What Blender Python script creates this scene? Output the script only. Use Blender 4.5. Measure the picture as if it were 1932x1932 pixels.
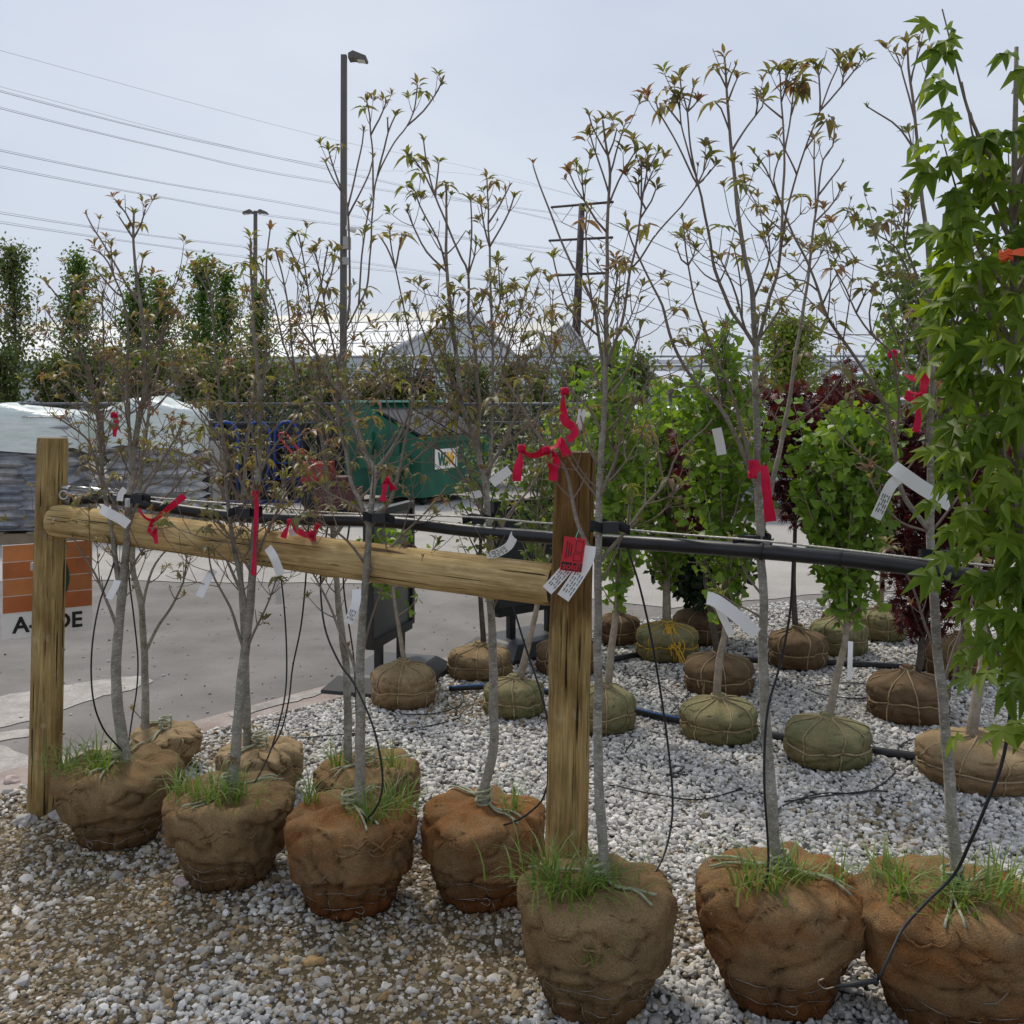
import bpy, bmesh, math, random
import numpy as np
from mathutils import Vector, Matrix, Euler, noise

for o in list(bpy.data.objects):
    bpy.data.objects.remove(o, do_unlink=True)
scene = bpy.context.scene
COL = scene.collection
RAD = math.radians

# ------------------------------------------------------------------ camera
F, CX, HY, H = 1932.0, 966.0, 755.0, 1.6      # focal length, centre column, eye-level row, eye height
cd = bpy.data.cameras.new('camera')
cam = bpy.data.objects.new('camera', cd)
COL.objects.link(cam)
cam.location = (0, 0, H)
cam.rotation_euler = (RAD(90), 0, 0)
cd.sensor_width = 36
cd.lens = 36
cd.shift_y = -(966 - HY) / 1932
cd.clip_start = 0.05
cd.clip_end = 2000
scene.camera = cam
scene.render.resolution_x = scene.render.resolution_y = 1024

# ------------------------------------------------------------------ sky and sun
SUN_EL, SUN_AZ = 52, -25           # degrees; azimuth measured from +Y towards +X
w = bpy.data.worlds.new('World')
scene.world = w
w.use_nodes = True
nt = w.node_tree
nt.nodes.clear()
sky = nt.nodes.new('ShaderNodeTexSky')
sky.sky_type = 'NISHITA'
sky.sun_disc = False
sky.sun_elevation = RAD(SUN_EL)
sky.sun_rotation = RAD(SUN_AZ)
sky.air_density = 1.0
sky.dust_density = 3.0
bg1 = nt.nodes.new('ShaderNodeBackground')
bg1.inputs['Strength'].default_value = 0.10
nt.links.new(sky.outputs[0], bg1.inputs['Color'])
tc = nt.nodes.new('ShaderNodeTexCoord')
mp = nt.nodes.new('ShaderNodeMapping')
mp.inputs['Scale'].default_value = (1.0, 1.0, 2.6)
nz = nt.nodes.new('ShaderNodeTexNoise')
nz.inputs['Scale'].default_value = 1.6
nz.inputs['Detail'].default_value = 5
nz.inputs['Roughness'].default_value = 0.5
nt.links.new(tc.outputs['Generated'], mp.inputs['Vector'])
nt.links.new(mp.outputs[0], nz.inputs['Vector'])
rp = nt.nodes.new('ShaderNodeValToRGB')
rp.color_ramp.elements[0].position = 0.35
rp.color_ramp.elements[0].color = (0.315, 0.358, 0.44, 1)
rp.color_ramp.elements[1].position = 0.68
rp.color_ramp.elements[1].color = (0.40, 0.435, 0.495, 1)
nt.links.new(nz.outputs['Fac'], rp.inputs[0])
bg2 = nt.nodes.new('ShaderNodeBackground')
bg2.inputs['Strength'].default_value = 1.0
nt.links.new(rp.outputs[0], bg2.inputs['Color'])
mx = nt.nodes.new('ShaderNodeMixShader')
mx.inputs[0].default_value = 0.90
nt.links.new(bg1.outputs[0], mx.inputs[1])
nt.links.new(bg2.outputs[0], mx.inputs[2])
wo = nt.nodes.new('ShaderNodeOutputWorld')
nt.links.new(mx.outputs[0], wo.inputs['Surface'])

sd = bpy.data.lights.new('sun', 'SUN')
sd.energy = 1.5
sd.angle = RAD(11)
sd.color = (1.0, 0.93, 0.82)
sun = bpy.data.objects.new('sun', sd)
COL.objects.link(sun)
_el, _az = RAD(SUN_EL), RAD(SUN_AZ)
sv = Vector((math.sin(_az) * math.cos(_el), math.cos(_az) * math.cos(_el), math.sin(_el)))
sun.rotation_euler = sv.to_track_quat('Z', 'Y').to_euler()
sun.location = sv * 30

scene.view_settings.view_transform = 'Standard'
scene.view_settings.look = 'None'
scene.view_settings.gamma = 1
scene.view_settings.use_curve_mapping = False
scene.view_settings.exposure = 0.70
scene.render.engine = 'CYCLES'

# ------------------------------------------------------------------ geometry helpers
def P(x, y, d):
    """point seen at photo position x, y standing d metres away"""
    return Vector(((x - CX) / F * d, d, H - (y - HY) / F * d))

def G(x, y, z=0.0):
    """point of the ground (height z) seen at photo position x, y"""
    return P(x, y, F * (H - z) / (y - HY))

ORG = {}
def origin(o):
    return ORG.get(o.name, Vector((0, 0, 0))) if o else Vector((0, 0, 0))

def catmull(pts, step):
    pts = [Vector(p) for p in pts]
    if len(pts) < 3:
        n = max(2, int((pts[1] - pts[0]).length / step))
        return [pts[0].lerp(pts[1], i / n) for i in range(n + 1)]
    e = [pts[0] * 2 - pts[1]] + pts + [pts[-1] * 2 - pts[-2]]
    out = [pts[0]]
    for i in range(1, len(e) - 2):
        a, b, c, d = e[i - 1:i + 3]
        n = max(1, int(round((c - b).length / step)))
        for k in range(1, n + 1):
            t = k / n
            out.append(0.5 * ((2 * b) + (c - a) * t + (2 * a - 5 * b + 4 * c - d) * t * t
                              + (3 * b - a - 3 * c + d) * t ** 3))
    return out

class MB:
    """collects geometry for one mesh object"""
    def __init__(s):
        s.v, s.f, s.m = [], [], []
    def tube(s, pts, r, n=6, cap=True, mi=0, flat=1.0):
        k = len(pts)
        if not hasattr(r, '__len__'):
            r = [r] * k
        base = len(s.v)
        t = (pts[1] - pts[0]).normalized()
        u = t.orthogonal().normalized()
        for i in range(k):
            if i == 0: tn = pts[1] - pts[0]
            elif i == k - 1: tn = pts[-1] - pts[-2]
            else: tn = pts[i + 1] - pts[i - 1]
            if tn.length < 1e-9: tn = t
            tn = tn.normalized()
            u = (u - tn * u.dot(tn))
            if u.length < 1e-6: u = tn.orthogonal()
            u.normalize()
            vv = tn.cross(u)
            for j in range(n):
                a = 2 * math.pi * j / n
                s.v.append(pts[i] + u * (math.cos(a) * r[i]) + vv * (math.sin(a) * r[i] * flat))
            t = tn
        for i in range(k - 1):
            for j in range(n):
                a = base + i * n + j
                b = base + i * n + (j + 1) % n
                s.f.append((a, b, b + n, a + n)); s.m.append(mi)
        if cap:
            s.f.append(tuple(base + j for j in reversed(range(n)))); s.m.append(mi)
            s.f.append(tuple(base + (k - 1) * n + j for j in range(n))); s.m.append(mi)
    def box(s, c, sz, M=None, mi=0):
        c = Vector(c); hx, hy, hz = sz[0] / 2, sz[1] / 2, sz[2] / 2
        b = len(s.v)
        for z in (-hz, hz):
            for x, y in ((-hx, -hy), (hx, -hy), (hx, hy), (-hx, hy)):
                q = Vector((x, y, z))
                if M is not None: q = M @ q
                s.v.append(c + q)
        for f in ((3, 2, 1, 0), (4, 5, 6, 7), (0, 1, 5, 4), (1, 2, 6, 5), (2, 3, 7, 6), (3, 0, 4, 7)):
            s.f.append(tuple(b + i for i in f)); s.m.append(mi)
    def poly(s, pts, mi=0):
        b = len(s.v)
        s.v.extend(Vector(p) for p in pts)
        s.f.append(tuple(range(b, b + len(pts)))); s.m.append(mi)
    def prism(s, pts, off, mi=0):
        off = Vector(off); n = len(pts); b = len(s.v)
        s.v.extend(Vector(p) for p in pts)
        s.v.extend(Vector(p) + off for p in pts)
        s.f.append(tuple(range(b, b + n))); s.m.append(mi)
        s.f.append(tuple(reversed(range(b + n, b + 2 * n)))); s.m.append(mi)
        for i in range(n):
            j = (i + 1) % n
            s.f.append((b + j, b + i, b + n + i, b + n + j)); s.m.append(mi)
    def grid(s, rows, closed=False, mi=0):
        """rows: list of equal-length point lists"""
        b = len(s.v); n = len(rows[0])
        for r in rows: s.v.extend(r)
        for i in range(len(rows) - 1):
            for j in range(n if closed else n - 1):
                a = b + i * n + j; c = b + i * n + (j + 1) % n
                s.f.append((a, c, c + n, a + n)); s.m.append(mi)
    def strip(s, pts, wv, th=0.0006, mi=0):
        """ribbon along pts; wv one width vector or a list"""
        k = len(pts)
        if isinstance(wv, Vector): wv = [wv] * k
        b = len(s.v)
        for i in range(k):
            tn = (pts[min(i + 1, k - 1)] - pts[max(i - 1, 0)])
            nn = tn.cross(wv[i])
            nn = nn.normalized() * (th / 2) if nn.length > 1e-9 else Vector((0, th / 2, 0))
            h = wv[i] * 0.5
            s.v.extend([pts[i] - h - nn, pts[i] + h - nn, pts[i] + h + nn, pts[i] - h + nn])
        for i in range(k - 1):
            for j in range(4):
                a = b + i * 4 + j; c = b + i * 4 + (j + 1) % 4
                s.f.append((a, c, c + 4, a + 4)); s.m.append(mi)
        s.f.append((b + 3, b + 2, b + 1, b)); s.m.append(mi)
        e = b + (k - 1) * 4
        s.f.append((e, e + 1, e + 2, e + 3)); s.m.append(mi)
    def mesh(s, name, mats, smooth=True, off=Vector((0, 0, 0))):
        me = bpy.data.meshes.new(name)
        me.from_pydata([tuple(Vector(v) - off) for v in s.v], [], s.f)
        if not isinstance(mats, (list, tuple)): mats = [mats]
        for m in mats: me.materials.append(m)
        if len(mats) > 1: me.polygons.foreach_set('material_index', s.m)
        me.polygons.foreach_set('use_smooth', [smooth] * len(s.f))
        me.update()
        return me
    def build(s, name, mats, parent=None, smooth=True, sharp=None, loc=None):
        o_ = origin(parent)
        at = Vector(loc) if loc is not None else (o_ if parent else Vector((0, 0, 0)))
        me = s.mesh(name, mats, smooth, at)
        o = bpy.data.objects.new(name, me)
        COL.objects.link(o)
        if parent:
            o.parent = parent
            o.location = at - o_
        else:
            o.location = at
        ORG[o.name] = at
        if sharp is not None:
            me.set_sharp_from_angle(angle=RAD(sharp))
        return o

def tag(o, label=None, cat=None, group=None, kind=None):
    if label: o['label'] = label
    if cat: o['category'] = cat
    if group: o['group'] = group
    if kind: o['kind'] = kind
    return o

def thing(name, label, cat, loc, group=None):
    o = bpy.data.objects.new(name, None)
    o.empty_display_size = 0.1
    COL.objects.link(o)
    o.location = loc
    ORG[o.name] = Vector(loc)
    return tag(o, label, cat, group)

def inst(name, me, parent, M):
    """an object sharing mesh data; M is its world matrix"""
    o = bpy.data.objects.new(name, me)
    COL.objects.link(o)
    o.parent = parent
    o.matrix_local = Matrix.Translation(-origin(parent)) @ M
    return o

def text_mesh(body, size, bold=0.0, extrude=0.0006):
    cu = bpy.data.curves.new('txt', 'FONT')
    cu.body = body; cu.size = size; cu.offset = bold; cu.extrude = extrude
    cu.align_x = 'CENTER'; cu.align_y = 'CENTER'
    cu.resolution_u = 3
    ob = bpy.data.objects.new('txt', cu)
    COL.objects.link(ob)
    dg = bpy.context.evaluated_depsgraph_get()
    me = bpy.data.meshes.new_from_object(ob.evaluated_get(dg))
    bpy.data.objects.remove(ob, do_unlink=True)
    bpy.data.curves.remove(cu)
    return me

# ------------------------------------------------------------------ materials
class N:
    def __init__(s, name):
        s.m = bpy.data.materials.new(name)
        s.m.use_nodes = True
        s.t = s.m.node_tree
        s.b = s.t.nodes['Principled BSDF']
        s.o = s.t.nodes['Material Output']
    def n(s, typ, **kw):
        nd = s.t.nodes.new(typ)
        for k, v in kw.items():
            if k in nd.inputs: nd.inputs[k].default_value = v
            else: setattr(nd, k, v)
        return nd
    def l(s, a, b): s.t.links.new(a, b)
    def coord(s, scale=(1, 1, 1), kind='Object'):
        t = s.n('ShaderNodeTexCoord'); m = s.n('ShaderNodeMapping')
        m.inputs['Scale'].default_value = scale
        s.l(t.outputs[kind], m.inputs['Vector'])
        return m.outputs[0]
    def noise(s, vec, scale, detail=4, rough=0.55):
        a = s.n('ShaderNodeTexNoise', Scale=scale, Detail=detail, Roughness=rough)
        if vec is not None: s.l(vec, a.inputs['Vector'])
        return a.outputs['Fac']
    def ramp(s, fac, stops):
        r = s.n('ShaderNodeValToRGB')
        e = r.color_ramp.elements
        while len(e) < len(stops): e.new(0.5)
        for q, (p, c) in zip(e, stops):
            q.position = p
            q.color = (*c, 1) if len(c) == 3 else c
        s.l(fac, r.inputs[0])
        return r.outputs[0]
    def mix(s, fac, a, b, mode='MIX'):
        m = s.n('ShaderNodeMix', data_type='RGBA', blend_type=mode)
        for i, v in ((0, fac), (6, a), (7, b)):
            if isinstance(v, (int, float)): m.inputs[i].default_value = v
            elif isinstance(v, tuple): m.inputs[i].default_value = (*v, 1)
            else: s.l(v, m.inputs[i])
        return m.outputs[2]
    def math(s, op, a, b=None):
        m = s.n('ShaderNodeMath', operation=op)
        for i, v in ((0, a), (1, b)):
            if v is None: continue
            if isinstance(v, (int, float)): m.inputs[i].default_value = v
            else: s.l(v, m.inputs[i])
        return m.outputs[0]
    def bump(s, h, strength=0.5, dist=0.01):
        b = s.n('ShaderNodeBump')
        b.inputs['Strength'].default_value = strength
        b.inputs['Distance'].default_value = dist
        s.l(h, b.inputs['Height'])
        s.l(b.outputs[0], s.b.inputs['Normal'])
    def col(s, c):
        if isinstance(c, tuple): s.b.inputs['Base Color'].default_value = (*c, 1)
        else: s.l(c, s.b.inputs['Base Color'])
    def rough(s, r, spec=None):
        if isinstance(r, (int, float)): s.b.inputs['Roughness'].default_value = r
        else: s.l(r, s.b.inputs['Roughness'])
        if spec is not None: s.b.inputs['Specular IOR Level'].default_value = spec
    def translucent(s, c, fac):
        tr = s.n('ShaderNodeBsdfTranslucent'); mx = s.n('ShaderNodeMixShader')
        mx.inputs[0].default_value = fac
        if isinstance(c, tuple): tr.inputs[0].default_value = (*c, 1)
        else: s.l(c, tr.inputs[0])
        s.l(s.b.outputs[0], mx.inputs[1]); s.l(tr.outputs[0], mx.inputs[2])
        s.l(mx.outputs[0], s.o.inputs['Surface'])

MT = {}
def plain(name, c, rough=0.6, metal=0.0, var=0.12, scale=9.0, bump=0.0, spec=None):
    k = N(name)
    v = k.coord()
    f = k.noise(v, scale, 5)
    lo = tuple(x * (1 - var) for x in c); hi = tuple(min(1, x * (1 + var)) for x in c)
    k.col(k.ramp(f, [(0.3, lo), (0.7, hi)]))
    k.rough(rough, spec)
    k.b.inputs['Metallic'].default_value = metal
    if bump: k.bump(k.noise(v, scale * 6, 6), bump, 0.004)
    MT[name] = k.m
    return k.m

def leafmat(name, cols, trans=0.35, rough=0.45, spec=0.35, inst_rand=True, pos_scale=3.0):
    """leaf colours vary leaf by leaf (mesh islands) and from plant to plant"""
    k = N(name)
    g = k.n('ShaderNodeNewGeometry')
    oi = k.n('ShaderNodeObjectInfo')
    f = k.math('FRACT', k.math('ADD', g.outputs['Random Per Island'], oi.outputs['Random']))
    st = [(i / (len(cols) - 1), c) for i, c in enumerate(cols)]
    c = k.ramp(f, st)
    k.col(c)
    k.rough(rough, spec)
    bright = k.mix(1.0, c, (1.6, 1.55, 0.8), 'MULTIPLY')
    k.translucent(bright, trans)
    MT[name] = k.m
    return k.m

# bark of the young dogwoods: grey with pale lenticels, purple-brown towards thin shoots
def bark(name, lo, hi, spots, shoot=None):
    k = N(name)
    v = k.coord((1, 1, 1.3)); v2 = k.coord((1, 1, 2.6))
    f = k.noise(v, 30, 6, 0.65)
    c = k.ramp(f, [(0.3, lo), (0.62, hi)])
    s = k.ramp(k.noise(v2, 75, 3, 0.6), [(0.54, (0, 0, 0)), (0.66, (1, 1, 1))])
    c = k.mix(k.math('MULTIPLY', s, 0.7), c, spots)
    big = k.ramp(k.noise(v, 5, 3), [(0.4, (0.72, 0.72, 0.68)), (0.62, (1.08, 1.08, 1.06))])
    c = k.mix(1.0, c, big, 'MULTIPLY')
    if shoot:
        at = k.n('ShaderNodeAttribute', attribute_name='thin')
        c = k.mix(at.outputs['Fac'], c, k.mix(f, tuple(x * .75 for x in shoot), shoot))
    k.col(c)
    k.rough(0.85, 0.2)
    k.bump(k.noise(k.coord((1, 1, 1.5)), 90, 6, 0.7), 0.5, 0.003)
    MT[name] = k.m
bark('dogwood_bark', (0.19, 0.17, 0.14), (0.37, 0.34, 0.29), (0.58, 0.55, 0.48), (0.25, 0.19, 0.15))
bark('ginkgo_bark', (0.25, 0.20, 0.15), (0.40, 0.33, 0.26), (0.46, 0.40, 0.33), (0.16, 0.12, 0.08))
bark('dark_bark', (0.07, 0.055, 0.045), (0.14, 0.11, 0.09), (0.2, 0.17, 0.14), (0.07, 0.05, 0.045))

leafmat('dogwood_leaf', [(0.20, 0.145, 0.085), (0.17, 0.15, 0.06), (0.21, 0.19, 0.075), (0.21, 0.125, 0.085), (0.15, 0.15, 0.06), (0.19, 0.175, 0.08)], 0.4)
leafmat('dogwood_leaf_green', [(0.17, 0.185, 0.045), (0.14, 0.155, 0.05), (0.185, 0.165, 0.055)], 0.42)
leafmat('dogwood_leaf_red', [(0.22, 0.10, 0.065), (0.20, 0.13, 0.08), (0.24, 0.135, 0.09)], 0.38)
leafmat('sweetgum_leaf', [(0.085, 0.15, 0.012), (0.135, 0.21, 0.016), (0.19, 0.26, 0.024), (0.10, 0.175, 0.014)], 0.45, 0.5, 0.25)
leafmat('ginkgo_leaf', [(0.105, 0.19, 0.022), (0.16, 0.265, 0.032), (0.215, 0.32, 0.045), (0.125, 0.22, 0.026)], 0.42)
leafmat('serviceberry_leaf', [(0.085, 0.14, 0.03), (0.11, 0.16, 0.04), (0.14, 0.17, 0.05)], 0.35)
leafmat('maple_leaf', [(0.075, 0.010, 0.014), (0.11, 0.014, 0.018), (0.05, 0.009, 0.014), (0.15, 0.02, 0.024)], 0.25)
leafmat('pear_leaf', [(0.065, 0.125, 0.025), (0.10, 0.18, 0.035), (0.15, 0.225, 0.05), (0.08, 0.15, 0.03)], 0.38)
leafmat('pale_tree_leaf', [(0.08, 0.12, 0.03), (0.11, 0.15, 0.035), (0.14, 0.17, 0.05)], 0.3)
leafmat('hedge_leaf', [(0.06, 0.10, 0.025), (0.10, 0.15, 0.035), (0.14, 0.16, 0.04), (0.075, 0.125, 0.03)], 0.3)
leafmat('orange_shrub_leaf', [(0.18, 0.13, 0.045), (0.14, 0.14, 0.04), (0.10, 0.13, 0.04)], 0.25)
leafmat('conifer_leaf', [(0.018, 0.04, 0.018), (0.03, 0.06, 0.022), (0.025, 0.05, 0.02)], 0.1)
leafmat('lime_tree_leaf', [(0.14, 0.20, 0.02), (0.19, 0.24, 0.03), (0.11, 0.17, 0.02)], 0.35)
leafmat('grass_blade', [(0.10, 0.18, 0.025), (0.15, 0.25, 0.04), (0.19, 0.27, 0.06), (0.24, 0.24, 0.10)], 0.3, 0.5)
leafmat('flower_yellow', [(0.75, 0.38, 0.01), (0.8, 0.5, 0.02), (0.7, 0.25, 0.01)], 0.2)

# burlap: weave, clay stains, green algae
def burlap(name, lo, hi, stain, stain_amt, dark):
    k = N(name)
    v = k.coord()
    f = k.noise(v, 7, 6, 0.6)
    c = k.ramp(f, [(0.28, lo), (0.72, hi)])
    st = k.ramp(k.noise(k.coord((1, 1, 1.8)), 4.3, 5, 0.6), [(0.5 - stain_amt * .2, (0, 0, 0)), (0.60, (1, 1, 1))])
    c = k.mix(k.math('MULTIPLY', st, min(1.0, .35 + stain_amt)), c, stain)
    fine = k.noise(v, 230, 3, 0.7)
    c = k.mix(1.0, c, k.ramp(fine, [(0.3, (0.62, 0.6, 0.58)), (0.7, (1.25, 1.25, 1.25))]), 'MULTIPLY')
    # darker and browner towards the bottom, with a wavy edge
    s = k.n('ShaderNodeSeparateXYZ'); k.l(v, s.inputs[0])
    wavy_z = k.math('ADD', s.outputs['Z'], k.math('MULTIPLY', k.math('SUBTRACT', k.noise(v, 5, 4), 0.5), 0.16))
    dr = k.ramp(k.math('MULTIPLY', wavy_z, 3.2), [(0.05, dark), (0.62, (1, 1, 1))])
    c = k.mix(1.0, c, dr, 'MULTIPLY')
    k.col(c)
    k.rough(0.95, 0.08)
    wv = k.n('ShaderNodeTexVoronoi', Scale=210)
    k.l(v, wv.inputs['Vector'])
    h = k.math('ADD', k.math('MULTIPLY', wv.outputs['Distance'], 0.6), k.noise(v, 120, 4, 0.7))
    k.bump(h, 0.8, 0.004)
    MT[name] = k.m
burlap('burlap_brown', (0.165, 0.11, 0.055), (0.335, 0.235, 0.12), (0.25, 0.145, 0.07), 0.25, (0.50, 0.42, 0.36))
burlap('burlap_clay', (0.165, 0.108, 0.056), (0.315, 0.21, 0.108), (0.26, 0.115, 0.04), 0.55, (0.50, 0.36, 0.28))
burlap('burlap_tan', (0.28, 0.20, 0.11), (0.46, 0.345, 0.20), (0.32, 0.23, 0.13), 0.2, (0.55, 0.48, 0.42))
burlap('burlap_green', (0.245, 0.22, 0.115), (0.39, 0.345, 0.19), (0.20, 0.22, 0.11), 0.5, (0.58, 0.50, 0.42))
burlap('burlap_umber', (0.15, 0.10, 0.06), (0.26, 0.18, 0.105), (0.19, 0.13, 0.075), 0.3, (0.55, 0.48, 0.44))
plain('jute_rope', (0.36, 0.27, 0.15), 0.9, var=0.25, scale=60, bump=0.5)
plain('green_rope', (0.36, 0.37, 0.25), 0.9, var=0.3, scale=50, bump=0.6)
plain('yellow_rope', (0.65, 0.38, 0.03), 0.6, var=0.15, scale=30)
plain('basket_wire', (0.32, 0.27, 0.23), 0.45, metal=0.8, var=0.3, scale=20)

# round timber, grain along the local z axis
def timber(name, lo, hi, top_dark=False, pale=(0.66, 0.56, 0.38)):
    k = N(name)
    f = k.noise(k.coord((16, 16, 0.9)), 4, 8, 0.68)
    fine = k.noise(k.coord((70, 70, 2.2)), 3, 5, 0.6)
    mid = tuple((a + b) / 2 for a, b in zip(lo, hi))
    c = k.ramp(f, [(0.30, lo), (0.48, mid), (0.66, hi)])
    c = k.mix(1.0, c, k.ramp(fine, [(0.30, (0.80, 0.77, 0.72)), (0.62, (1.08, 1.07, 1.05))]), 'MULTIPLY')
    big = k.ramp(k.noise(k.coord((2.5, 2.5, 1.1)), 3.2, 5, 0.6), [(0.33, (0.60, 0.53, 0.42)), (0.52, (0.98, 0.96, 0.9)), (0.68, (1.18, 1.16, 1.1))])
    c = k.mix(1.0, c, big, 'MULTIPLY')
    # peeled scars: paler short strokes across the grain
    sc_ = k.ramp(k.noise(k.coord((7, 7, 5)), 3.3, 4, 0.6), [(0.60, (0, 0, 0)), (0.72, (1, 1, 1))])
    c = k.mix(k.math('MULTIPLY', sc_, 0.3), c, pale)
    # drying cracks
    cr = k.ramp(k.noise(k.coord((30, 30, 0.75)), 3.1, 3, 0.5), [(0.335, (0.14, 0.12, 0.10)), (0.375, (1, 1, 1))])
    c = k.mix(1.0, c, cr, 'MULTIPLY')
    vo = k.n('ShaderNodeTexVoronoi', Scale=1.7)
    k.l(k.coord((3.0, 3.0, 1.9)), vo.inputs['Vector'])
    kn = k.ramp(vo.outputs['Distance'], [(0.04, (0.34, 0.26, 0.18)), (0.075, (0.62, 0.52, 0.4)), (0.12, (1, 1, 1))])
    c = k.mix(1.0, c, kn, 'MULTIPLY')
    if top_dark:
        s = k.n('ShaderNodeSeparateXYZ'); k.l(k.coord(), s.inputs[0])
        t = k.math('ADD', s.outputs['Z'], k.math('MULTIPLY', k.math('SUBTRACT', k.noise(k.coord((6, 6, 1.2)), 4, 4), .5), 0.30))
        d = k.ramp(t, [(0.92, (1, 1, 1)), (1.0, (0.46, 0.37, 0.30))])
        c = k.mix(1.0, c, d, 'MULTIPLY')
    k.col(c)
    k.rough(0.82, 0.2)
    h = k.math('ADD', k.math('ADD', k.math('MULTIPLY', f, 0.6), k.math('MULTIPLY', fine, 0.35)), k.math('MULTIPLY', cr, 0.7))
    k.bump(h, 0.8, 0.007)
    MT[name] = k.m
timber('post_wood', (0.20, 0.135, 0.055), (0.52, 0.385, 0.175))
timber('post_wood_stained', (0.20, 0.135, 0.055), (0.54, 0.385, 0.165), True)
timber('rail_wood', (0.34, 0.235, 0.10), (0.70, 0.53, 0.27), pale=(0.80, 0.68, 0.45))
plain('end_grain', (0.20, 0.13, 0.07), 0.9, var=0.3, scale=40, bump=0.4)

plain('black_pipe', (0.014, 0.014, 0.016), 0.38, var=0.4, scale=14)
plain('black_tube', (0.010, 0.010, 0.011), 0.5, var=0.2)
plain('black_strap', (0.012, 0.012, 0.014), 0.85, var=0.3, scale=80, bump=0.5)
plain('black_plastic', (0.016, 0.017, 0.018), 0.5, var=0.3)
plain('blue_stripe', (0.02, 0.13, 0.42), 0.5)
plain('steel', (0.56, 0.56, 0.55), 0.35, metal=0.9, var=0.15, scale=40)
plain('cable', (0.50, 0.48, 0.44), 0.45, metal=0.6, var=0.3, scale=120, bump=0.6)
plain('tag_white', (0.84, 0.82, 0.78), 0.5, var=0.03)
plain('tag_ink', (0.12, 0.12, 0.12), 0.7)
plain('tag_red', (0.60, 0.015, 0.03), 0.5, var=0.06)
plain('ink_black', (0.012, 0.012, 0.012), 0.6)
k = N('red_ribbon')
k.col(k.ramp(k.noise(k.coord(), 25, 3), [(0.3, (0.62, 0.004, 0.05)), (0.7, (0.80, 0.012, 0.085))]))
k.rough(0.5, 0.3)
k.translucent((0.9, 0.02, 0.1), 0.25)
MT['red_ribbon'] = k.m
k = N('orange_ribbon'); k.col((0.85, 0.13, 0.03)); k.rough(.5); k.translucent((.9, .2, .05), .25); MT['orange_ribbon'] = k.m
# ================================================================== THE SETTING
def ground_mat(name, lo, hi, sc, fine, bumpd=0.004, speck=None, rough=0.92):
    k = N(name)
    v = k.coord()
    a = k.noise(v, sc, 6, 0.6)
    c = k.ramp(a, [(0.3, lo), (0.7, hi)])
    b = k.noise(v, fine, 4, 0.7)
    c = k.mix(1.0, c, k.ramp(b, [(0.25, (0.72, 0.72, 0.72)), (0.75, (1.22, 1.22, 1.22))]), 'MULTIPLY')
    big = k.ramp(k.noise(v, 0.22, 4), [(0.35, (0.86, 0.86, 0.87)), (0.65, (1.1, 1.09, 1.07))])
    c = k.mix(1.0, c, big, 'MULTIPLY')
    if speck:
        s = k.ramp(k.noise(v, 14, 2, 0.4), [(0.68, (0, 0, 0)), (0.74, (1, 1, 1))])
        c = k.mix(k.math('MULTIPLY', s, 0.6), c, speck)
    k.col(c); k.rough(rough, 0.15)
    k.bump(k.math('ADD', b, a), 0.6, bumpd)
    MT[name] = k.m
ground_mat('packed_ground', (0.17, 0.15, 0.135), (0.27, 0.245, 0.225), 3.0, 70)
ground_mat('asphalt', (0.18, 0.166, 0.153), (0.265, 0.245, 0.227), 2.2, 120, 0.004, (0.11, 0.10, 0.095))
ground_mat('pale_concrete', (0.36, 0.335, 0.305), (0.46, 0.435, 0.40), 1.3, 60)
ground_mat('worn_paint', (0.30, 0.275, 0.25), (0.50, 0.465, 0.43), 9, 90)
ground_mat('kerb_concrete', (0.30, 0.235, 0.20), (0.46, 0.40, 0.365), 5, 90)
plain('tar', (0.03, 0.03, 0.03), 0.8)

mb = MB(); mb.poly([(-900, -60, -0.02), (900, -60, -0.02), (900, 1500, -0.02), (-900, 1500, -0.02)])
tag(mb.build('ground', MT['packed_ground']), kind='structure')

def sheet(name, pts, z, mat, th=0.0):
    mb = MB()
    p = [Vector((a[0], a[1], z)) for a in pts]
    if th: mb.prism(p[::-1], (0, 0, -th))
    else: mb.poly(p)
    return tag(mb.build(name, mat, smooth=False), kind='structure')

def jag(pts, step, amp, seed):
    r = random.Random(seed); out = []
    n = len(pts)
    for i in range(n):
        a = Vector(pts[i]).to_2d(); b = Vector(pts[(i + 1) % n]).to_2d()
        m = max(1, int((b - a).length / step))
        for j in range(m):
            q = a.lerp(b, j / m)
            out.append((q.x + r.uniform(-amp, amp), q.y + r.uniform(-amp, amp)))
    return out

# edge between the asphalt lane and the gravel yard
EDGE = [G(0, 1503), G(200, 1436), G(370, 1388), G(600, 1328), G(700, 1300), G(830, 1262), G(1000, 1222)]
KERB = [G(0, 1464), G(282, 1388), G(513, 1324), G(640, 1290), G(830, 1246), G(1000, 1208)]
far_edge = [Vector((1.0, 7.5, 0)), Vector((2.2, 8.1, 0)), Vector((6, 9.2, 0)), Vector((9, 9.2, 0))]
e0 = EDGE[0] + (EDGE[0] - EDGE[1]) * 4
k0 = KERB[0] + (KERB[0] - KERB[1]) * 3
sheet('asphalt_road', [(-40, -3), (k0.x, -3), (k0.x, k0.y)] + [(p.x, p.y) for p in KERB] + [(p.x, p.y) for p in far_edge] + [(40, 9.2), (40, 24), (-40, 24)], -0.008, MT['asphalt'])
sheet('concrete_apron', jag([(-38, 8.95), (-3.6, 9.1), (-0.5, 8.9), (0.6, 8.3), (1.2, 7.9), (2.4, 8.4), (6, 9.5), (38, 9.6), (38, 23.5), (-38, 23.5)], 0.22, 0.05, 3), -0.003, MT['pale_concrete'])
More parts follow.
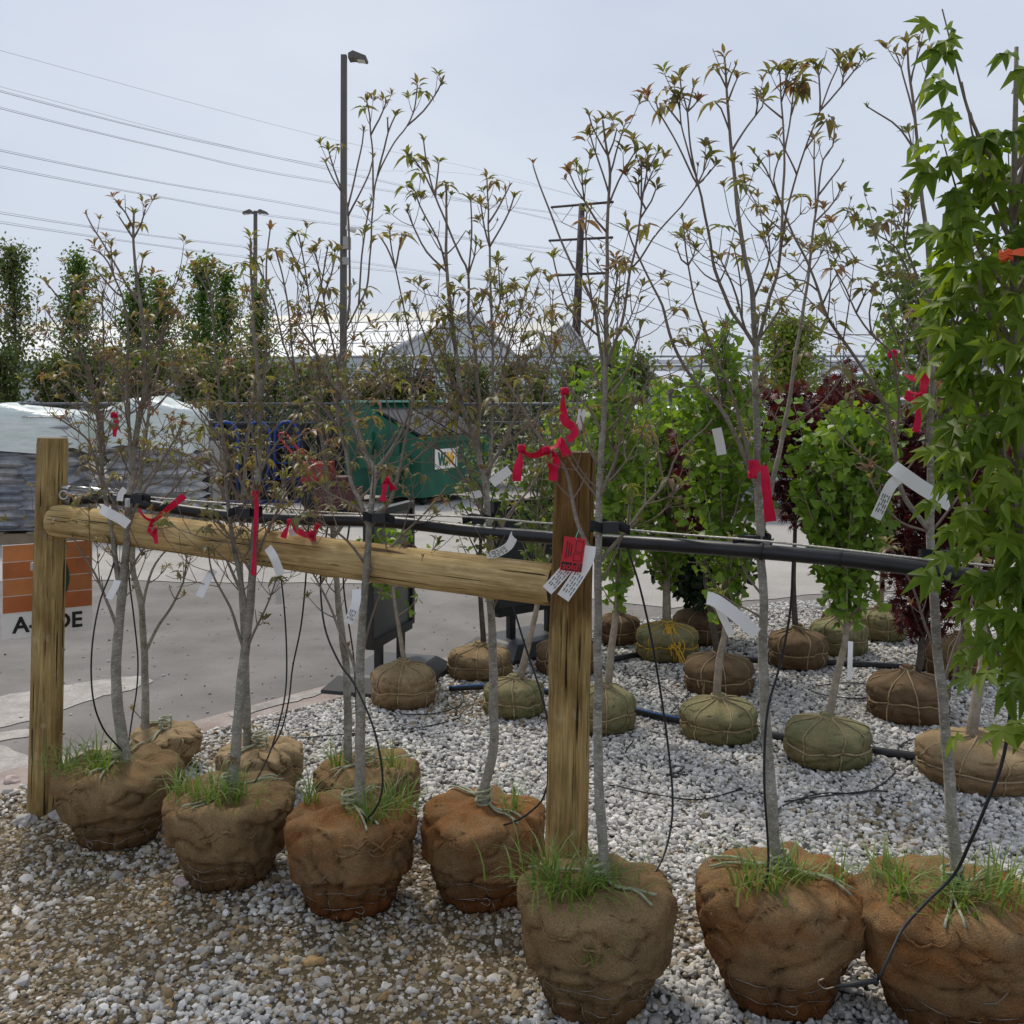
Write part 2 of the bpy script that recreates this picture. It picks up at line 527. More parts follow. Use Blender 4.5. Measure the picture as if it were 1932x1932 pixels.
kb = [(p.x, p.y) for p in [k0] + KERB] + [(p.x + .02, p.y - .02) for p in reversed([e0] + EDGE)]
sheet('kerb_strip', kb, 0.012, MT['kerb_concrete'], 0.03)
mb = MB()
mb.tube([Vector((p.x - .012, p.y + .012, -0.006)) for p in catmull([k0] + KERB, 0.1)], 0.012, 5)
tag(mb.build('kerb_joint', MT['tar']), kind='structure')
marks = [[(-60, 1330), (0, 1312), (90, 1296), (180, 1283), (262, 1272), (293, 1284), (240, 1301), (160, 1320), (110, 1342), (0, 1371), (-60, 1385)],
         [(-60, 1412), (0, 1404), (48, 1419), (72, 1440), (30, 1452), (-60, 1470)],
         [(205, 1414), (300, 1391), (330, 1382), (322, 1391), (236, 1422), (180, 1436)],
         [(424, 1352), (520, 1326), (600, 1306), (640, 1300), (590, 1319), (500, 1343), (440, 1360)],
         [(-40, 1388), (40, 1375), (90, 1372), (70, 1384), (0, 1398), (-40, 1402)]]
for i, m in enumerate(marks):
    pts = [G(*p) for p in m]
    sheet('road_paint', jag([(p.x, p.y) for p in pts], 0.045, 0.016, 20 + i), -0.004 if i in (0, 1, 4) else 0.0165, MT['worn_paint'])

# ---- gravel bed with real stones
GPOLY = [(e0.x, e0.y)] + [(p.x, p.y) for p in EDGE] + [(p.x, p.y) for p in far_edge] + [(9, 0.4), (e0.x, 0.4)]
def inside(poly, X, Y):
    r = np.zeros(X.shape, bool); n = len(poly)
    for i in range(n):
        x1, y1 = poly[i]; x2, y2 = poly[(i + 1) % n]
        c = ((y1 > Y) != (y2 > Y))
        with np.errstate(divide='ignore', invalid='ignore'):
            xi = (x2 - x1) * (Y - y1) / (y2 - y1 + 1e-12) + x1
        r ^= c & (X < xi)
    return r
def pxy(X, Y):
    return CX + X / Y * F, HY + H / Y * F
def nz2(x, y, s, o=0.0):
    return noise.noise(Vector((x * s + o, y * s - o, o * 1.7)))
def bell(px, py, cx, cy, rx, ry):
    return np.exp(-(((px - cx) / rx) ** 2 + ((py - cy) / ry) ** 2))
def mud_mask(X, Y):
    """0 clean limestone .. 1 muddy brown pea gravel"""
    px, py = pxy(X, Y)
    n1 = np.array([nz2(a, b, 2.2, 3.1) for a, b in zip(X, Y)])
    n2 = np.array([nz2(a, b, 6.0, 9.7) for a, b in zip(X, Y)])
    left = 1 / (1 + np.exp((px - 960 - 120 * n1) / 45)) * 1 / (1 + np.exp(-(py - 1548 + (px - 300) * -0.10) / 30))
    clean = bell(px, py, 300, 1915, 380, 60) * 0.6
    m = left * (0.92 + 0.42 * n1 + 0.25 * n2) - clean
    m = np.maximum(m, 0.95 * bell(px, py, 350, 1650, 200, 55))
    m = np.maximum(m, 0.95 * bell(px, py, 880, 1830, 260, 75))
    m = np.maximum(m, 0.8 * bell(px, py, 1330, 1740, 110, 60))
    m = np.maximum(m, 0.45 * bell(px, py, 1690, 1570, 110, 50))
    m = np.maximum(m, 0.5 * bell(px, py, 1560, 1700, 60, 30))
    m = np.maximum(m, 0.55 * bell(px, py, 420, 1420, 160, 40))
    m = np.maximum(m, 0.55 * bell(px, py, 880, 1330, 90, 40))
    return np.clip(m + 0.12 * n2, 0, 1)

st = 0.06
xs = np.arange(-5.2, 9.1, st); ys = np.arange(0.4, 9.4, st)
gx, gy = np.meshgrid(xs, ys)
fx, fy = gx.ravel(), gy.ravel()
keep = inside(GPOLY, fx, fy)
vis = keep & (np.abs(fx) < fy * 0.58 + 0.9)
gz = np.zeros(fx.shape); gm = np.zeros(fx.shape)
ii = np.where(vis)[0]
gm[ii] = mud_mask(fx[ii], fy[ii])
gz[ii] = [0.010 * nz2(a, b, 1.7) + 0.006 * nz2(a, b, 6, 4) for a, b in zip(fx[ii], fy[ii])]
nxn, nyn = len(xs), len(ys)
kk = keep.reshape(nyn, nxn)
quads = []
for j in range(nyn - 1):
    for i in np.where(kk[j, :-1] & kk[j, 1:] & kk[j + 1, :-1] & kk[j + 1, 1:])[0]:
        a = j * nxn + int(i)
        quads.append((a, a + 1, a + 1 + nxn, a + nxn))
me = bpy.data.meshes.new('gravel_bed')
me.from_pydata(np.stack([fx, fy, gz + 0.0], 1).tolist(), [], quads)
at = me.attributes.new('mud', 'FLOAT', 'POINT'); at.data.foreach_set('value', gm)
bmx = bmesh.new(); bmx.from_mesh(me)
bmesh.ops.delete(bmx, geom=[v for v in bmx.verts if not v.link_faces], context='VERTS')
bmx.to_mesh(me); bmx.free()
k = N('gravel_bed')
a = k.n('ShaderNodeAttribute', attribute_name='mud')
v = k.coord()
f1 = k.noise(v, 30, 6, 0.7)
cg = k.ramp(f1, [(0.3, (0.06, 0.057, 0.052)), (0.7, (0.15, 0.143, 0.132))])  # bed colour darkened to paint shade into the gaps between stones
cm = k.ramp(f1, [(0.3, (0.085, 0.062, 0.03)), (0.7, (0.20, 0.15, 0.085))])
k.col(k.mix(a.outputs['Fac'], cg, cm)); k.rough(0.95, 0.1)
vo = k.n('ShaderNodeTexVoronoi', Scale=85); k.l(v, vo.inputs['Vector'])
k.bump(k.math('ADD', vo.outputs['Distance'], f1), 0.9, 0.012)
me.materials.append(k.m)
o = bpy.data.objects.new('gravel_bed', me); COL.objects.link(o)
tag(o, kind='structure')

rng = np.random.default_rng(7)
def sample(n, x0, x1, y0, y1):
    return rng.uniform(x0, x1, n), rng.uniform(y0, y1, n)
Xs, Ys = [], []
for (y0, y1, dens) in ((2.2, 3.2, 6700), (3.2, 4.4, 6000), (4.4, 5.6, 5000), (5.6, 8.4, 3500)):
    xa, xb = -(y1 * 0.5 + 0.25), y1 * 0.5 + 0.35
    n = int(dens * (xb - xa) * (y1 - y0))
    x, y = sample(n, xa, xb, y0, y1)
    m = (np.abs(x) < y * 0.5 + 0.3) & inside(GPOLY, x, y)
    Xs.append(x[m]); Ys.append(y[m])
X = np.concatenate(Xs); Y = np.concatenate(Ys)
# strays kicked out on to the lane
x, y = sample(9000, -4, 1.5, 4.0, 9.0)
m = (~inside(GPOLY, x, y)) & (np.abs(x) < y * 0.5 + 0.2)
ex = np.array([[p.x, p.y] for p in EDGE])
dist = np.min(np.hypot(x[:, None] - ex[None, :, 0], y[:, None] - ex[None, :, 1]), 1)
m &= rng.random(len(x)) < (0.05 + 0.5 * np.exp(-dist * 4))
nstray = m.sum()
X = np.concatenate([X, x[m]]); Y = np.concatenate([Y, y[m]])
n = len(X)
mud = mud_mask(X, Y)
mud[-nstray:] = 0.4
size = rng.lognormal(math.log(0.0088), 0.27, n)
size *= np.where(mud > 0.5, np.where(rng.random(n) < 0.55, 0.62, 1.0), 1.0)
size[rng.random(n) < 0.012] *= 1.55
size[-nstray:] *= rng.uniform(0.35, 0.75, nstray)
big = rng.random(n)
bump_z = np.array([0.010 * nz2(a, b, 1.7) + 0.006 * nz2(a, b, 6, 4) for a, b in zip(X, Y)])
Z = bump_z + rng.uniform(-0.004, 0.012, n) * (1 - 0.55 * mud) - 0.004 * mud
Z[-nstray:] = -0.004
g = np.clip(rng.normal(0.56, 0.145, n), 0.16, 0.86)
colr = np.stack([g * 1.0, g * 0.965, g * 0.905], 1)
q = rng.random(n)
brown = np.zeros((n, 3))
pal = np.array([[0.30, 0.235, 0.15], [0.42, 0.36, 0.27], [0.22, 0.165, 0.095], [0.50, 0.47, 0.42], [0.36, 0.33, 0.29], [0.42, 0.27, 0.12], [0.62, 0.585, 0.53], [0.20, 0.18, 0.17]])
w_ = np.array([0.24, 0.20, 0.18, 0.12, 0.11, 0.03, 0.09, 0.03]); w_ = w_ / w_.sum()
brown = pal[rng.choice(len(pal), n, p=w_)] * rng.uniform(0.8, 1.2, (n, 1))
tint = np.clip(mud * 1.25, 0, 1)[:, None]
usebrown = (rng.random((n, 1)) < tint)
colr = np.where(usebrown, brown, colr)
dusty = rng.random(n) < 0.06
colr[dusty] = colr[dusty] * np.array([1.0, 0.93, 0.82])
colr[-nstray:] *= 0.6
me = bpy.data.meshes.new('gravel')
me.vertices.add(n)
me.vertices.foreach_set('co', np.stack([X, Y, Z], 1).ravel().astype(np.float32))
def addattr(nm, typ, arr, key):
    a_ = me.attributes.new(nm, typ, 'POINT'); a_.data.foreach_set(key, np.ascontiguousarray(arr, dtype=np.float32).ravel())
addattr('stone_rot', 'FLOAT_VECTOR', rng.uniform(-1, 1, (n, 3)) * np.array([0.6, 0.6, 3.14]), 'vector')
addattr('stone_size', 'FLOAT_VECTOR', np.stack([size * rng.uniform(0.9, 1.45, n), size * rng.uniform(0.75, 1.1, n), size * rng.uniform(0.55, 0.95, n)], 1), 'vector')
addattr('stone_col', 'FLOAT_COLOR', np.concatenate([colr, np.ones((n, 1))], 1), 'color')
k = N('stone')
a = k.n('ShaderNodeAttribute', attribute_name='stone_col', attribute_type='INSTANCER')
f1 = k.noise(k.coord(), 2.2, 4, 0.7)
k.col(k.mix(1.0, a.outputs['Color'], k.ramp(f1, [(0.3, (0.8, 0.79, 0.78)), (0.7, (1.15, 1.15, 1.15))]), 'MULTIPLY'))
k.rough(0.85, 0.25)
MT['stone'] = k.m
gt = bpy.data.node_groups.new('gravel_scatter', 'GeometryNodeTree')
gt.interface.new_socket('Geometry', in_out='INPUT', socket_type='NodeSocketGeometry')
gt.interface.new_socket('Geometry', in_out='OUTPUT', socket_type='NodeSocketGeometry')
gi = gt.nodes.new('NodeGroupInput'); go = gt.nodes.new('NodeGroupOutput')
jn = gt.nodes.new('GeometryNodeGeometryToInstance')
for s_ in range(6):
    ic = gt.nodes.new('GeometryNodeMeshIcoSphere'); ic.inputs['Radius'].default_value = 1.0
    ic.inputs['Subdivisions'].default_value = 2 if s_ < 2 else 1
    sp = gt.nodes.new('GeometryNodeSetPosition')
    nzn = gt.nodes.new('ShaderNodeTexNoise'); nzn.noise_dimensions = '4D'
    nzn.inputs['W'].default_value = s_ * 7.3; nzn.inputs['Scale'].default_value = 1.1; nzn.inputs['Detail'].default_value = 1.5
    ps = gt.nodes.new('GeometryNodeInputPosition')
    gt.links.new(ps.outputs[0], nzn.inputs['Vector'])
    sb = gt.nodes.new('ShaderNodeVectorMath'); sb.operation = 'SUBTRACT'; sb.inputs[1].default_value = (0.5, 0.5, 0.5)
    gt.links.new(nzn.outputs['Color'], sb.inputs[0])
    sc_ = gt.nodes.new('ShaderNodeVectorMath'); sc_.operation = 'SCALE'; sc_.inputs['Scale'].default_value = 1.7
    gt.links.new(sb.outputs[0], sc_.inputs[0])
    gt.links.new(ic.outputs['Mesh'], sp.inputs['Geometry']); gt.links.new(sc_.outputs[0], sp.inputs['Offset'])
    ss = gt.nodes.new('GeometryNodeSetShadeSmooth'); ss.inputs['Shade Smooth'].default_value = s_ < 2
    gt.links.new(sp.outputs[0], ss.inputs['Geometry'])
    smn = gt.nodes.new('GeometryNodeSetMaterial'); smn.inputs['Material'].default_value = MT['stone']
    gt.links.new(ss.outputs[0], smn.inputs['Geometry'])
    gt.links.new(smn.outputs[0], jn.inputs[0])
ip = gt.nodes.new('GeometryNodeInstanceOnPoints')
ip.inputs['Pick Instance'].default_value = True
rv = gt.nodes.new('FunctionNodeRandomValue'); rv.data_type = 'INT'
rv.inputs[4].default_value = 0; rv.inputs[5].default_value = 5
gt.links.new(rv.outputs[2], ip.inputs['Instance Index'])
for nm, sock in (('stone_rot', 'Rotation'), ('stone_size', 'Scale')):
    na = gt.nodes.new('GeometryNodeInputNamedAttribute'); na.data_type = 'FLOAT_VECTOR'; na.inputs[0].default_value = nm
    if sock == 'Rotation':
        er = gt.nodes.new('FunctionNodeEulerToRotation')
        gt.links.new(na.outputs[0], er.inputs[0]); gt.links.new(er.outputs[0], ip.inputs[sock])
    else:
        gt.links.new(na.outputs[0], ip.inputs[sock])
gt.links.new(gi.outputs[0], ip.inputs['Points'])
gt.links.new(jn.outputs[0], ip.inputs['Instance'])
gt.links.new(ip.outputs[0], go.inputs[0])
o = bpy.data.objects.new('gravel', me); COL.objects.link(o)
md = o.modifiers.new('scatter', 'NODES'); md.node_group = gt
tag(o, 'loose grey limestone gravel turning to muddy brown pea stones', 'gravel', kind='stuff')

# ================================================================== FOLIAGE TOOLS
def star(lobes, depth, wide=1.0):
    """palmate leaf outline, stalk at 0,0 pointing along +y, about 1 long"""
    pts = [(0, 0)]
    angs = [-78, -40, 0, 40, 78] if lobes == 5 else [-95, -62, -30, 0, 30, 62, 95]
    lens = [0.62, 0.88, 1.0, 0.88, 0.62] if lobes == 5 else [0.5, 0.75, 0.95, 1.0, 0.95, 0.75, 0.5]
    c = (0, 0.18)
    for i, (a, l) in enumerate(zip(angs, lens)):
        r = RAD(a)
        tip = (c[0] + math.sin(r) * l * 0.82, c[1] + math.cos(r) * l * 0.82)
        if i:
            rm = RAD((angs[i - 1] + a) / 2)
            pts.append((c[0] + math.sin(rm) * depth, c[1] + math.cos(rm) * depth))
        pts.append(tip)
    return pts
def fan_template(pts, fold=0.18, droop=0.25):
    c = (0, 0.2)
    v = [(c[0], c[1], 0.0)] + [(x, y, -droop * (x * x + max(0, y - .2) ** 2) + fold * abs(x)) for x, y in pts]
    n = len(pts)
    return np.array(v, float), [(0, i + 1, i + 2) for i in range(n - 1)] + [(0, n, 1)]
def blade_template(w=0.2, curl=0.15, fold=0.10):
    v = [(0, 0, 0), (-w, .32, fold), (0, .34, 0.0), (w, .32, fold), (-w * .8, .66, fold - curl * .4), (0, .68, -curl * .4), (w * .8, .66, fold - curl * .4), (0, 1.0, -curl)]
    f = [(0, 2, 1), (0, 3, 2), (1, 2, 5, 4), (2, 3, 6, 5), (4, 5, 7), (5, 6, 7)]
    return np.array(v, float), f
def ginkgo_template():
    return fan_template([(-0.1, 0.0), (-0.5, 0.62), (-0.25, 0.82), (0, 0.72), (0.25, 0.82), (0.5, 0.62), (0.1, 0.0)], 0.15, 0.2)
def gum_template(notch=.30, fold=.07, droop=.3, wide=.13):
    angs = [-92, -46, 0, 46, 92]; lens = [.60, .86, 1.0, .86, .60]
    c = (0.0, .16); out = [(-.05, .02, 0)]
    for i, (a, l) in enumerate(zip(angs, lens)):
        r = RAD(a); ex, ey = math.sin(r), math.cos(r); L = l * .84
        if i:
            m_ = RAD((angs[i - 1] + a) / 2); out.append((c[0] + math.sin(m_) * notch, c[1] + math.cos(m_) * notch, fold * .3))
        out.append((c[0] + ex * L * .50 - ey * wide, c[1] + ey * L * .50 + ex * wide, fold))
        out.append((c[0] + ex * L, c[1] + ey * L, -.02))
        out.append((c[0] + ex * L * .50 + ey * wide, c[1] + ey * L * .50 - ex * wide, fold))
    out.append((.05, .02, 0))
    v = [(c[0], c[1], 0.0)] + [(x, y, z - droop * (x * x * .8 + max(0, y - .16) ** 2)) for x, y, z in out]
    n = len(out)
    return np.array(v, float), [(0, i + 2, i + 1) for i in range(n - 1)] + [(0, 1, n)]
T_GINKGO = ginkgo_template()
T_MAPLE = fan_template(star(7, 0.22), 0.1, 0.35)
T_SWEETGUM = gum_template()
T_OVAL = blade_template(0.30, 0.15, 0.10)
T_RHOMB = (np.array([(0, 0, 0), (-.34, .5, .06), (.34, .5, .06), (0, 1, -.1)], float), [(0, 3, 1), (0, 2, 3)])

def leaves(mb_name, tmpl, pos, dirs, size, mat, parent, rs, up=0.6, jit=0.7):
    tv, tf = tmpl
    n = len(pos)
    pos = np.asarray(pos, float); dirs = np.asarray(dirs, float); size = np.asarray(size, float)
    y = dirs / (np.linalg.norm(dirs, axis=1, keepdims=True) + 1e-9)
    z0 = rs.normal(0, jit, (n, 3)); z0[:, 2] += up
    x = np.cross(y, z0); x /= (np.linalg.norm(x, axis=1, keepdims=True) + 1e-9)
    z = np.cross(x, y)
    V = (pos[:, None, :] + size[:, None, None] * (tv[None, :, 0:1] * x[:, None, :] + tv[None, :, 1:2] * y[:, None, :] + tv[None, :, 2:3] * z[:, None, :]))
    k = len(tv)
    og = np.array(origin(parent))
    me = bpy.data.meshes.new(mb_name)
    faces = []
    for i in range(n):
        b = i * k
        for f in tf: faces.append(tuple(b + q for q in f))
    me.from_pydata((V.reshape(-1, 3) - og).tolist(), [], faces)
    me.polygons.foreach_set('use_smooth', [True] * len(faces))
    me.materials.append(mat)
    me.update()
    o = bpy.data.objects.new(mb_name, me)
    COL.objects.link(o); o.parent = parent
    ORG[o.name] = Vector(og)
    return o

def set_thin(o, vals):
    a_ = o.data.attributes.new('thin', 'FLOAT', 'POINT')
    a_.data.foreach_set('value', vals)

def skeleton_tree(parent, trunk, r0, z0, z1, rad, nb, rs, mats, tmpl, lsize, per_node=4, node=0.06, ang=42, name_leaf='crown', sub=2, seedphase=0.0, prof=None, tip_r=0.0025):
    """tapered trunk, ascending branches with twigs, and leaves set along them; trunk is a 3-D polyline"""
    bark_m, leaf_m = mats
    tp = catmull(trunk, 0.05)
    L = len(tp)
    mb = MB(); mb.tube(tp, [r0 + (tip_r - r0) * (i / (L - 1)) ** 0.8 for i in range(L)], 8)
    o = mb.build('trunk', bark_m, parent)
    pos, dirs = [], []
    mbb = MB()
    prof = prof or (lambda t: (math.sin(math.pi * min(1, max(0, 0.10 + 0.80 * t))) ** 0.8) * (1 if t < .5 else 1 - .55 * (t - .5) / .5))
    def along(pts, start):
        acc = 0
        for i in range(1, len(pts)):
            seg = (pts[i] - pts[i - 1]); acc += seg.length
            if acc >= node and i / len(pts) > start:
                acc = 0
                for _ in range(per_node):
                    v = Vector(rs.normal(0, 1, 3)); v = v - seg * (v.dot(seg) / (seg.length_squared + 1e-9)) * 0.6
                    v.normalize()
                    v.z -= 0.1
                    pos.append(pts[i] + v * rs.uniform(0.0, 0.35) * lsize); dirs.append(v)
    zt = [p.z for p in tp]
    for b in range(nb):
        t = (b + rs.uniform(0, 1)) / nb
        z = z0 + (z1 - z0) * (t * 0.9)
        i = min(range(L), key=lambda q: abs(zt[q] - z))
        p0 = tp[i]
        az = b * 2.399 + seedphase + rs.uniform(-.3, .3)
        ln = max(0.05, rad * prof(t) * rs.uniform(0.8, 1.25))
        a = RAD(ang + rs.uniform(-8, 8))
        out = Vector((math.cos(az), math.sin(az), 0))
        p1 = p0 + out * ln * 0.55 + Vector((0, 0, ln * 0.55 / math.tan(a)))
        p2 = p0 + out * ln * 0.95 + Vector((0, 0, ln / math.tan(a) * 1.25))
        pts = catmull([p0, p1, p2], 0.03)
        m = len(pts)
        mbb.tube(pts, [max(.0016, r0 * .32 * (1 - q / m)) for q in range(m)], 5, cap=False)
        along(pts, 0.12)
        for s_ in range(sub):
            q = int(m * rs.uniform(0.3, 0.85))
            dv = (pts[min(q + 1, m - 1)] - pts[q - 1]).normalized()
            sd_ = Vector(rs.normal(0, 1, 3)); sd_ = (sd_ - dv * sd_.dot(dv)).normalized()
            e_ = pts[q] + (dv * .6 + sd_ * .7) * ln * rs.uniform(.3, .6)
            tw = catmull([pts[q], pts[q].lerp(e_, .5) + Vector((0, 0, .01)), e_], 0.03)
            mbb.tube(tw, 0.0016, 4, cap=False)
            along(tw, 0.0)
    along(tp[int(L * .7):], 0.1)
    mbb.build('branches', bark_m, parent)
    if pos:
        sz = lsize * rs.uniform(0.65, 1.2, len(pos))
        c = leaves(name_leaf, tmpl, [tuple(p) for p in pos], [tuple(p) for p in dirs], sz, leaf_m, parent, rs)
        tag(c, kind='stuff')
    return o
# ================================================================== BACKGROUND
plain('greenhouse_white', (0.66, 0.67, 0.67), 0.45, var=0.05, scale=0.4)
plain('greenhouse_cream', (0.55, 0.54, 0.45), 0.45, var=0.05, scale=0.4)
plain('frame_white', (0.56, 0.58, 0.58), 0.5, var=0.08, scale=1.0)
plain('galvanised', (0.33, 0.37, 0.40), 0.5, metal=0.5, var=0.15, scale=1.5)
plain('pole_bronze', (0.12, 0.105, 0.09), 0.6, var=0.12, scale=2)
plain('pylon_steel', (0.055, 0.04, 0.038), 0.8, var=0.2, scale=1)
plain('wire_grey', (0.34, 0.36, 0.39), 0.5)
plain('fence_grey', (0.13, 0.15, 0.165), 0.55, metal=0.3, var=0.15)
plain('wall_beige', (0.36, 0.30, 0.23), 0.8, var=0.08, scale=0.8)
plain('fascia_green', (0.02, 0.14, 0.10), 0.6)
plain('wall_grey', (0.40, 0.39, 0.36), 0.8, var=0.08, scale=1)
plain('dumpster_green', (0.006, 0.10, 0.055), 0.55, var=0.35, scale=2.5, bump=0.1)
plain('lid_teal', (0.20, 0.42, 0.33), 0.5, var=0.1)
plain('logo_green', (0.015, 0.11, 0.06), 0.5)
plain('logo_gold', (0.85, 0.45, 0.02), 0.5)
k = N('greenhouse_glass'); k.col((0.74, 0.78, 0.78)); k.rough(0.3); k.b.inputs['Alpha'].default_value = 0.6; MT['greenhouse_glass'] = k.m
k = N('dark_glass'); k.col((0.045, 0.055, 0.06)); k.rough(0.08); MT['dark_glass'] = k.m

# -- greenhouses
def greenhouse(label, apex_px, apex_y, d, axis, half, length, eave, bays):
    ap = P(apex_px, apex_y, d)
    a = Vector((axis[0], axis[1], 0)).normalized()
    p = Vector((-a.y, a.x, 0))
    if p.y > 0: p = -p
    up = Vector((0, 0, 1))
    base = Vector((ap.x, ap.y, 0))
    T = thing('greenhouse', label, 'greenhouse', base, 'greenhouses beyond the fence')
    zr = ap.z
    for sgn, nm in ((1, 'near'), (-1, 'far')):
        for s0, s1, mat in ((0, .26, 'greenhouse_cream'), (.26, 1.0, 'greenhouse_white')):
            for i in range(bays):
                mb = MB()
                g0, g1 = i / bays * length + .06, (i + 1) / bays * length - .06
                q = []
                for (s, g) in ((s0 + .01, g0), (s0 + .01, g1), (s1 - .01, g1), (s1 - .01, g0)):
                    q.append(base + a * g + p * (sgn * half * s) + up * (zr + (eave - zr) * s))
                mb.prism(q, up * -0.05)
                mb.build('roof_panel', MT[mat], T, smooth=False)
        mb = MB()
        for i in range(bays + 1):
            g = i / bays * length
            mb.tube([base + a * g + up * (zr - .03), base + a * g + p * sgn * half + up * (eave - .03)], 0.06, 4)
        for s in (0.26, .5, .75, 1.0):
            mb.tube([base + p * sgn * half * s + up * (zr + (eave - zr) * s), base + a * length + p * sgn * half * s + up * (zr + (eave - zr) * s)], 0.05, 4)
        mb.build('rafters', MT['frame_white'], T)
        mb = MB()
        w0 = base + p * sgn * half
        mb.prism([w0 + up * 0, w0 + a * length, w0 + a * length + up * (eave - .05), w0 + up * (eave - .05)], p * -sgn * .06)
        mb.build('side_wall', MT['greenhouse_glass'], T, smooth=False)
    mb = MB()
    mb.prism([base + p * half, base - p * half, base - p * half + up * (eave - .06), base + up * (zr - .08), base + p * half + up * (eave - .06)], a * .05)
    mb.build('gable_glass', MT['greenhouse_glass'], T, smooth=False)
    mb = MB()
    for s in np.linspace(-1, 1, 9):
        h = zr + (eave - zr) * abs(s)
        mb.tube([base + p * half * s - a * .05, base + p * half * s + up * h - a * .05], 0.05, 4)
    for z in (eave, eave * .55, (eave + zr) / 2):
        wdt = 1.0 if z <= eave else 1 - (z - eave) / (zr - eave)
        mb.tube([base + p * half * wdt + up * z - a * .05, base - p * half * wdt + up * z - a * .05], 0.06, 4)
    mb.tube([base + p * half + up * eave - a * .05, base + up * zr - a * .05, base - p * half + up * eave - a * .05], 0.13, 4)
    mb.tube([base + up * zr - a * .05, base - p * half * .5 + up * eave - a * .05], .05, 4)
    mb.tube([base + up * zr - a * .05, base + p * half * .5 + up * eave - a * .05], .05, 4)
    mb.build('gable_frame', MT['frame_white'], T)
    return T
greenhouse('long white greenhouse with a cream ridge band behind the street lamp', 885, 585, 60, (-.95, .31), 12, 46, 3.7, 14)
greenhouse('white greenhouse roof peeking out behind the longer one, by the pylon', 1068, 607, 78, (-.95, .31), 12, 40, 4.1, 12)

# -- long lattice truss carrying the shade gutters
def truss(label, x0, x1, y0, y1, d0, d1):
    A, B = P(x0, y0, d0), P(x1, y0, d1)
    h = (y1 - y0) / F * d0
    T = thing('lattice_truss', label, 'truss', Vector((A.x, A.y, 0)), 'lattice trusses above the yard')
    n = max(4, int((B - A).length / 1.1))
    top = MB(); top.tube([A, B], .06, 5); top.build('chord', MT['galvanised'], T)
    bot = MB(); bot.tube([A - Vector((0, 0, h)), B - Vector((0, 0, h))], .06, 5); bot.build('chord', MT['galvanised'], T)
    dg = MB()
    for i in range(n):
        a = A.lerp(B, i / n); c = A.lerp(B, (i + .5) / n); b = A.lerp(B, (i + 1) / n)
        dg.tube([a, c - Vector((0, 0, h)), b], .035, 4)
    dg.build('diagonals', MT['galvanised'], T)
    ps = max(2, n // 8)
    for i in range(ps + 1):
        c = A.lerp(B, i / ps)
        mb = MB(); mb.tube([Vector((c.x, c.y, 0)), c], .07, 6); mb.build('column', MT['galvanised'], T)
truss('pale lattice truss running in front of the greenhouses', 590, 1180, 673, 695, 42, 45)
truss('pale lattice truss with a lower walkway right of the maples', 1180, 1900, 672, 690, 45, 48)
mb = MB(); a, b = P(1180, 700, 45), P(1900, 701, 48)
mb.prism([a, b, b + Vector((0, 0, .5)), a + Vector((0, 0, .5))], (0, .15, 0))
T = tag(mb.build('white_gutter', MT['greenhouse_white'], smooth=False), 'white gutter board hung along the lower edge of the lattice truss', 'gutter')
mb = MB(); a, b = P(560, 701, 46), P(1150, 700, 48)
for y in (700, 712, 726, 738):
    mb.tube([P(560, y, 46), P(1150, y, 48)], .06, 4)
for x in range(560, 1151, 24):
    mb.tube([P(x, 698, 46 + (x - 560) / 295), P(x, 760, 46 + (x - 560) / 295)], .05, 4)
tag(mb.build('shade_frame', MT['galvanised']), 'grey open shade frame standing below the greenhouse eaves', 'frame')

# -- white tent with grey end wall, beige shed with green fascia, cream gabled hut
def gable_hut(name, label, cat, x0, x1, y_base, y_eave, y_apex, d, depth, wall, roof, over=0.25, green=False):
    A, B = P(x0, y_eave, d), P(x1, y_eave, d)
    z1 = A.z; z2 = P(0, y_apex, d).z
    mid = (A.x + B.x) / 2
    T = thing(name, label, cat, Vector((mid, d, 0)))
    mb = MB()
    mb.prism([(A.x, d, 0), (B.x, d, 0), (B.x, d, z1), (mid, d, z2), (A.x, d, z1)], (0, depth, 0))
    mb.build('wall', wall, T, smooth=False)
    for s, e in ((A.x, -1), (B.x, 1)):
        mb = MB(); sl = (z2 - z1) / abs(mid - s)
        x_o = s + e * over; zo = z1 - over * sl
        mb.prism([(mid, d - .3, z2 + .03), (x_o, d - .3, zo + .03), (x_o, d - .3, zo + .15), (mid, d - .3, z2 + .15)], (0, depth + .6, 0))
        mb.build('roof', roof, T, smooth=False)
    if green:
        mb = MB(); mb.box(((A.x + B.x) / 2, d - .03, z1 * .55), ((B.x - A.x) * .5, .05, z1 * .5)); mb.build('window', MT['dark_glass'], T, smooth=False)
    return T
gable_hut('white_tent', 'white pitched tent roof with a grey end wall behind the shrubs', 'tent', 1168, 1262, 760, 730, 696, 50, 14, MT['wall_grey'], MT['greenhouse_white'], 1.4)
gable_hut('garden_hut', 'small cream gabled hut beside stacked grey bags', 'hut', 1585, 1688, 760, 744, 722, 40, 6, MT['wall_grey'], MT['greenhouse_cream'], .4, True)
T = thing('shop_building', 'low beige building with a dark green fascia behind the truss', 'building', P(1640, 755, 62))
a, b = P(1520, 755, 62), P(1790, 755, 62)
mb = MB(); mb.box(((a.x + b.x) / 2, 65, 1.5), (b.x - a.x, 6, 3.0)); mb.build('wall', MT['wall_beige'], T, smooth=False)
mb = MB(); a2 = P(1580, 755, 62); mb.box(((a2.x + b.x) / 2, 61.9, 2.55), (b.x - a2.x, .4, .95)); mb.build('fascia', MT['fascia_green'], T, smooth=False)
mb = MB(); mb.box(((a.x + b.x) / 2, 65, 3.1), (b.x - a.x + .6, 6.6, .18)); mb.build('roof', MT['greenhouse_white'], T, smooth=False)

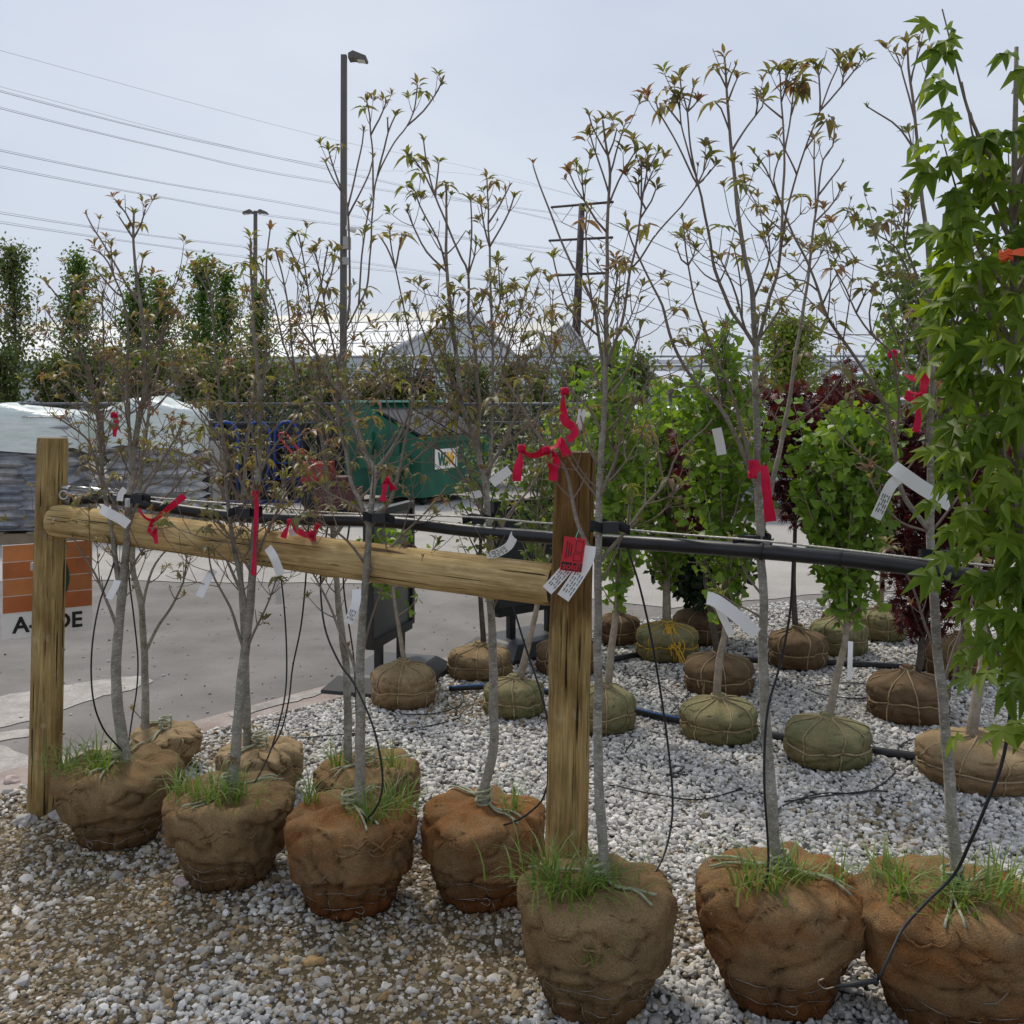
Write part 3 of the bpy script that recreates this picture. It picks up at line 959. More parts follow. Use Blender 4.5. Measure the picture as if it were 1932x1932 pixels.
# -- street lamps
def lamp(label, px, y_top, d, w, heads, hw):
    top = P(px, y_top, d)
    T = thing('street_lamp', label, 'street lamp', Vector((top.x, d, 0)))
    mb = MB(); mb.tube([Vector((top.x - .02, d, 0)), Vector((top.x, d, top.z))], [w * .56, w * .46], 4)
    mb.build('pole', MT['pole_bronze'], T, smooth=False)
    mb = MB(); mb.box((top.x - .02, d, .04), (w * 2.4, w * 2.4, .08)); mb.build('base_plate', MT['pole_bronze'], T, smooth=False)
    for sgn in heads:
        mb = MB()
        x0 = top.x + sgn * w * .6; z = top.z - .10
        prof = [(0, -.02), (0, .10), (hw * .25, .16), (hw * .95, .04), (hw, 0.0), (hw * .98, -.06), (hw * .3, -.01)]
        mb.prism([(x0 + sgn * a, d - .17, z + b) for a, b in prof][::sgn], (0, .34, 0))
        h = mb.build('lamp_head', MT['pole_bronze'], T, smooth=False)
        mb = MB(); mb.box((x0 + sgn * hw * .68, d, z - .045), (hw * .4, .24, .02)); mb.build('lens', MT['tag_white'], h, smooth=False)
    return T, top
Tm, top = lamp('tall bronze street lamp with a single head and a camera on its pole', 649, 104, 24, .20, (1,), .43)
c = P(660, 460, 24)
mb = MB(); mb.box((c.x - .05, 23.9, c.z), (.16, .2, .28)); mb.build('junction_box', MT['wall_grey'], Tm, smooth=False)
mb = MB(); mb.box((c.x - .09, 23.9, c.z - .42), (.12, .14, .17)); mb.build('junction_box', MT['wall_grey'], Tm, smooth=False)
mb = MB(); q = P(664, 435, 24); mb.tube([q + Vector((-.1, -.1, .06)), q + Vector((.1, -.16, -.02))], .07, 8); mb.build('camera_housing', MT['tag_white'], Tm)
lamp('slim bronze street lamp with twin heads above the columnar trees', 482, 398, 46, .22, (1, -1), .42)

# -- transmission pylon and conductors
d = 120
base = P(1087, 755, d); T = thing('pylon', 'dark steel transmission pole with three crossarms behind the greenhouses', 'pylon', Vector((base.x, d, 0)))
mb = MB(); mb.tube([Vector((base.x - .4, d, 0)), P(1098, 384, d)], [.62, .36], 10); mb.build('pole', MT['pylon_steel'], T)
ends = []
for (xa, ya, xb, yb) in ((1040, 391, 1157, 381), (1036, 454, 1156, 448), (1039, 520, 1145, 515)):
    a, b = P(xa, ya, d + 3), P(xb, yb, d - 3)
    mb = MB(); mb.tube([a, b], .15, 6); arm = mb.build('crossarm', MT['pylon_steel'], T)
    for p in (a, b):
        q = p + (a - b).normalized() * (-2.0 if p is a else 2.0)
        m_ = p.lerp(a.lerp(b, .5), .35) - Vector((0, 0, 1.9))
        mb = MB(); mb.tube([p, m_, p.lerp(a.lerp(b, .5), .75)], .06, 4); mb.build('insulator', MT['wire_grey'], arm)
        ends.append(m_)
W = thing('power_lines', 'pale power lines sagging from the pylon across the sky', 'power lines', base)
def wire(pts, r):
    mb = MB(); mb.tube(catmull(pts, 3.0), r, 4); mb.build('conductor', MT['wire_grey'], W)
L = [(0, 173, 610, 318, 0), (0, 205, 620, 345, 1), (0, 285, 600, 396, 2), (0, 316, 600, 420, 3), (0, 403, 560, 480, 4), (0, 421, 560, 496, 5)]
for i, (x0, y0, x1, y1, e) in enumerate(L):
    a, b = P(x0 - 300, y0 - (y1 - y0) / (x1 - x0) * 300 - 14, 52), P(x1, y1, 82)
    m_ = P((x0 + x1) / 2 - 100, (y0 + y1) / 2 - 20, 64)
    aa = P(x0, y0, 58)
    wire([a, aa, P((x0 + x1) / 2, y0 + (y1 - y0) * .54, 69), b, ends[e] + Vector((0, 0, 0))], .021)
    wire([a + Vector((0, .3, .14)), aa + Vector((0, .3, .14)), P((x0 + x1) / 2, y0 + (y1 - y0) * .54 - 2, 69), b + Vector((0, 0, .12)), ends[e] + Vector((.05, 0, .1))], .014)
for e in range(6):
    q0 = ends[e]; qx, qy = CX + q0.x / q0.y * F, HY - (q0.z - H) / q0.y * F
    wire([q0, P(qx + 200, qy + 92 - e * 6, 150), P(qx + 420, qy + 178 - e * 13, 185), P(qx + 700, qy + 262 - e * 22, 235)], .055)
for (x0, y0, x1, y1) in ((-100, 68, 1300, 430), (-100, 138, 1300, 470)):
    wire([P(x0, y0, 58), P(600, y0 + (y1 - y0) * .52, 80), P(1095, 372, 120), P(1700, 560, 230)], .012)

# -- chain-link fence
def chain_fence(label, x0, x1, d, top_y=762, seed=1):
    A, B = P(x0, top_y, d), P(x1, top_y, d)
    ht = A.z
    T = thing('chain_link_fence', label, 'fence', Vector((A.x, d, 0)))
    for z in (ht, ht - .33):
        mb = MB(); mb.tube([Vector((A.x, d, z)), Vector((B.x, d, z))], .026 if z == ht else .016, 6); mb.build('rail', MT['fence_grey'], T)
    n = max(1, int((B.x - A.x) / 2.2))
    for i in range(n + 1):
        x = A.x + (B.x - A.x) * i / n
        mb = MB(); mb.tube([Vector((x, d + .04, 0)), Vector((x, d + .04, ht + .03))], .032, 8); mb.build('post', MT['fence_grey'], T)
    mb = MB(); s = 0.075; w_ = B.x - A.x
    for sg in (1, -1):
        t = -ht
        while t < w_ + ht:
            xa, xb = t, t + sg * 0 + ht
            lo, hi = max(0, -t), min(ht, w_ - t)
            if hi > lo:
                if sg == 1: p, q = Vector((A.x + t + lo, d - .02, lo)), Vector((A.x + t + hi, d - .02, hi))
                else: p, q = Vector((B.x - t - lo, d - .025, lo)), Vector((B.x - t - hi, d - .025, hi))
                mb.tube([p, q], .0034, 3, cap=False)
            t += s
    tag(mb.build('wire_mesh', MT['fence_grey'], T), kind='stuff')
    return T
chain_fence('long chain link fence behind the bagged soil pallets', -120, 650, 18)
chain_fence('chain link fence to the right of the green dumpster', 862, 1320, 18.6)

# -- dumpster
C0 = Vector((-1.37, 15.45, 0)); sdv = Vector((-.845, .535, 0)); fr = Vector((.535, .845, 0))
T = thing('dumpster', 'green steel dumpster with sloping black lid and white logo panel', 'dumpster', C0)
dep, wid = 1.53, 1.85
up = Vector((0, 0, 1))
prof = [(0, .12), (0, 1.0), (dep * .62, 1.42), (dep * .70, 1.56), (dep, 1.56), (dep, .12)]
mb = MB(); mb.prism([C0 + sdv * a + up * b for a, b in prof], fr * wid); mb.build('body', MT['dumpster_green'], T, smooth=False)
mb = MB()
q = [(0, 1.03), (dep * .60, 1.44), (dep * .60, 1.48), (0, 1.07)]
for i in (0, 1):
    mb = MB(); mb.prism([C0 + fr * (wid * (.02 + .5 * i)) + sdv * a + up * b for a, b in q], fr * wid * .46); mb.build('lid', MT['black_plastic'], T, smooth=False)
mb = MB(); mb.prism([C0 + sdv * a + up * b - fr * .03 for a, b in ((dep * .62, 1.565), (dep * 1.02, 1.565), (dep * 1.02, 1.60), (dep * .62, 1.60))], fr * (wid + .06)); mb.build('top_cover', MT['lid_teal'], T, smooth=False)
mb = MB(); mb.prism([C0 + sdv * a + up * b - fr * .03 for a, b in ((-.06, .95), (0.03, .95), (.03, 1.04), (-.06, 1.04))], fr * (wid + .06)); mb.build('lip', MT['dumpster_green'], T, smooth=False)
for s in (.25, .6):
    mb = MB(); mb.prism([C0 + sdv * (dep * s + a) + up * b - fr * .05 for a, b in ((0, .2), (.08, .2), (.08, 1.1), (0, 1.1))], fr * .05); mb.build('rib', MT['dumpster_green'], T, smooth=False)
mb = MB(); mb.prism([C0 + sdv * (.2 + a) + up * b - fr * .14 for a, b in ((0, .55), (.9, .55), (.9, .75), (0, .75))], fr * .13); mb.build('fork_pocket', MT['dumpster_green'], T, smooth=False)
for s in (0.1, .85):
    mb = MB(); c = C0 + fr * wid * s + sdv * .1 + up * .06; mb.tube([c - fr * .03, c + fr * .03], .06, 12); mb.build('caster', MT['black_plastic'], T)
nf = -sdv
pc = C0 + fr * .62 + up * .69
Mx = Matrix((( fr.x, up.x, nf.x), (fr.y, up.y, nf.y), (fr.z, up.z, nf.z)))
mb = MB(); mb.box(pc + nf * .012, (.58, .31, .012), Mx); lg = mb.build('logo_panel', MT['tag_white'], T, smooth=False)
def letter(pl, mat, off, sc, nm):
    mb = MB(); mb.prism([pc + nf * .019 + fr * ((x - .5) * sc + off) + up * ((y - .5) * sc) for x, y in pl], nf * .004); mb.build(nm, mat, lg, smooth=False)
Wl = [(0, 1), (.2, 1), (.3, .4), (.42, 1), (.58, 1), (.7, .4), (.8, 1), (1, 1), (.8, 0), (.6, 0), (.5, .55), (.4, 0), (.2, 0)]
Ml = [(.02, 0), (.14, 1), (.36, 1), (.5, .5), (.66, 1), (.9, 1), (1.0, 0), (.8, 0), (.76, .6), (.58, 0), (.42, 0), (.3, .62), (.2, 0)]
letter(Wl, MT['logo_green'], -.12, .21, 'letter_w')
letter(Ml, MT['logo_gold'], .085, .21, 'letter_m')

# -- pallets of bagged soil
k = N('soil_bag')
v = k.coord((1, 1, 1))
f = k.noise(v, 6, 5, .6)
c = k.ramp(f, [(0.3, (0.27, 0.265, 0.26)), (0.5, (0.52, 0.51, 0.50)), (0.68, (0.80, 0.79, 0.77))])
oi = k.n('ShaderNodeObjectInfo')
c = k.mix(k.math('MULTIPLY', k.math('GREATER_THAN', oi.outputs['Random'], .8), .35), c, (0.16, 0.22, 0.38))
k.col(c); k.rough(0.35, 0.5); k.bump(k.noise(k.coord((1, 1, 3)), 12, 6, .7), .9, .04)
MT['soil_bag'] = k.m
k = N('stretch_film')
f = k.noise(k.coord((1, 1, 2.5)), 3, 5, .6)
k.col(k.ramp(f, [(0.3, (0.58, 0.67, 0.61)), (0.7, (0.80, 0.83, 0.79))])); k.rough(0.3, .5); k.bump(k.noise(k.coord((1, 1, 5)), 6, 5), .6, .03)
MT['stretch_film'] = k.m
plain('pallet_wood', (0.26, 0.20, 0.13), .9, var=.2, scale=8)
def pillow(lx, ly, lz, seed):
    rs = random.Random(seed); mb = MB(); nu, nv = 9, 7
    for side in (1, -1):
        rows = []
        for j in range(nv):
            r = []
            for i in range(nu):
                u, v_ = i / (nu - 1) * 2 - 1, j / (nv - 1) * 2 - 1
                h = (max(0, 1 - abs(u) ** 3.2) * max(0, 1 - abs(v_) ** 3.2)) ** .5
                h *= 1 + .18 * noise.noise(Vector((u * 2 + seed, v_ * 2, seed)))
                r.append(Vector((u * lx / 2 * (1 - .04 * rs.random()), v_ * ly / 2, side * h * lz / 2)))
            rows.append(r if side == 1 else r[::-1])
        mb.grid(rows)
    return mb.mesh('bag', MT['soil_bag'], True)
BAGS = [pillow(.62, .50, .17, s) for s in range(4)]
def bag_stack(label, cx, cy, ang, w_, dp, ht, film_top, seed, group, layers=None):
    rs = random.Random(seed)
    T = thing('bag_pallet', label, 'pallet', Vector((cx, cy, 0)), group)
    R = Matrix.Rotation(RAD(ang), 4, 'Z'); base = Matrix.Translation((cx, cy, 0)) @ R
    T_ = lambda v: base @ Vector(v)
    for i in range(5):
        mb = MB(); mb.box(T_((-w_ / 2 + .06 + i * (w_ - .12) / 4, 0, .12)), (.10, dp, .02), R.to_3x3()); mb.build('pallet_board', MT['pallet_wood'], T, smooth=False)
    for i in (-1, 0, 1):
        mb = MB(); mb.box(T_((0, i * dp * .45, .055)), (w_, .09, .11), R.to_3x3()); mb.build('pallet_bearer', MT['pallet_wood'], T, smooth=False)
    mb = MB(); mb.box(T_((0, 0, .14 + ht / 2 - .05)), (w_ - .16, dp - .16, ht - .1), R.to_3x3()); mb.build('stack_core', MT['soil_bag'], T, smooth=False)
    nl = layers or int(ht / .098)
    for l in range(nl):
        z = .20 + l * ht / nl
        nx = max(2, round(w_ / .58)); ny = max(2, round(dp / .48))
        for i in range(nx):
            for j in range(ny):
                if 0 < i < nx - 1 and 0 < j < ny - 1: continue
                off = (.05 if l % 2 else -.05)
                x = -w_ / 2 + (i + .5) * w_ / nx + off * .5 + rs.uniform(-.02, .02)
                y = -dp / 2 + (j + .5) * dp / ny + rs.uniform(-.025, .025)
                M = base @ Matrix.Translation((x, y, z + rs.uniform(-.01, .01))) @ Euler((rs.uniform(-.07, .07), rs.uniform(-.06, .06), rs.uniform(-.08, .08) + (math.pi if rs.random() < .5 else 0))).to_matrix().to_4x4() @ Matrix.Diagonal((w_ / nx / .60, dp / ny / .48, 1.05 * ht / nl / .14, 1))
                inst('bag', rs.choice(BAGS), T, M)
    # film hood pulled over the upper layers
    if film_top > 0:
        mb = MB(); rows = []
        nseg = 64
        zt = .14 + ht + .07; zb = zt - film_top
        for t, zz, sc in ((0, zt + .02, .0), (.1, zt + .02, .5), (.2, zt + .01, .82), (.3, zt - .02, .97), (.4, zt - .08, 1.03), (.6, zt - film_top * .35, 1.05), (.8, zt - film_top * .7, 1.045), (1, zb, 1.05)):
            r = []
            for i in range(nseg):
                a = 2 * math.pi * i / nseg
                cu, su = math.cos(a), math.sin(a)
                x = w_ / 2 * math.copysign(abs(cu) ** .28, cu); y = dp / 2 * math.copysign(abs(su) ** .28, su)
                nn = noise.noise(Vector((x * 3, y * 3, zz * 4 + seed)))
                r.append(T_((x * sc, y * sc, zz + nn * .045 * (1 if t < .9 else 2.2) + (.05 * math.sin(x * 6 + seed) if t < .35 else 0))))
            rows.append(r)
        mb.grid(rows, closed=True)
        mb.build('film_hood', MT['stretch_film'], T)
    return T
bag_stack('stacked grey soil bags under a pale film hood, beside the row sign', -5.75, 11.9, 6, 1.5, 1.1, 1.30, .50, 1, 'pallets of bagged soil by the lane')
bag_stack('stacked grey soil bags under film, second pallet from the row sign', -4.35, 12.6, 4, 1.0, 1.1, 1.36, .55, 2, 'pallets of bagged soil by the lane')
bag_stack('film topped bag stack behind the yellow flowers', 2.0, 15.2, -8, 1.25, 1.0, 1.25, .42, 3, 'bag stacks behind the maples')
bag_stack('film topped grey bag stack between the flowers and the tall stacks', 3.35, 14.6, -4, 1.15, 1.0, 1.22, .40, 4, 'bag stacks behind the maples')
bag_stack('unwrapped tall grey bag stack beside the lime green tree', 4.55, 15.8, 10, 1.2, 1.0, 1.55, 0, 5, 'bag stacks behind the maples')
bag_stack('tall grey bag stack with a dark film cover in front of the hut', 5.75, 16.4, -12, 1.4, 1.0, 1.52, 0, 6, 'bag stacks behind the maples')

# -- hand trucks, tiller and crates against the fence
plain('truck_blue', (0.006, 0.05, 0.26), .4)
plain('tiller_red', (0.38, 0.012, 0.014), .4)
plain('dark_rubber', (0.02, 0.02, 0.02), .8)
plain('crate_maroon', (0.075, 0.018, 0.02), .6)
def hand_truck(px, yb, d, label, lean):
    b = G(px, yb); c = Vector((b.x, b.y, 0))
    T = thing('hand_truck', label, 'hand truck', c, 'blue hand trucks by the fence')
    s = Vector((math.cos(lean), math.sin(lean), 0)); bk = Vector((-s.y, s.x, 0))
    pts = []
    for a in np.linspace(0, math.pi, 9):
        pts.append(c + s * (-.19 * math.cos(a)) + bk * .18 + up * (1.02 + .24 * math.sin(a)))
    mb = MB(); mb.tube([c - s * .19 + bk * .02 + up * .16] + pts + [c + s * .19 + bk * .02 + up * .16], .024, 8); mb.build('tube_frame', MT['truck_blue'], T)
    for z in (.35, .6, .85):
        mb = MB(); mb.tube([c - s * .19 + bk * (.02 + .16 * z) + up * z, c + s * .19 + bk * (.02 + .16 * z) + up * z], .014, 6); mb.build('crossbar', MT['truck_blue'], T)
    mb = MB(); mb.box(c - bk * .12 + up * .02, (.42, .26, .02), Matrix.Rotation(lean, 3, 'Z')); mb.build('toe_plate', MT['truck_blue'], T, smooth=False)
    for e in (-1, 1):
        mb = MB(); q = c + s * e * .25 + bk * .06 + up * .13; mb.tube([q - s * .035, q + s * .035], .13, 16); wh = mb.build('wheel', MT['dark_rubber'], T, sharp=40)
        mb = MB(); mb.tube([q - s * .04, q + s * .04], .06, 10); mb.build('hub', MT['steel'], wh, sharp=40)
hand_truck(425, 950, 0, 'blue tubular hand truck nearest the soil pallets', .25)
hand_truck(480, 948, 0, 'blue tubular hand truck in the middle of the three', -.1)
hand_truck(540, 946, 0, 'blue tubular hand truck beside the red tiller', .15)
c = G(600, 962); T = thing('garden_tiller', 'red garden tiller with dark wheels near the dumpster', 'tiller', c)
mb = MB(); mb.box(c + up * .55, (.42, .36, .3)); mb.build('engine_cover', MT['tiller_red'], T, smooth=False)
mb = MB(); mb.tube(catmull([c + Vector((-.2, .1, .6)), c + Vector((-.45, .2, .85)), c + Vector((-.62, .2, 1.08)), c + Vector((-.5, .2, 1.12))], .05), .02, 6); mb.build('handle', MT['tiller_red'], T)
mb = MB(); mb.tube(catmull([c + Vector((.1, .1, .6)), c + Vector((-.2, -.2, .85)), c + Vector((-.4, -.25, 1.1))], .05), .02, 6); mb.build('handle', MT['tiller_red'], T)
for e in (-1, 1):
    q = c + Vector((.02, e * .26, .22)); mb = MB(); mb.tube([q - Vector((0, .06, 0)), q + Vector((0, .06, 0))], .22, 18); mb.build('wheel', MT['dark_rubber'], T, sharp=40)
mb = MB(); mb.box(c + Vector((.34, 0, .35)), (.2, .4, .28)); mb.build('tine_guard', MT['crate_maroon'], T, smooth=False)
for i, (px, yb, sz, m_, lb) in enumerate((( 330, 968, (.9, .7, .75), 'black_plastic', 'black plastic crate by the second soil pallet'), (640, 985, (.55, .5, .45), 'crate_maroon', 'maroon crate between the tiller and dumpster'), (380, 962, (.5, .5, 1.0), 'wall_grey', 'grey bin beside the blue hand trucks'))):
    c = G(px, yb); T = thing('crate', lb, 'crate', c)
    mb = MB(); rows = []
    for z, s in ((0, .92), (sz[2], 1.0), (sz[2], .94), (.04, .88)):
        rows.append([c + Vector((a * sz[0] / 2 * s, b * sz[1] / 2 * s, z)) for a, b in ((-1, -1), (1, -1), (1, 1), (-1, 1))])
    mb.grid(rows, closed=True); mb.poly(rows[3]); mb.build('body', MT[m_], T, smooth=False)
    mb = MB()
    for z in (.3, .65):
        for a, b, sx, sy in ((0, -1, 1, .0), (0, 1, 1, 0), (-1, 0, 0, 1), (1, 0, 0, 1)):
            mb.box(c + Vector((a * sz[0] * .48, b * sz[1] * .48, sz[2] * z)), (sz[0] * sx + .03, sz[1] * sy + .03, .035))
    mb.box(c + up * sz[2], (.0, .0, .0)) if False else None
    mb.build('rim', MT[m_], T, smooth=False)

plain('pot_black', (0.022, 0.022, 0.024), .55, var=.3, scale=5)
def pot_stack(px, d, n, r, label):
    c = Vector((P(px, 755, d).x, d, 0)); rr = random.Random(int(px))
    T = thing('pot_stack', label, 'pots', c, 'stacks of black nursery pots by the fence')
    for i in range(n):
        z = i * .115; dx, dy = rr.uniform(-.012, .012), rr.uniform(-.012, .012)
        mb = MB(); rows = [[c + Vector((dx + math.cos(a) * q, dy + math.sin(a) * q, z + zz)) for a in np.linspace(0, 2 * math.pi, 16, endpoint=False)] for q, zz in ((r * .78, 0), (r * .97, .27), (r * 1.06, .275), (r * 1.06, .31), (r * .95, .31), (r * .8, .05))]
        mb.grid(rows, closed=True); mb.poly(rows[-1]); mb.poly(rows[0][::-1]); mb.build('pot', MT['pot_black'], T, sharp=45)
for px, n, r, lb in ((292, 8, .2, 'stack of black pots touching the second soil pallet'), (345, 9, .22, 'tall stack of black pots behind the black crate'), (372, 7, .2, 'short stack of black pots left of the grey bin'), (402, 9, .21, 'stack of black pots between the grey bin and blue hand trucks'), (452, 9, .22, 'stack of black pots behind the first blue hand truck'), (508, 8, .22, 'stack of black pots behind the middle blue hand truck'), (562, 9, .22, 'stack of black pots between hand trucks and tiller'), (622, 9, .22, 'stack of black pots behind the maroon crate'), (648, 8, .2, 'stack of black pots against the dumpster')):
    pot_stack(px, 16.6, n, r, lb)
# -- black A-frame signs on weighted bases
plain('sign_dark', (0.05, 0.06, 0.06), .3, var=.2, scale=3)
def stand_sign(label, px, yb, ang, ht):
    c = G(px, yb); T = thing('stand_sign', label, 'sign', c, 'black stand signs by the lane')
    R = Matrix.Rotation(RAD(ang), 3, 'Z')
    s, n_ = R @ Vector((1, 0, 0)), R @ Vector((0, 1, 0))
    mb = MB(); rows = []
    for z, k_ in ((0, 1), (.03, .98), (.09, .75), (.10, .7)):
        rows.append([c + s * (a * .36 * k_) + n_ * (b * .26 * k_) + up * z for a, b in ((-1, -1), (1, -1), (1, 1), (-1, 1))])
    mb.grid(rows, closed=True); mb.poly(rows[3]); mb.build('base', MT['black_plastic'], T, smooth=False)
    for e in (-1, 1):
        mb = MB(); mb.box(c + s * e * .16 + up * .17, (.05, .035, .2), R); mb.build('spring_leg', MT['black_plastic'], T, smooth=False)
    z0, z1 = .27, ht
    mb = MB()
    for e in (-1, 1):
        mb.box(c + s * e * .30 + up * (z0 + z1) / 2, (.035, .05, z1 - z0), R)
    mb.box(c + up * z0, (.56, .052, .05), R); mb.box(c + up * z1, (.64, .052, .04), R)
    mb.build('frame', MT['black_plastic'], T, smooth=False)
    mb = MB(); mb.box(c + up * (z0 + z1) / 2, (.56, .02, z1 - z0 - .05), R); mb.build('panel', MT['sign_dark'], T, smooth=False)
stand_sign('black stand sign on a weighted base beside the tan root ball', 736, 1286, 74, .98)
stand_sign('black stand sign on a weighted base behind the post', 1000, 1225, 40, .95)

# -- trees and shrubs beyond the fence
def far_tree(name, label, px, y_top, w_px, d, y_low, leaf, seed, group=None, n=2600, conical=1.0, lsize=.085, trunkr=.05, gaps=0.5):
    """columnar crown: many leaves clumped along unseen shoots, with gaps"""
    rs = np.random.default_rng(seed)
    x = P(px, 755, d).x; zt = P(0, y_top, d).z; zb = max(.15, P(0, y_low, d).z); R = w_px / 2 / F * d
    T = thing(name, label, 'tree' if 'tree' in name else 'shrub', Vector((x, d, 0)), group)
    tp = catmull([Vector((x, d, 0)), Vector((x + .05, d, zb + (zt - zb) * .4)), Vector((x - .02, d, zb + (zt - zb) * .97))], .2)
    mb = MB(); mb.tube(tp, [trunkr + (.006 - trunkr) * i / (len(tp) - 1) for i in range(len(tp))], 7); mb.build('trunk', MT['dark_bark'], T)
    ns = 70
    n = int(n * 1.5)
    pos, dirs = [], []
    mbb = MB()
    for s in range(ns):
        t = rs.uniform(0, 1) ** 1.1
        z = zb + (zt - zb) * t
        az = rs.uniform(0, 2 * math.pi)
        r = R * ((1 - t) ** .8 * conical + (1 - conical)) * rs.uniform(.55, 1.15) + .06
        p0 = Vector((x, d, z)); p1 = p0 + Vector((math.cos(az) * r, math.sin(az) * r, min(r * rs.uniform(.7, 1.5), zt - z + .1)))
        mbb.tube([p0, p0.lerp(p1, .55) + Vector((0, 0, .03)), p1], [.012, .008, .003], 4, cap=False)
        m_ = n // ns
        for q in range(m_):
            f_ = rs.uniform(.15, 1.02)
            c = p0.lerp(p1, f_) + Vector(rs.normal(0, .085 + .05 * R, 3))
            pos.append(c); dirs.append(Vector(rs.normal(0, 1, 3)) + Vector((0, 0, -.3)))
    for q in range(n // 12):
        f_ = rs.uniform(.55, 1.0)
        pos.append(Vector((x, d, zb + (zt - zb) * f_)) + Vector(rs.normal(0, .09 * (1.2 - f_) + .02, 3))); dirs.append(Vector(rs.normal(0, 1, 3)))
    mbb.build('branches', MT['dark_bark'], T)
    tag(leaves('crown', T_RHOMB, [tuple(p) for p in pos], [tuple(p) for p in dirs], lsize * rs.uniform(.6, 1.25, len(pos)), MT[leaf], T, rs), kind='stuff')
    return T
gp = 'columnar trees beyond the fence'
far_tree('columnar_tree', 'pale sparse tree beyond the fence left of the columnar pears', 25, 472, 120, 21.5, 745, 'pale_tree_leaf', 11, gp, 2300, .75)
far_tree('columnar_tree', 'columnar pear tree with the sharpest narrow tip beyond the fence', 146, 486, 118, 22, 745, 'pear_leaf', 12, gp, 3200)
far_tree('columnar_tree', 'leafy columnar tree directly behind the two stemmed dogwood', 262, 522, 104, 22.4, 745, 'pear_leaf', 13, gp, 2900)
far_tree('columnar_tree', 'short columnar tree squeezed between two taller ones', 303, 530, 76, 23.2, 745, 'pear_leaf', 14, gp, 1900)
far_tree('columnar_tree', 'columnar tree behind bare clipped dogwood shoots', 381, 500, 104, 22, 745, 'pear_leaf', 15, gp, 2900)
far_tree('columnar_tree', 'slim columnar tree just left of the twin headed lamp', 424, 520, 90, 22.6, 745, 'pear_leaf', 16, gp, 2500)
far_tree('columnar_tree', 'slender columnar tree growing against the twin headed lamp', 489, 556, 64, 25, 745, 'pear_leaf', 17, gp, 1700)
far_tree('lime_tree', 'rounded lime green tree behind the tall grey bag stack', 1492, 618, 108, 19, 745, 'lime_tree_leaf', 18, None, 3000, .45)
hg = 'shrubs planted along the fence'
rs_ = random.Random(4)
hl = ['hedge_leaf', 'orange_shrub_leaf', 'hedge_leaf', 'conifer_leaf', 'pale_tree_leaf']
hn = {'hedge_leaf': 'dark green shrub', 'orange_shrub_leaf': 'rusty orange shrub', 'conifer_leaf': 'blackish conifer shrub', 'pale_tree_leaf': 'light olive shrub'}
marks_ = [(60, 'behind the film hooded soil pallets'), (200, 'under the sharpest columnar pear'), (330, 'below the columnar trees past the soil pallets'), (450, 'behind the blue hand trucks'), (560, 'behind the red tiller'), (650, 'at the foot of the tall street lamp'), (790, 'behind the green dumpster'), (900, 'under the greenhouse gable'), (1010, 'behind the right hand chain link fence'), (1110, 'below the transmission pole'), (1180, 'behind the film topped bag stacks')]
for i in range(23):
    px = -40 + i * 56 + rs_.uniform(-14, 14); lf = hl[rs_.randrange(5)] if i > 2 else 'hedge_leaf'
    wh = min(marks_, key=lambda m_: abs(m_[0] - px))[1]
    far_tree('fence_shrub', hn[lf] + ' growing ' + wh, px, (700 if 460 < px < 1100 else 688) + rs_.uniform(-14, 12), 92, 20 + rs_.uniform(-.6, 1.2), 890, lf, 40 + i, hg, 1100, .35, .10, .03)
for i in range(8):
    px = 1390 + i * 58 + rs_.uniform(-14, 14)
    far_tree('yard_shrub', 'low olive green shrub across the yard behind the bag stacks', px, 742 + rs_.uniform(-10, 10), 110, 24 + rs_.uniform(-1, 1), 830, 'hedge_leaf', 80 + i, 'low shrubs across the yard', 800, .3, .11, .03)

# -- flower pots
for i, (px, y) in enumerate(((1172, 905), (1195, 895), (1225, 902), (1250, 896))):
    c = G(px, y); c = Vector((c.x, c.y, 0)); T = thing('flower_pot', 'potted plant with yellow flowers beside the film topped bags', 'potted plant', c, 'yellow flowers by the bag stacks')
    mb = MB(); rows = [[c + Vector((math.cos(a) * r, math.sin(a) * r, z)) for a in np.linspace(0, 2 * math.pi, 14, endpoint=False)] for r, z in ((.11, 0), (.15, .3), (.165, .3), (.165, .34), (.14, .34))]
    mb.grid(rows, closed=True); mb.poly(rows[-1]); mb.build('pot', MT['black_plastic'], T)
    rs = np.random.default_rng(200 + i)
    pp = rs.normal(0, .13, (500, 3)) * np.array([1, 1, .9]) + np.array([c.x, c.y, .55]); pp[:, 2] = np.maximum(pp[:, 2], .34)
    tag(leaves('foliage', T_RHOMB, pp, rs.normal(0, 1, (500, 3)), .07 * rs.uniform(.7, 1.2, 500), MT['hedge_leaf'], T, rs), kind='stuff')
    pf = rs.normal(0, .12, (46, 3)) * np.array([1, 1, .4]) + np.array([c.x, c.y, .76])
    tag(leaves('flowers', T_GINKGO, pf, rs.normal(0, 1, (46, 3)), .07 * rs.uniform(.7, 1.2, 46), MT['flower_yellow'], T, rs), kind='stuff')

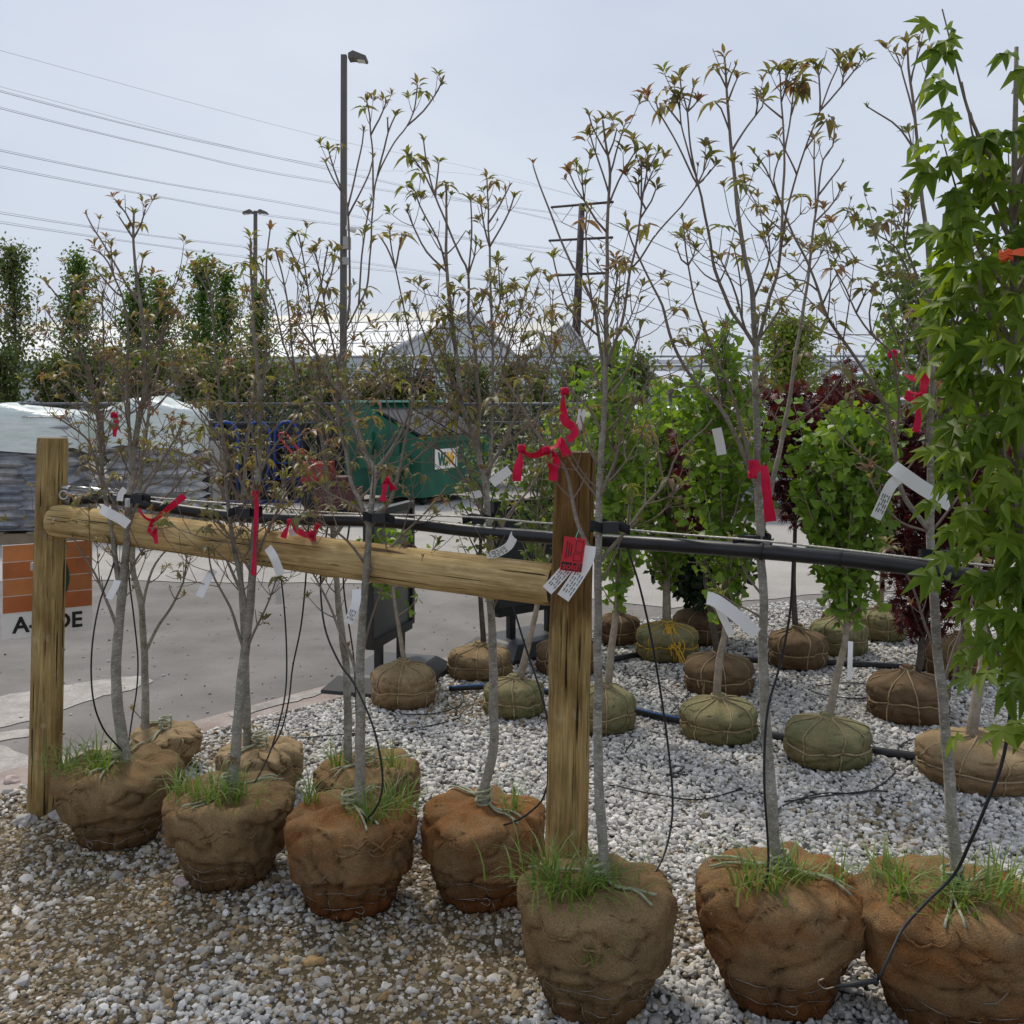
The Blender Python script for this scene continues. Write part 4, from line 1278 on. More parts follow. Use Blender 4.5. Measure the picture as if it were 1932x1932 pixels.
# -- parked cars glimpsed across the yard
plain('car_dark', (0.03, 0.035, 0.045), .25, var=.05)
plain('car_silver', (0.45, 0.46, 0.48), .25, var=.05)
def car(label, px, d, mat, ang):
    b = P(px, 755, d); c = Vector((b.x, d, 0)); T = thing('parked_car', label, 'car', c)
    R = Matrix.Rotation(RAD(ang), 3, 'Z'); t = lambda x, y, z: c + R @ Vector((x, y, 0)) + up * z
    pr = [(-2.2, .35), (-2.25, .75), (-2.1, .95), (-1.5, 1.0), (-.9, 1.42), (.7, 1.45), (1.35, 1.0), (2.1, .85), (2.25, .6), (2.2, .35)]
    mb = MB(); mb.prism([t(x, -.85, z) for x, z in pr], R @ Vector((0, 1.7, 0))); mb.build('body', MT[mat], T, smooth=False)
    for e in (-.86, .835):
        mb = MB(); mb.prism([t(x, e, z) for x, z in ((-1.3, 1.02), (-.85, 1.36), (-.1, 1.38), (-.1, 1.02))], R @ Vector((0, .025, 0))); mb.build('window', MT['dark_glass'], T, smooth=False)
        mb = MB(); mb.prism([t(x, e, z) for x, z in ((0, 1.02), (0, 1.38), (.66, 1.38), (1.15, 1.02))], R @ Vector((0, .025, 0))); mb.build('window', MT['dark_glass'], T, smooth=False)
    for x in (-1.35, 1.4):
        for e in (-.88, .68):
            mb = MB(); q = t(x, e, .32); mb.tube([q, q + R @ Vector((0, .2, 0))], .32, 16); wh = mb.build('wheel', MT['dark_rubber'], T, sharp=40)
            mb = MB(); mb.tube([q - R @ Vector((0, .01, 0)), q + R @ Vector((0, .21, 0))], .19, 12); mb.build('rim', MT['steel'], wh, sharp=40)
car('dark parked car glimpsed right of the cream hut', 1700, 33, 'car_dark', 15)
car('silver parked car glimpsed behind the bag stacks', 1425, 36, 'car_silver', -10)
# ================================================================== ROOT BALLS
def root_ball(parent, c, rt, rb, h, mat, seed, style, rope='jute_rope', nrope=8, neck=.035, lean=(0, 0), squash=1.0):
    """burlapped root ball. style 'basket' (deep, overhanging, wire basket) or 'drum' (low, laced with rope)"""
    rs = random.Random(seed)
    c = Vector(c)
    if style == 'basket':
        prof = [(0, 0), (.55, 0), (.93, .0), (1.0, .03)]
        mixr = lambda f: rb + (rt - rb) * f
        key = [(rb * .96, .02), (mixr(.12), .14), (mixr(.34), .30), (mixr(.58), .46), (mixr(.80), .60), (mixr(.95), .73), (rt * 1.0, .83), (rt * .975, .905), (rt * .90, .955), (rt * .76, .985), (rt * .5, 1.0), (rt * .25, 1.01), (neck, 1.03)]
    else:
        key = [(rb, .02), (rt * .97, .12), (rt * 1.0, .30), (rt * .99, .48), (rt * 1.0, .66), (rt * .97, .79), (rt * .88, .895), (rt * .70, .965), (rt * .48, 1.01), (rt * .28, 1.06), (neck * 1.25, 1.14), (neck, 1.22)]
    kp = catmull([Vector((a, b * h, 0)) for a, b in key], h / (34 if style == 'basket' else 26))
    nth = 110 if style == 'basket' else 84
    zc = h * (.42 if style == 'basket' else .46)
    th_r = [2 * math.pi * i / nrope + rs.uniform(-.12, .12) for i in range(nrope)]
    fold_k = [rs.uniform(0, 6.28) for _ in range(6)]
    def surf(th, r, z):
        t = z / h
        e = Vector((math.cos(th), math.sin(th), 0))
        q = Vector((e.x * 1.6, e.y * 1.6, t * 2.2)) + Vector((seed * 3.1, 0, 0))
        lump = noise.noise(q) * .06 + noise.noise(q * 2.3) * .03
        rr = r * (1 + lump * min(1, r / rt * 1.2))
        side = max(0, min(1, (r / rt - .35) / .4))
        # sagging folds: ridges running round and slightly downwards
        ph = t * 11 + 1.6 * math.sin(th + fold_k[0]) + 1.3 * noise.noise(Vector((e.x * 2, e.y * 2, seed)))
        rid = 1 - abs(noise.noise(Vector((e.x * 1.8 + seed, e.y * 1.8, ph * .36))))
        rid2 = 1 - abs(noise.noise(Vector((e.x * 3.1 - seed, e.y * 3.1, ph * 1.1 + th * .4))))
        rr -= (rid ** 18 * .024 + rid2 ** 16 * .005) * side * (1.0 if style == 'basket' else .55)
        # vertical puckers
        pk = 1 - abs(noise.noise(Vector((th * 3.2 * math.cos(.5), math.sin(th) * 3, t * 1.1 + seed * 2))))
        rr -= pk ** 12 * .012 * (1 if style == 'basket' else .8) * min(1, r / (.4 * rt))
        if style == 'basket':
            # upper cloth hangs over the lower tier
            zc2 = zc + .06 * h * math.sin(th * 2 + fold_k[1]) + .05 * h * math.sin(th + fold_k[2])
            dz = (z - zc2) / h
            rr += .026 * math.exp(-max(0, dz) * 6) / (1 + math.exp(-dz / .012)) * side - .010 * math.exp(-((dz + .03) / .03) ** 2) * side
            zl = zc * .42 + .05 * h * math.sin(th * 1.5 + fold_k[3])
            rr -= .010 * math.exp(-((z - zl) / (h * .03)) ** 2) * side
        else:
            rr -= .010 * math.exp(-((z - zc) / .012) ** 2)
            for a in th_r:
                dth = (th - a + math.pi) % (2 * math.pi) - math.pi
                rr -= .008 * math.exp(-(dth * max(r, .03) / .012) ** 2) * min(1, r / (.3 * rt))
        zz = z + .012 * noise.noise(q * 1.7 + Vector((5, 0, 0))) * (1 if t > .1 else 0) * (1 if r > neck * 1.5 else .3)
        if style == 'basket' and t > .8: zz += .022 * noise.noise(Vector((e.x * r * 14, e.y * r * 14, seed))) * min(1, r / .08)
        return c + Vector((e.x * rr + lean[0] * zz, e.y * rr * squash + lean[1] * zz, max(0.0, zz)))
    mb = MB()
    rows = [[c + Vector((math.cos(2 * math.pi * j / nth) * rb * .2, math.sin(2 * math.pi * j / nth) * rb * .2, -.004)) for j in range(nth)]]
    for p in kp:
        rows.append([surf(2 * math.pi * j / nth, p.x, p.y) for j in range(nth)])
    mb.grid(rows, closed=True)
    mb.poly(rows[-1]); mb.poly(rows[0][::-1])
    ball = mb.build('root_ball', MT[mat], parent, loc=c)
    rad_at = lambda z: min(kp, key=lambda p: abs(p.y - z)).x
    def line(ths, zs, off=.004):
        out = []
        for a, z in zip(ths, zs):
            r = rad_at(z)
            p = surf(a, r, z)
            n_ = (p - (c + Vector((0, 0, z * .75)))); n_.normalize()
            out.append(p + n_ * off)
        return out
    if style == 'drum':
        mb = MB()
        tt = np.linspace(0, 2 * math.pi, 60)
        mb.tube(line(tt, [zc + .008 * math.sin(3 * a + seed) for a in tt], .003), .0042, 5)
        for _ in range(3):
            z = h * rs.uniform(1.08, 1.16)
            mb.tube([c + Vector((math.cos(a) * neck * 1.22 + lean[0] * z, math.sin(a) * neck * 1.22 + lean[1] * z, z + .006 * math.sin(a * 2 + _))) for a in np.linspace(0, 6.5, 24)], .0045, 5)
        for a in th_r:
            w_ = rs.uniform(-.35, .35)
            zs = np.concatenate([np.linspace(h * 1.10, h * .99, 6), np.linspace(h * .97, h * .03, 18)])
            rr_ = [kp[-1].x] * 0
            pts = []
            for i, z in enumerate(zs):
                f = i / (len(zs) - 1)
                cand = [p for p in kp if abs(p.y - z) < h * .05] or kp
                r = rad_at(z)
                p = surf(a + w_ * (1 - f) ** 2, r, z)
                n_ = (p - (c + Vector((0, 0, h * .35)))).normalized()
                pts.append(p + n_ * .003)
            mb.tube(catmull(pts[::1], .02), .0036, 5)
        k_ = rs.choice(th_r); p = surf(k_, rad_at(zc), zc)
        n_ = (p - c).normalized(); n_.z = 0
        for s_ in (-1, 1):
            mb.tube(catmull([p + n_ * .006, p + n_ * .02 + Vector((s_ * .018, 0, .008)), p + n_ * .016 + Vector((s_ * .012, 0, -.05 - .02 * s_))], .01), .0036, 5)
        mb.build('lacing_rope', MT[rope], ball)
    else:
        # wire basket strands with loose hooks
        mb = MB()
        for zf, span in ((.17, (0, 6.4)), (.34, (.0, 6.3))):
            tt = np.linspace(span[0], span[1], 60)
            mb.tube(line(tt, [h * zf + .006 * math.sin(a * 6 + seed) for a in tt], .001), .0013, 4, cap=False)
        for i in range(9):
            a0 = i * 2 * math.pi / 9 + rs.uniform(-.15, .15)
            zs = np.linspace(h * .36, h * .02, 9)
            mb.tube(line([a0 + .25 * f for f in np.linspace(0, 1, 9)], zs, .0015), .0012, 4, cap=False)
        for i in range(3):
            a0 = -math.pi / 2 + rs.uniform(-1.0, 1.0); z = h * rs.uniform(.08, .5)
            p = line([a0], [z], .006)[0]; e = Vector((-math.sin(a0), math.cos(a0), 0))
            mb.tube(catmull([p, p + e * .03 + Vector((0, 0, .004)), p + e * .055 + Vector((0, 0, rs.uniform(-.01, .03)))] if i % 2 else
                            [p, p + e * .02 + Vector((0, 0, -.01)), p + e * .028, p + e * .02 + Vector((0, 0, .012)), p + e * .004 + Vector((0, 0, .01))], .006), .0015, 5)
        mb.build('basket_wire', MT['basket_wire'], ball)
        # rope knotted round the trunk and led over the shoulder
        mb = MB()
        for q in range(5):
            zk = h * 1.0 + .012 + q * .009; rk = neck * 1.05 + .006 * rs.random()
            mb.tube([c + Vector((math.cos(a) * rk + lean[0] * zk, math.sin(a) * rk * 1.0 + lean[1] * zk, zk + .007 * math.sin(a + q * 2))) for a in np.linspace(0, 6.6, 26)], .0042, 6)
        for a in [-math.pi / 2 + rs.uniform(-1.1, 1.1), rs.uniform(0, 3)]:
            for s_ in (-.06, .06):
                rr_ = [rt * f for f in (.12, .25, .4, .55, .68, .8, .88)]
                pts = []
                for r in rr_:
                    up_part = [p for p in kp if p.y > h * .62]
                    p_ = min(up_part, key=lambda p: abs(p.x - r))
                    q_ = surf(a + s_ * r / rt * 2, p_.x, p_.y)
                    pts.append(q_ + Vector((0, 0, .006)) + (q_ - c).normalized() * .003)
                mb.tube(catmull(pts, .02), .0036, 6)
        mb.build('rope', MT['green_rope'], ball)
        # pinned seam of loose cloth
        mb = MB()
        for s_ in range(3):
            a0 = -math.pi / 2 + rs.uniform(-1.2, .9); tt = np.linspace(a0, a0 + rs.uniform(.5, 1.0), 22)
            z0_ = h * rs.uniform(.66, .9)
            pts = line(tt, [z0_ + .018 * math.sin(9 * t_ + s_) + .012 * noise.noise(Vector((t_ * 9, s_, seed))) for t_ in tt], .001)
            mb.tube(pts, [.003 + .004 * abs(noise.noise(Vector((t_ * 7, seed, s_)))) for t_ in tt], 6, flat=.8)
        mb.build('seam', MT[mat], ball)
    ball['surf'] = 0
    del ball['surf']
    return ball, surf, kp

def grass_tuft(parent, spots, n, rs, hmin=.06, hmax=.15, spread=.05):
    """grass blades: curved folded strips"""
    mb = MB()
    for (c, k_) in spots:
        c = Vector(c)
        for i in range(int(n * k_)):
            a = rs.uniform(0, 6.28); r = spread * k_ * abs(rs.gauss(0, .8))
            p0 = c + Vector((math.cos(a) * r, math.sin(a) * r, -.008))
            az = a + rs.uniform(-1.1, 1.1)
            e = Vector((math.cos(az), math.sin(az), 0)); ln = rs.uniform(hmin, hmax); bend = rs.uniform(.35, 1.5)
            w_ = rs.uniform(.0016, .0034)
            sv_ = Vector((-e.y, e.x, 0))
            b0 = len(mb.v)
            for q in range(5):
                t = q / 4
                p = p0 + e * (ln * bend * t * t * .8) + Vector((0, 0, ln * (t - .45 * bend * t * t)))
                ww = w_ * (1 - t ** 1.6) + .0003
                mb.v.extend([p - sv_ * ww, p + sv_ * ww])
            for q in range(4):
                j = b0 + q * 2
                mb.f.append((j, j + 1, j + 3, j + 2)); mb.m.append(0)
    return tag(mb.build('grass_tuft', MT['grass_blade'], parent), kind='stuff')

# ================================================================== LOG RAIL
def log_mesh(A, B, r0, r1, seed, mats, parent, nm, knots=6, nring=60, nth=36, bulge=None):
    A, B = Vector(A), Vector(B); ax = (B - A).normalized(); L = (B - A).length
    Rl = ax.to_track_quat('Z', 'Y').to_matrix()
    u, v, az_ = Vector((1, 0, 0)), Vector((0, 1, 0)), Vector((0, 0, 1))
    rs = random.Random(seed)
    kn = [(rs.uniform(.05, .95), rs.uniform(0, 6.28), rs.uniform(.004, .009)) for _ in range(knots)]
    mb = MB(); rows = []
    ts = list(np.linspace(0, 1, nring))
    for i, t in enumerate(ts):
        r = r0 + (r1 - r0) * t
        if i == 0 or i == nring - 1: r *= .955
        if bulge: r *= 1 + bulge[1] * math.exp(-((t - bulge[0]) / .06) ** 2)
        row = []
        for j in range(nth):
            a = 2 * math.pi * j / nth
            q = r * (1 + .022 * noise.noise(Vector((math.cos(a) * 2, math.sin(a) * 2, t * L * 1.4 + seed)))
                     + .016 * noise.noise(Vector((math.cos(a) * 5, math.sin(a) * 5, t * L * .7 + seed * 2))))
            cr = abs(noise.noise(Vector((a * 2.2, seed, t * L * .8))))
            if cr < .035: q -= .004 * (1 - cr / .035)
            for kt, ka, kh in kn:
                da = (a - ka + math.pi) % (2 * math.pi) - math.pi
                q += kh * math.exp(-((da * r / .018) ** 2 + ((t - kt) * L / .02) ** 2))
            c = az_ * L * t + Vector((noise.noise(Vector((t * 2.2, seed, 0))), noise.noise(Vector((seed, t * 2.2, 0))), 0)) * .006
            row.append(c + u * math.cos(a) * q + v * math.sin(a) * q)
        rows.append(row)
    mb.grid(rows, closed=True)
    mb.f.append(tuple(range(nth))[::-1]); mb.m.append(1)
    b = len(mb.v) - nth
    mb.f.append(tuple(range(b, b + nth))); mb.m.append(1)
    me = mb.mesh(nm, mats, True); me.set_sharp_from_angle(angle=RAD(50))
    return inst(nm, me, parent, Matrix.Translation(A) @ Rl.to_4x4())
p1b = G(78, 1537); p1b = Vector((p1b.x, 3.97, -.02)); p1t = P(100, 826, 3.97)
p2b = Vector((P(1063, 755, 3.0).x, 3.0, -.02)); p2t = P(1085, 852, 3.0)
T = thing('log_rail_frame', 'round timber rail frame of two posts and one horizontal log', 'fence', Vector((p1b.x, p1b.y, 0)))
mw = [MT['post_wood'], MT['end_grain']]
log_mesh(p1b, p1t, .061, .057, 3, mw, T, 'post')
o = log_mesh(p2b, p2t, .063, .059, 8, [MT['post_wood_stained'], MT['end_grain']], T, 'post', knots=8, bulge=(.62, .045))
o['label'] = 'post with a dark stained upper half and knots'
ra, rb_ = P(106, 982, 3.93), P(1046, 1104, 3.07)
ax = (rb_ - ra).normalized()
rl = log_mesh(ra, rb_, .0625, .0635, 5, [MT['rail_wood'], MT['end_grain']], T, 'rail', knots=7, nring=90)
# shallow shadow notch bracket: galvanised bolt heads
for q in (ra + Vector((.03, -.066, .01)), p2t + Vector((-.02, -.062, -.32))):
    mb = MB(); mb.tube([q, q + Vector((0, -.012, 0))], .011, 6); mb.build('bolt_head', MT['steel'], T, smooth=False)

# row sign on the back of the left post
plain('sign_plank_a', (0.46, 0.135, 0.035), .45, var=.35, scale=4)
plain('sign_plank_b', (0.55, 0.20, 0.06), .45, var=.35, scale=5)
plain('sign_leaf', (0.018, 0.055, 0.028), .5, var=.3, scale=5)
tl, tr, br, bl = P(4, 1033, 4.08), P(176, 1019, 4.25), P(172, 1179, 4.25), P(4, 1212, 4.08)
sx = ((tr - tl) + (br - bl)) * .5; sx.z = (tr.z - tl.z) * 0; sxn = sx.normalized(); wS = sx.length; hS = (tl.z - bl.z) * .99
cS = (tl + tr + br + bl) / 4; nS = Vector((sxn.y, -sxn.x, 0))
if nS.y > 0: nS = -nS
RS = Matrix((( sxn.x, nS.x, 0), (sxn.y, nS.y, 0), (0, 0, 1)))
T = thing('row_sign', 'orange plank-printed row sign lettered A-SIDE behind the left post', 'sign', Vector((cS.x, cS.y, 0)))
mb = MB(); mb.box(cS, (wS, .004, hS), RS); mb.build('plate', MT['tag_white'], T, smooth=False)
ph = hS * .73 / 4
for i in range(4):
    mb = MB(); mb.box(cS + nS * .0035 + Vector((0, 0, hS / 2 - ph * (i + .5))), (wS - .004, .002, ph - .004), RS); mb.build('printed_plank', MT['sign_plank_a' if i % 2 else 'sign_plank_b'], T, smooth=False)
mb = MB(); ell = [cS + nS * .0055 + sxn * (.068 * math.cos(a) + .012) + Vector((0, 0, .04 + .105 * math.sin(a))) for a in np.linspace(0, 2 * math.pi, 36, endpoint=False)]
mb.prism(ell, nS * .001); mb.build('printed_oval', MT['sign_leaf'], T, smooth=False)
tm = text_mesh('A-SIDE', .088, .0022); tm.materials.append(MT['ink_black'])
Mt = Matrix.Translation(cS + nS * .0035 + Vector((0, 0, -hS * .372))) @ Matrix(((sxn.x, 0, nS.x, 0), (sxn.y, 0, nS.y, 0), (0, 1, 0, 0), (0, 0, 0, 1)))
inst('lettering', tm, T, Mt)
mb = MB(); q = Vector((p1b.x + .06, 0, 0)); mb.box(Vector((cS.x + .01, (cS.y + 4.02) / 2, cS.z + hS * .3)), (.03, .14, .03)); mb.build('bracket', MT['steel'], T, smooth=False)

# ================================================================== DOGWOODS
def leaf_cluster(seed, kind):
    rs = np.random.default_rng(seed); mb = MB()
    tv, tf = blade_template(.16 if kind != 'open' else .23, .30 if kind == 'open' else .12, .10)
    n = {'bud': 4, 'vase': 6, 'open': 6}[kind]
    for i in range(n):
        az = i * 2.4 + rs.uniform(-.4, .4)
        el = {'bud': RAD(68), 'vase': RAD(52), 'open': RAD(18)}[kind] + rs.uniform(-.28, .28)
        s = {'bud': .024, 'vase': .036, 'open': .044}[kind] * rs.uniform(.7, 1.2)
        y = np.array([math.cos(az) * math.cos(el), math.sin(az) * math.cos(el), math.sin(el)])
        z0 = np.array([0, 0, 1.0]); x = np.cross(y, z0); x /= np.linalg.norm(x); z = np.cross(x, y)
        b = len(mb.v)
        st_ = y * .004 + np.array([0, 0, rs.uniform(-.012, .004)])
        curl = -.35 if kind == 'vase' else 0.35 if kind == 'open' else -.2
        for q in tv:
            zz = q[2] - (curl * .0 if kind != 'open' else .55 * q[1] ** 2) + (0 if kind == 'open' else -.30 * max(0, q[1] - .45) ** 2 * 2)
            mb.v.append(Vector(st_ + s * (x * q[0] + y * q[1] + z * zz)))
        for f in tf: mb.f.append(tuple(b + q for q in f)); mb.m.append(0)
    return mb
CL = {}
for kind, cnt in (('bud', 4), ('vase', 5), ('open', 5)):
    for mt in ('dogwood_leaf', 'dogwood_leaf_green', 'dogwood_leaf_red'):
        CL[kind, mt] = [leaf_cluster(10 * i + hash_ , kind).mesh('leaf_cluster', MT[mt], True) for i, hash_ in zip(range(cnt), (3, 17, 29, 41, 53))]

def dogwood(label, group, cpx, d, ball, trunk, branches, seed, lean=0.0, r_base=9.0, twig=1.0, open_=.35, green=.3, red=.12, grass=None, tw_range=(600, 1130), tw_skip=None, low=0.0):
    """trunk and branches are traced in photo positions; depth starts at the root ball and drifts along each branch"""
    rt, rb, h, mat = ball
    rs = random.Random(seed)
    c = Vector(((cpx - CX) / F * d, d, 0))
    T = thing('dogwood_tree', label, 'tree', c, group)
    samples = []      # (px, py, depth, radius)
    def trace(pts, d0, drift, r0, r1, curve=1.0, tap=.75):
        n = len(pts)
        tot = sum(math.hypot(pts[i + 1][0] - pts[i][0], pts[i + 1][1] - pts[i][1]) for i in range(n - 1))
        acc = 0; P3 = []; dd = []
        for i, (x, y) in enumerate(pts):
            if i: acc += math.hypot(pts[i][0] - pts[i - 1][0], pts[i][1] - pts[i - 1][1])
            dep = d0 + drift * (acc / tot) ** curve
            P3.append(P(x, y, dep)); dd.append(dep)
        sm = catmull(P3, .03)
        m = len(sm)
        rad = []
        for i in range(m):
            t = i / (m - 1); dep = sm[i].y
            rp_ = r0 + (r1 - r0) * t ** tap
            rad.append(rp_ * dep / F * (1 + .10 * noise.noise(sm[i] * 18)))
            sm[i] = sm[i] + Vector((noise.noise(sm[i] * 9 + Vector((seed, 0, 0))), noise.noise(sm[i] * 9 + Vector((0, seed, 0))), 0)) * min(.004, .004 * (1 if i else 0))
            samples.append((CX + sm[i].x / dep * F, HY - (sm[i].z - H) / dep * F, dep, rp_))
        return sm, rad
    def thinness(rad):
        return [max(0, min(1, (.0085 - r) / .0055)) for r in rad]
    tips = []
    nside = 9
    sm, rad = trace(trunk, d, lean, r_base * 1.02, 1.9, 1.0, 1.15)
    # root flare
    for i in range(min(4, len(rad))): rad[i] *= 1 + .35 * (1 - i / 4) ** 2
    first = sm[0]
    sm[0] = Vector((sm[0].x, sm[0].y, min(sm[0].z, h - .02)))
    mb = MB(); mb.tube(sm, rad, nside)
    tr = mb.build('trunk', MT['dogwood_bark'], T)
    set_thin(tr, [v for v in thinness(rad) for _ in range(nside)])
    tips.append((sm[-1], (sm[-1] - sm[-3]).normalized()))
    polys = [(sm, rad, 'trunk', tr)]
    for br in branches:
        x0, y0 = br[0]
        nb_ = min(samples, key=lambda s_: (s_[0] - x0) ** 2 + (s_[1] - y0) ** 2)
        ln = sum(math.hypot(br[i + 1][0] - br[i][0], br[i + 1][1] - br[i][1]) for i in range(len(br) - 1)) / F * d
        drift = rs.uniform(-.45, .45) * ln * .8
        r0 = max(2.0, min(nb_[3] * .74, 1.9 + ln * 4.6))
        br = [(nb_[0], nb_[1])] + list(br[1:])
        s2, r2 = trace(br, nb_[2], drift, r0, 1.35, 1.15)
        mb = MB(); mb.tube(s2, r2, 7)
        th = [v for v in thinness(r2) for _ in range(7)]
        polys.append((s2, r2, 'branch', (mb, th)))
        tips.append((s2[-1], (s2[-1] - s2[max(0, len(s2) - 3)]).normalized()))
    clusters = []
    def shoot(mb, th, p, dv, ln, r0, depth_):
        # curved twig that turns upwards; ends in a whorl of young leaves
        e = p + dv * ln
        e2 = e + Vector((0, 0, ln * rs.uniform(.15, .45)))
        ex_, ey_ = CX + e2.x / e2.y * F, HY - (e2.z - H) / e2.y * F
        if 806 < ex_ < 886 and 836 < ey_ < 890: return      # sight line left open, as in the photo
        pts = catmull([p, p + dv * ln * .5 + Vector((0, 0, ln * .05)), p.lerp(e2, .98)], .022)
        m = len(pts)
        mb.tube(pts, [max(.00105, r0 * (1 - .6 * i / m)) for i in range(m)], 5, cap=False)
        th.extend([1.0] * (m * 5))
        end = (pts[-1] - pts[-2]).normalized()
        clusters.append((pts[-1], end))
        if depth_ > 0:
            for q in ([.55, .8] if ln > .13 else [.62]):
                i = int(m * q)
                t = (pts[min(i + 1, m - 1)] - pts[i - 1]).normalized()
                sd_ = Vector((rs.gauss(0, 1), rs.gauss(0, 1), rs.gauss(0, .5))); sd_ = (sd_ - t * sd_.dot(t)).normalized()
                for sg in ((1, -1) if rs.random() < .6 else (1,)):
                    shoot(mb, th, pts[i], (t * .72 + sd_ * sg * .68).normalized(), ln * rs.uniform(.35, .6), r0 * .7, depth_ - 1)
    for s2, r2, kind, ob in polys:
        m = len(s2)
        if kind == 'branch': mb, th = ob
        else: mb, th = MB(), []
        acc = 0
        nxt = rs.uniform(.04, .09)
        for i in range(2, m - 1):
            acc += (s2[i] - s2[i - 1]).length
            py = HY - (s2[i].z - H) / s2[i].y * F
            t = i / m
            if acc < nxt: continue
            acc = 0; nxt = rs.uniform(.035, .08)
            inband = tw_range[0] < py < tw_range[1]
            pr = twig * (.95 if inband else (.07 if py <= tw_range[0] else low * .7))
            if r2[i] > .011: pr *= .45
            if kind == 'branch' and t < .12: pr = 0
            if rs.random() > pr: continue
            tn = (s2[i + 1] - s2[i - 1]).normalized()
            sd_ = Vector((rs.gauss(0, 1), rs.gauss(0, 1), 0)); sd_ = (sd_ - tn * sd_.dot(tn))
            if sd_.length < .05: continue
            sd_.normalize()
            ln = rs.uniform(.05, .19) * (1.15 if inband else .5)
            for sg in ((1, -1) if rs.random() < .75 else (1,)):
                shoot(mb, th, s2[i], (tn * .62 + sd_ * sg * .78).normalized(), ln * rs.uniform(.7, 1.2), max(.0015, min(.003, r2[i] * .55)), 1 if (inband and ln > .09) else 0)
        # forked end with two short side shoots
        tn = (s2[-1] - s2[max(0, m - 4)]).normalized()
        if rs.random() < .55:
            i = m - 1 - min(m // 3, rs.randrange(2, 5))
            sd_ = Vector((rs.gauss(0, 1), rs.gauss(0, .6), 0)).normalized()
            for sg in (1, -1):
                shoot(mb, th, s2[i], (tn * .85 + sd_ * sg * .5).normalized(), rs.uniform(.03, .07), .0015, 0)
        if kind == 'branch':
            o = mb.build('branch', MT['dogwood_bark'], T); set_thin(o, th)
        elif mb.v:
            o = mb.build('twigs', MT['dogwood_bark'], T); set_thin(o, th); tag(o, kind='stuff')
    for p, e in tips + clusters:
        big = 1.12 if (p, e) in tips else 1.0
        py = HY - (p.z - H) / p.y * F
        hi = py < 560
        q = rs.random()
        kind = 'open' if q < open_ * (.28 if hi else .75) else ('vase' if q < .72 else 'bud')
        mt = 'dogwood_leaf_green' if rs.random() < green else ('dogwood_leaf_red' if rs.random() < red else 'dogwood_leaf')
        tilt = Vector((e.x * .55 + rs.uniform(-.15, .15), e.y * .55 + rs.uniform(-.15, .15), max(.25, e.z) + .35)).normalized()
        s = rs.uniform(.78, 1.22) * big
        s *= .86 if hi else .74
        if rs.random() < (.2 if hi else .42) and big == 1.0: continue
        M = Matrix.Translation(p) @ tilt.to_track_quat('Z', 'X').to_matrix().to_4x4() @ Matrix.Rotation(rs.uniform(0, 6.28), 4, 'Z') @ Matrix.Scale(s, 4)
        inst('leaf_cluster', rs.choice(CL[kind, mt]), T, M)
    bl, surf, kp = root_ball(T, c, rt, rb, h, mat, seed, 'basket', neck=max(.02, r_base * d / F * 1.2))
    if grass:
        spots = []
        for ang, rf, kk_ in grass:
            r = rt * rf; pr_ = min([p for p in kp if p.y > h * .6], key=lambda p: abs(p.x - r))
            spots.append((surf(RAD(ang), pr_.x, pr_.y), kk_))
        grass_tuft(T, spots, 46, rs, .06, .17, .055)
    return T, surf, kp

gf = 'dogwoods in burlap along the log rail'
D = {}
D[1] = dogwood('two stemmed dogwood with grassy root ball beside the left post', gf, 225, 3.76, (.225, .15, .275, 'burlap_brown'),
  [(240, 1452), (226, 1360), (219, 1290), (222, 1220), (230, 1130), (238, 1040), (243, 960), (248, 900), (256, 830), (266, 770), (274, 730), (272, 680), (269, 620), (266, 576), (259, 528), (252, 450), (252, 402)],
  [[(232, 1130), (222, 1080), (212, 1010), (200, 940), (192, 870), (187, 800), (187, 750), (194, 709), (195, 608), (193, 556)],
   [(250, 880), (243, 800), (239, 729), (241, 649), (239, 608), (231, 560), (215, 516), (209, 466)],
   [(261, 572), (243, 544), (217, 500), (197, 463), (176, 431), (163, 406)],
   [(217, 516), (205, 496), (187, 474)], [(231, 560), (219, 552), (200, 530), (183, 510)],
   [(259, 528), (267, 505), (270, 486)], [(252, 447), (265, 425), (274, 394)], [(252, 450), (235, 425), (224, 408)], [(250, 436), (237, 402), (225, 386)],
   [(275, 740), (287, 701), (303, 649), (319, 604), (336, 574)], [(287, 701), (299, 669), (307, 616), (311, 567)],
   [(270, 770), (283, 745), (311, 733), (330, 713), (340, 669)],
   [(205, 900), (196, 830), (185, 770), (170, 703), (151, 655), (138, 610), (117, 575), (98, 546), (89, 535)],
   [(187, 800), (175, 740), (159, 692), (127, 645), (106, 613), (87, 584)],
   [(205, 920), (175, 850), (160, 825), (133, 804), (103, 784)],
   [(222, 1190), (200, 1130), (178, 1080), (152, 1040), (136, 1012)],
   [(232, 1120), (250, 1070), (275, 1030), (300, 1000)], [(243, 990), (270, 930), (300, 880), (330, 830), (345, 790)], [(240, 1000), (215, 950), (190, 900), (160, 880)]],
  101, -.13, 10.5, 1.0, .25, .15, .25, grass=[(-150, .72, 1.3), (-110, .5, 1.2), (170, .5, .9), (-130, .35, .8)], low=.2)
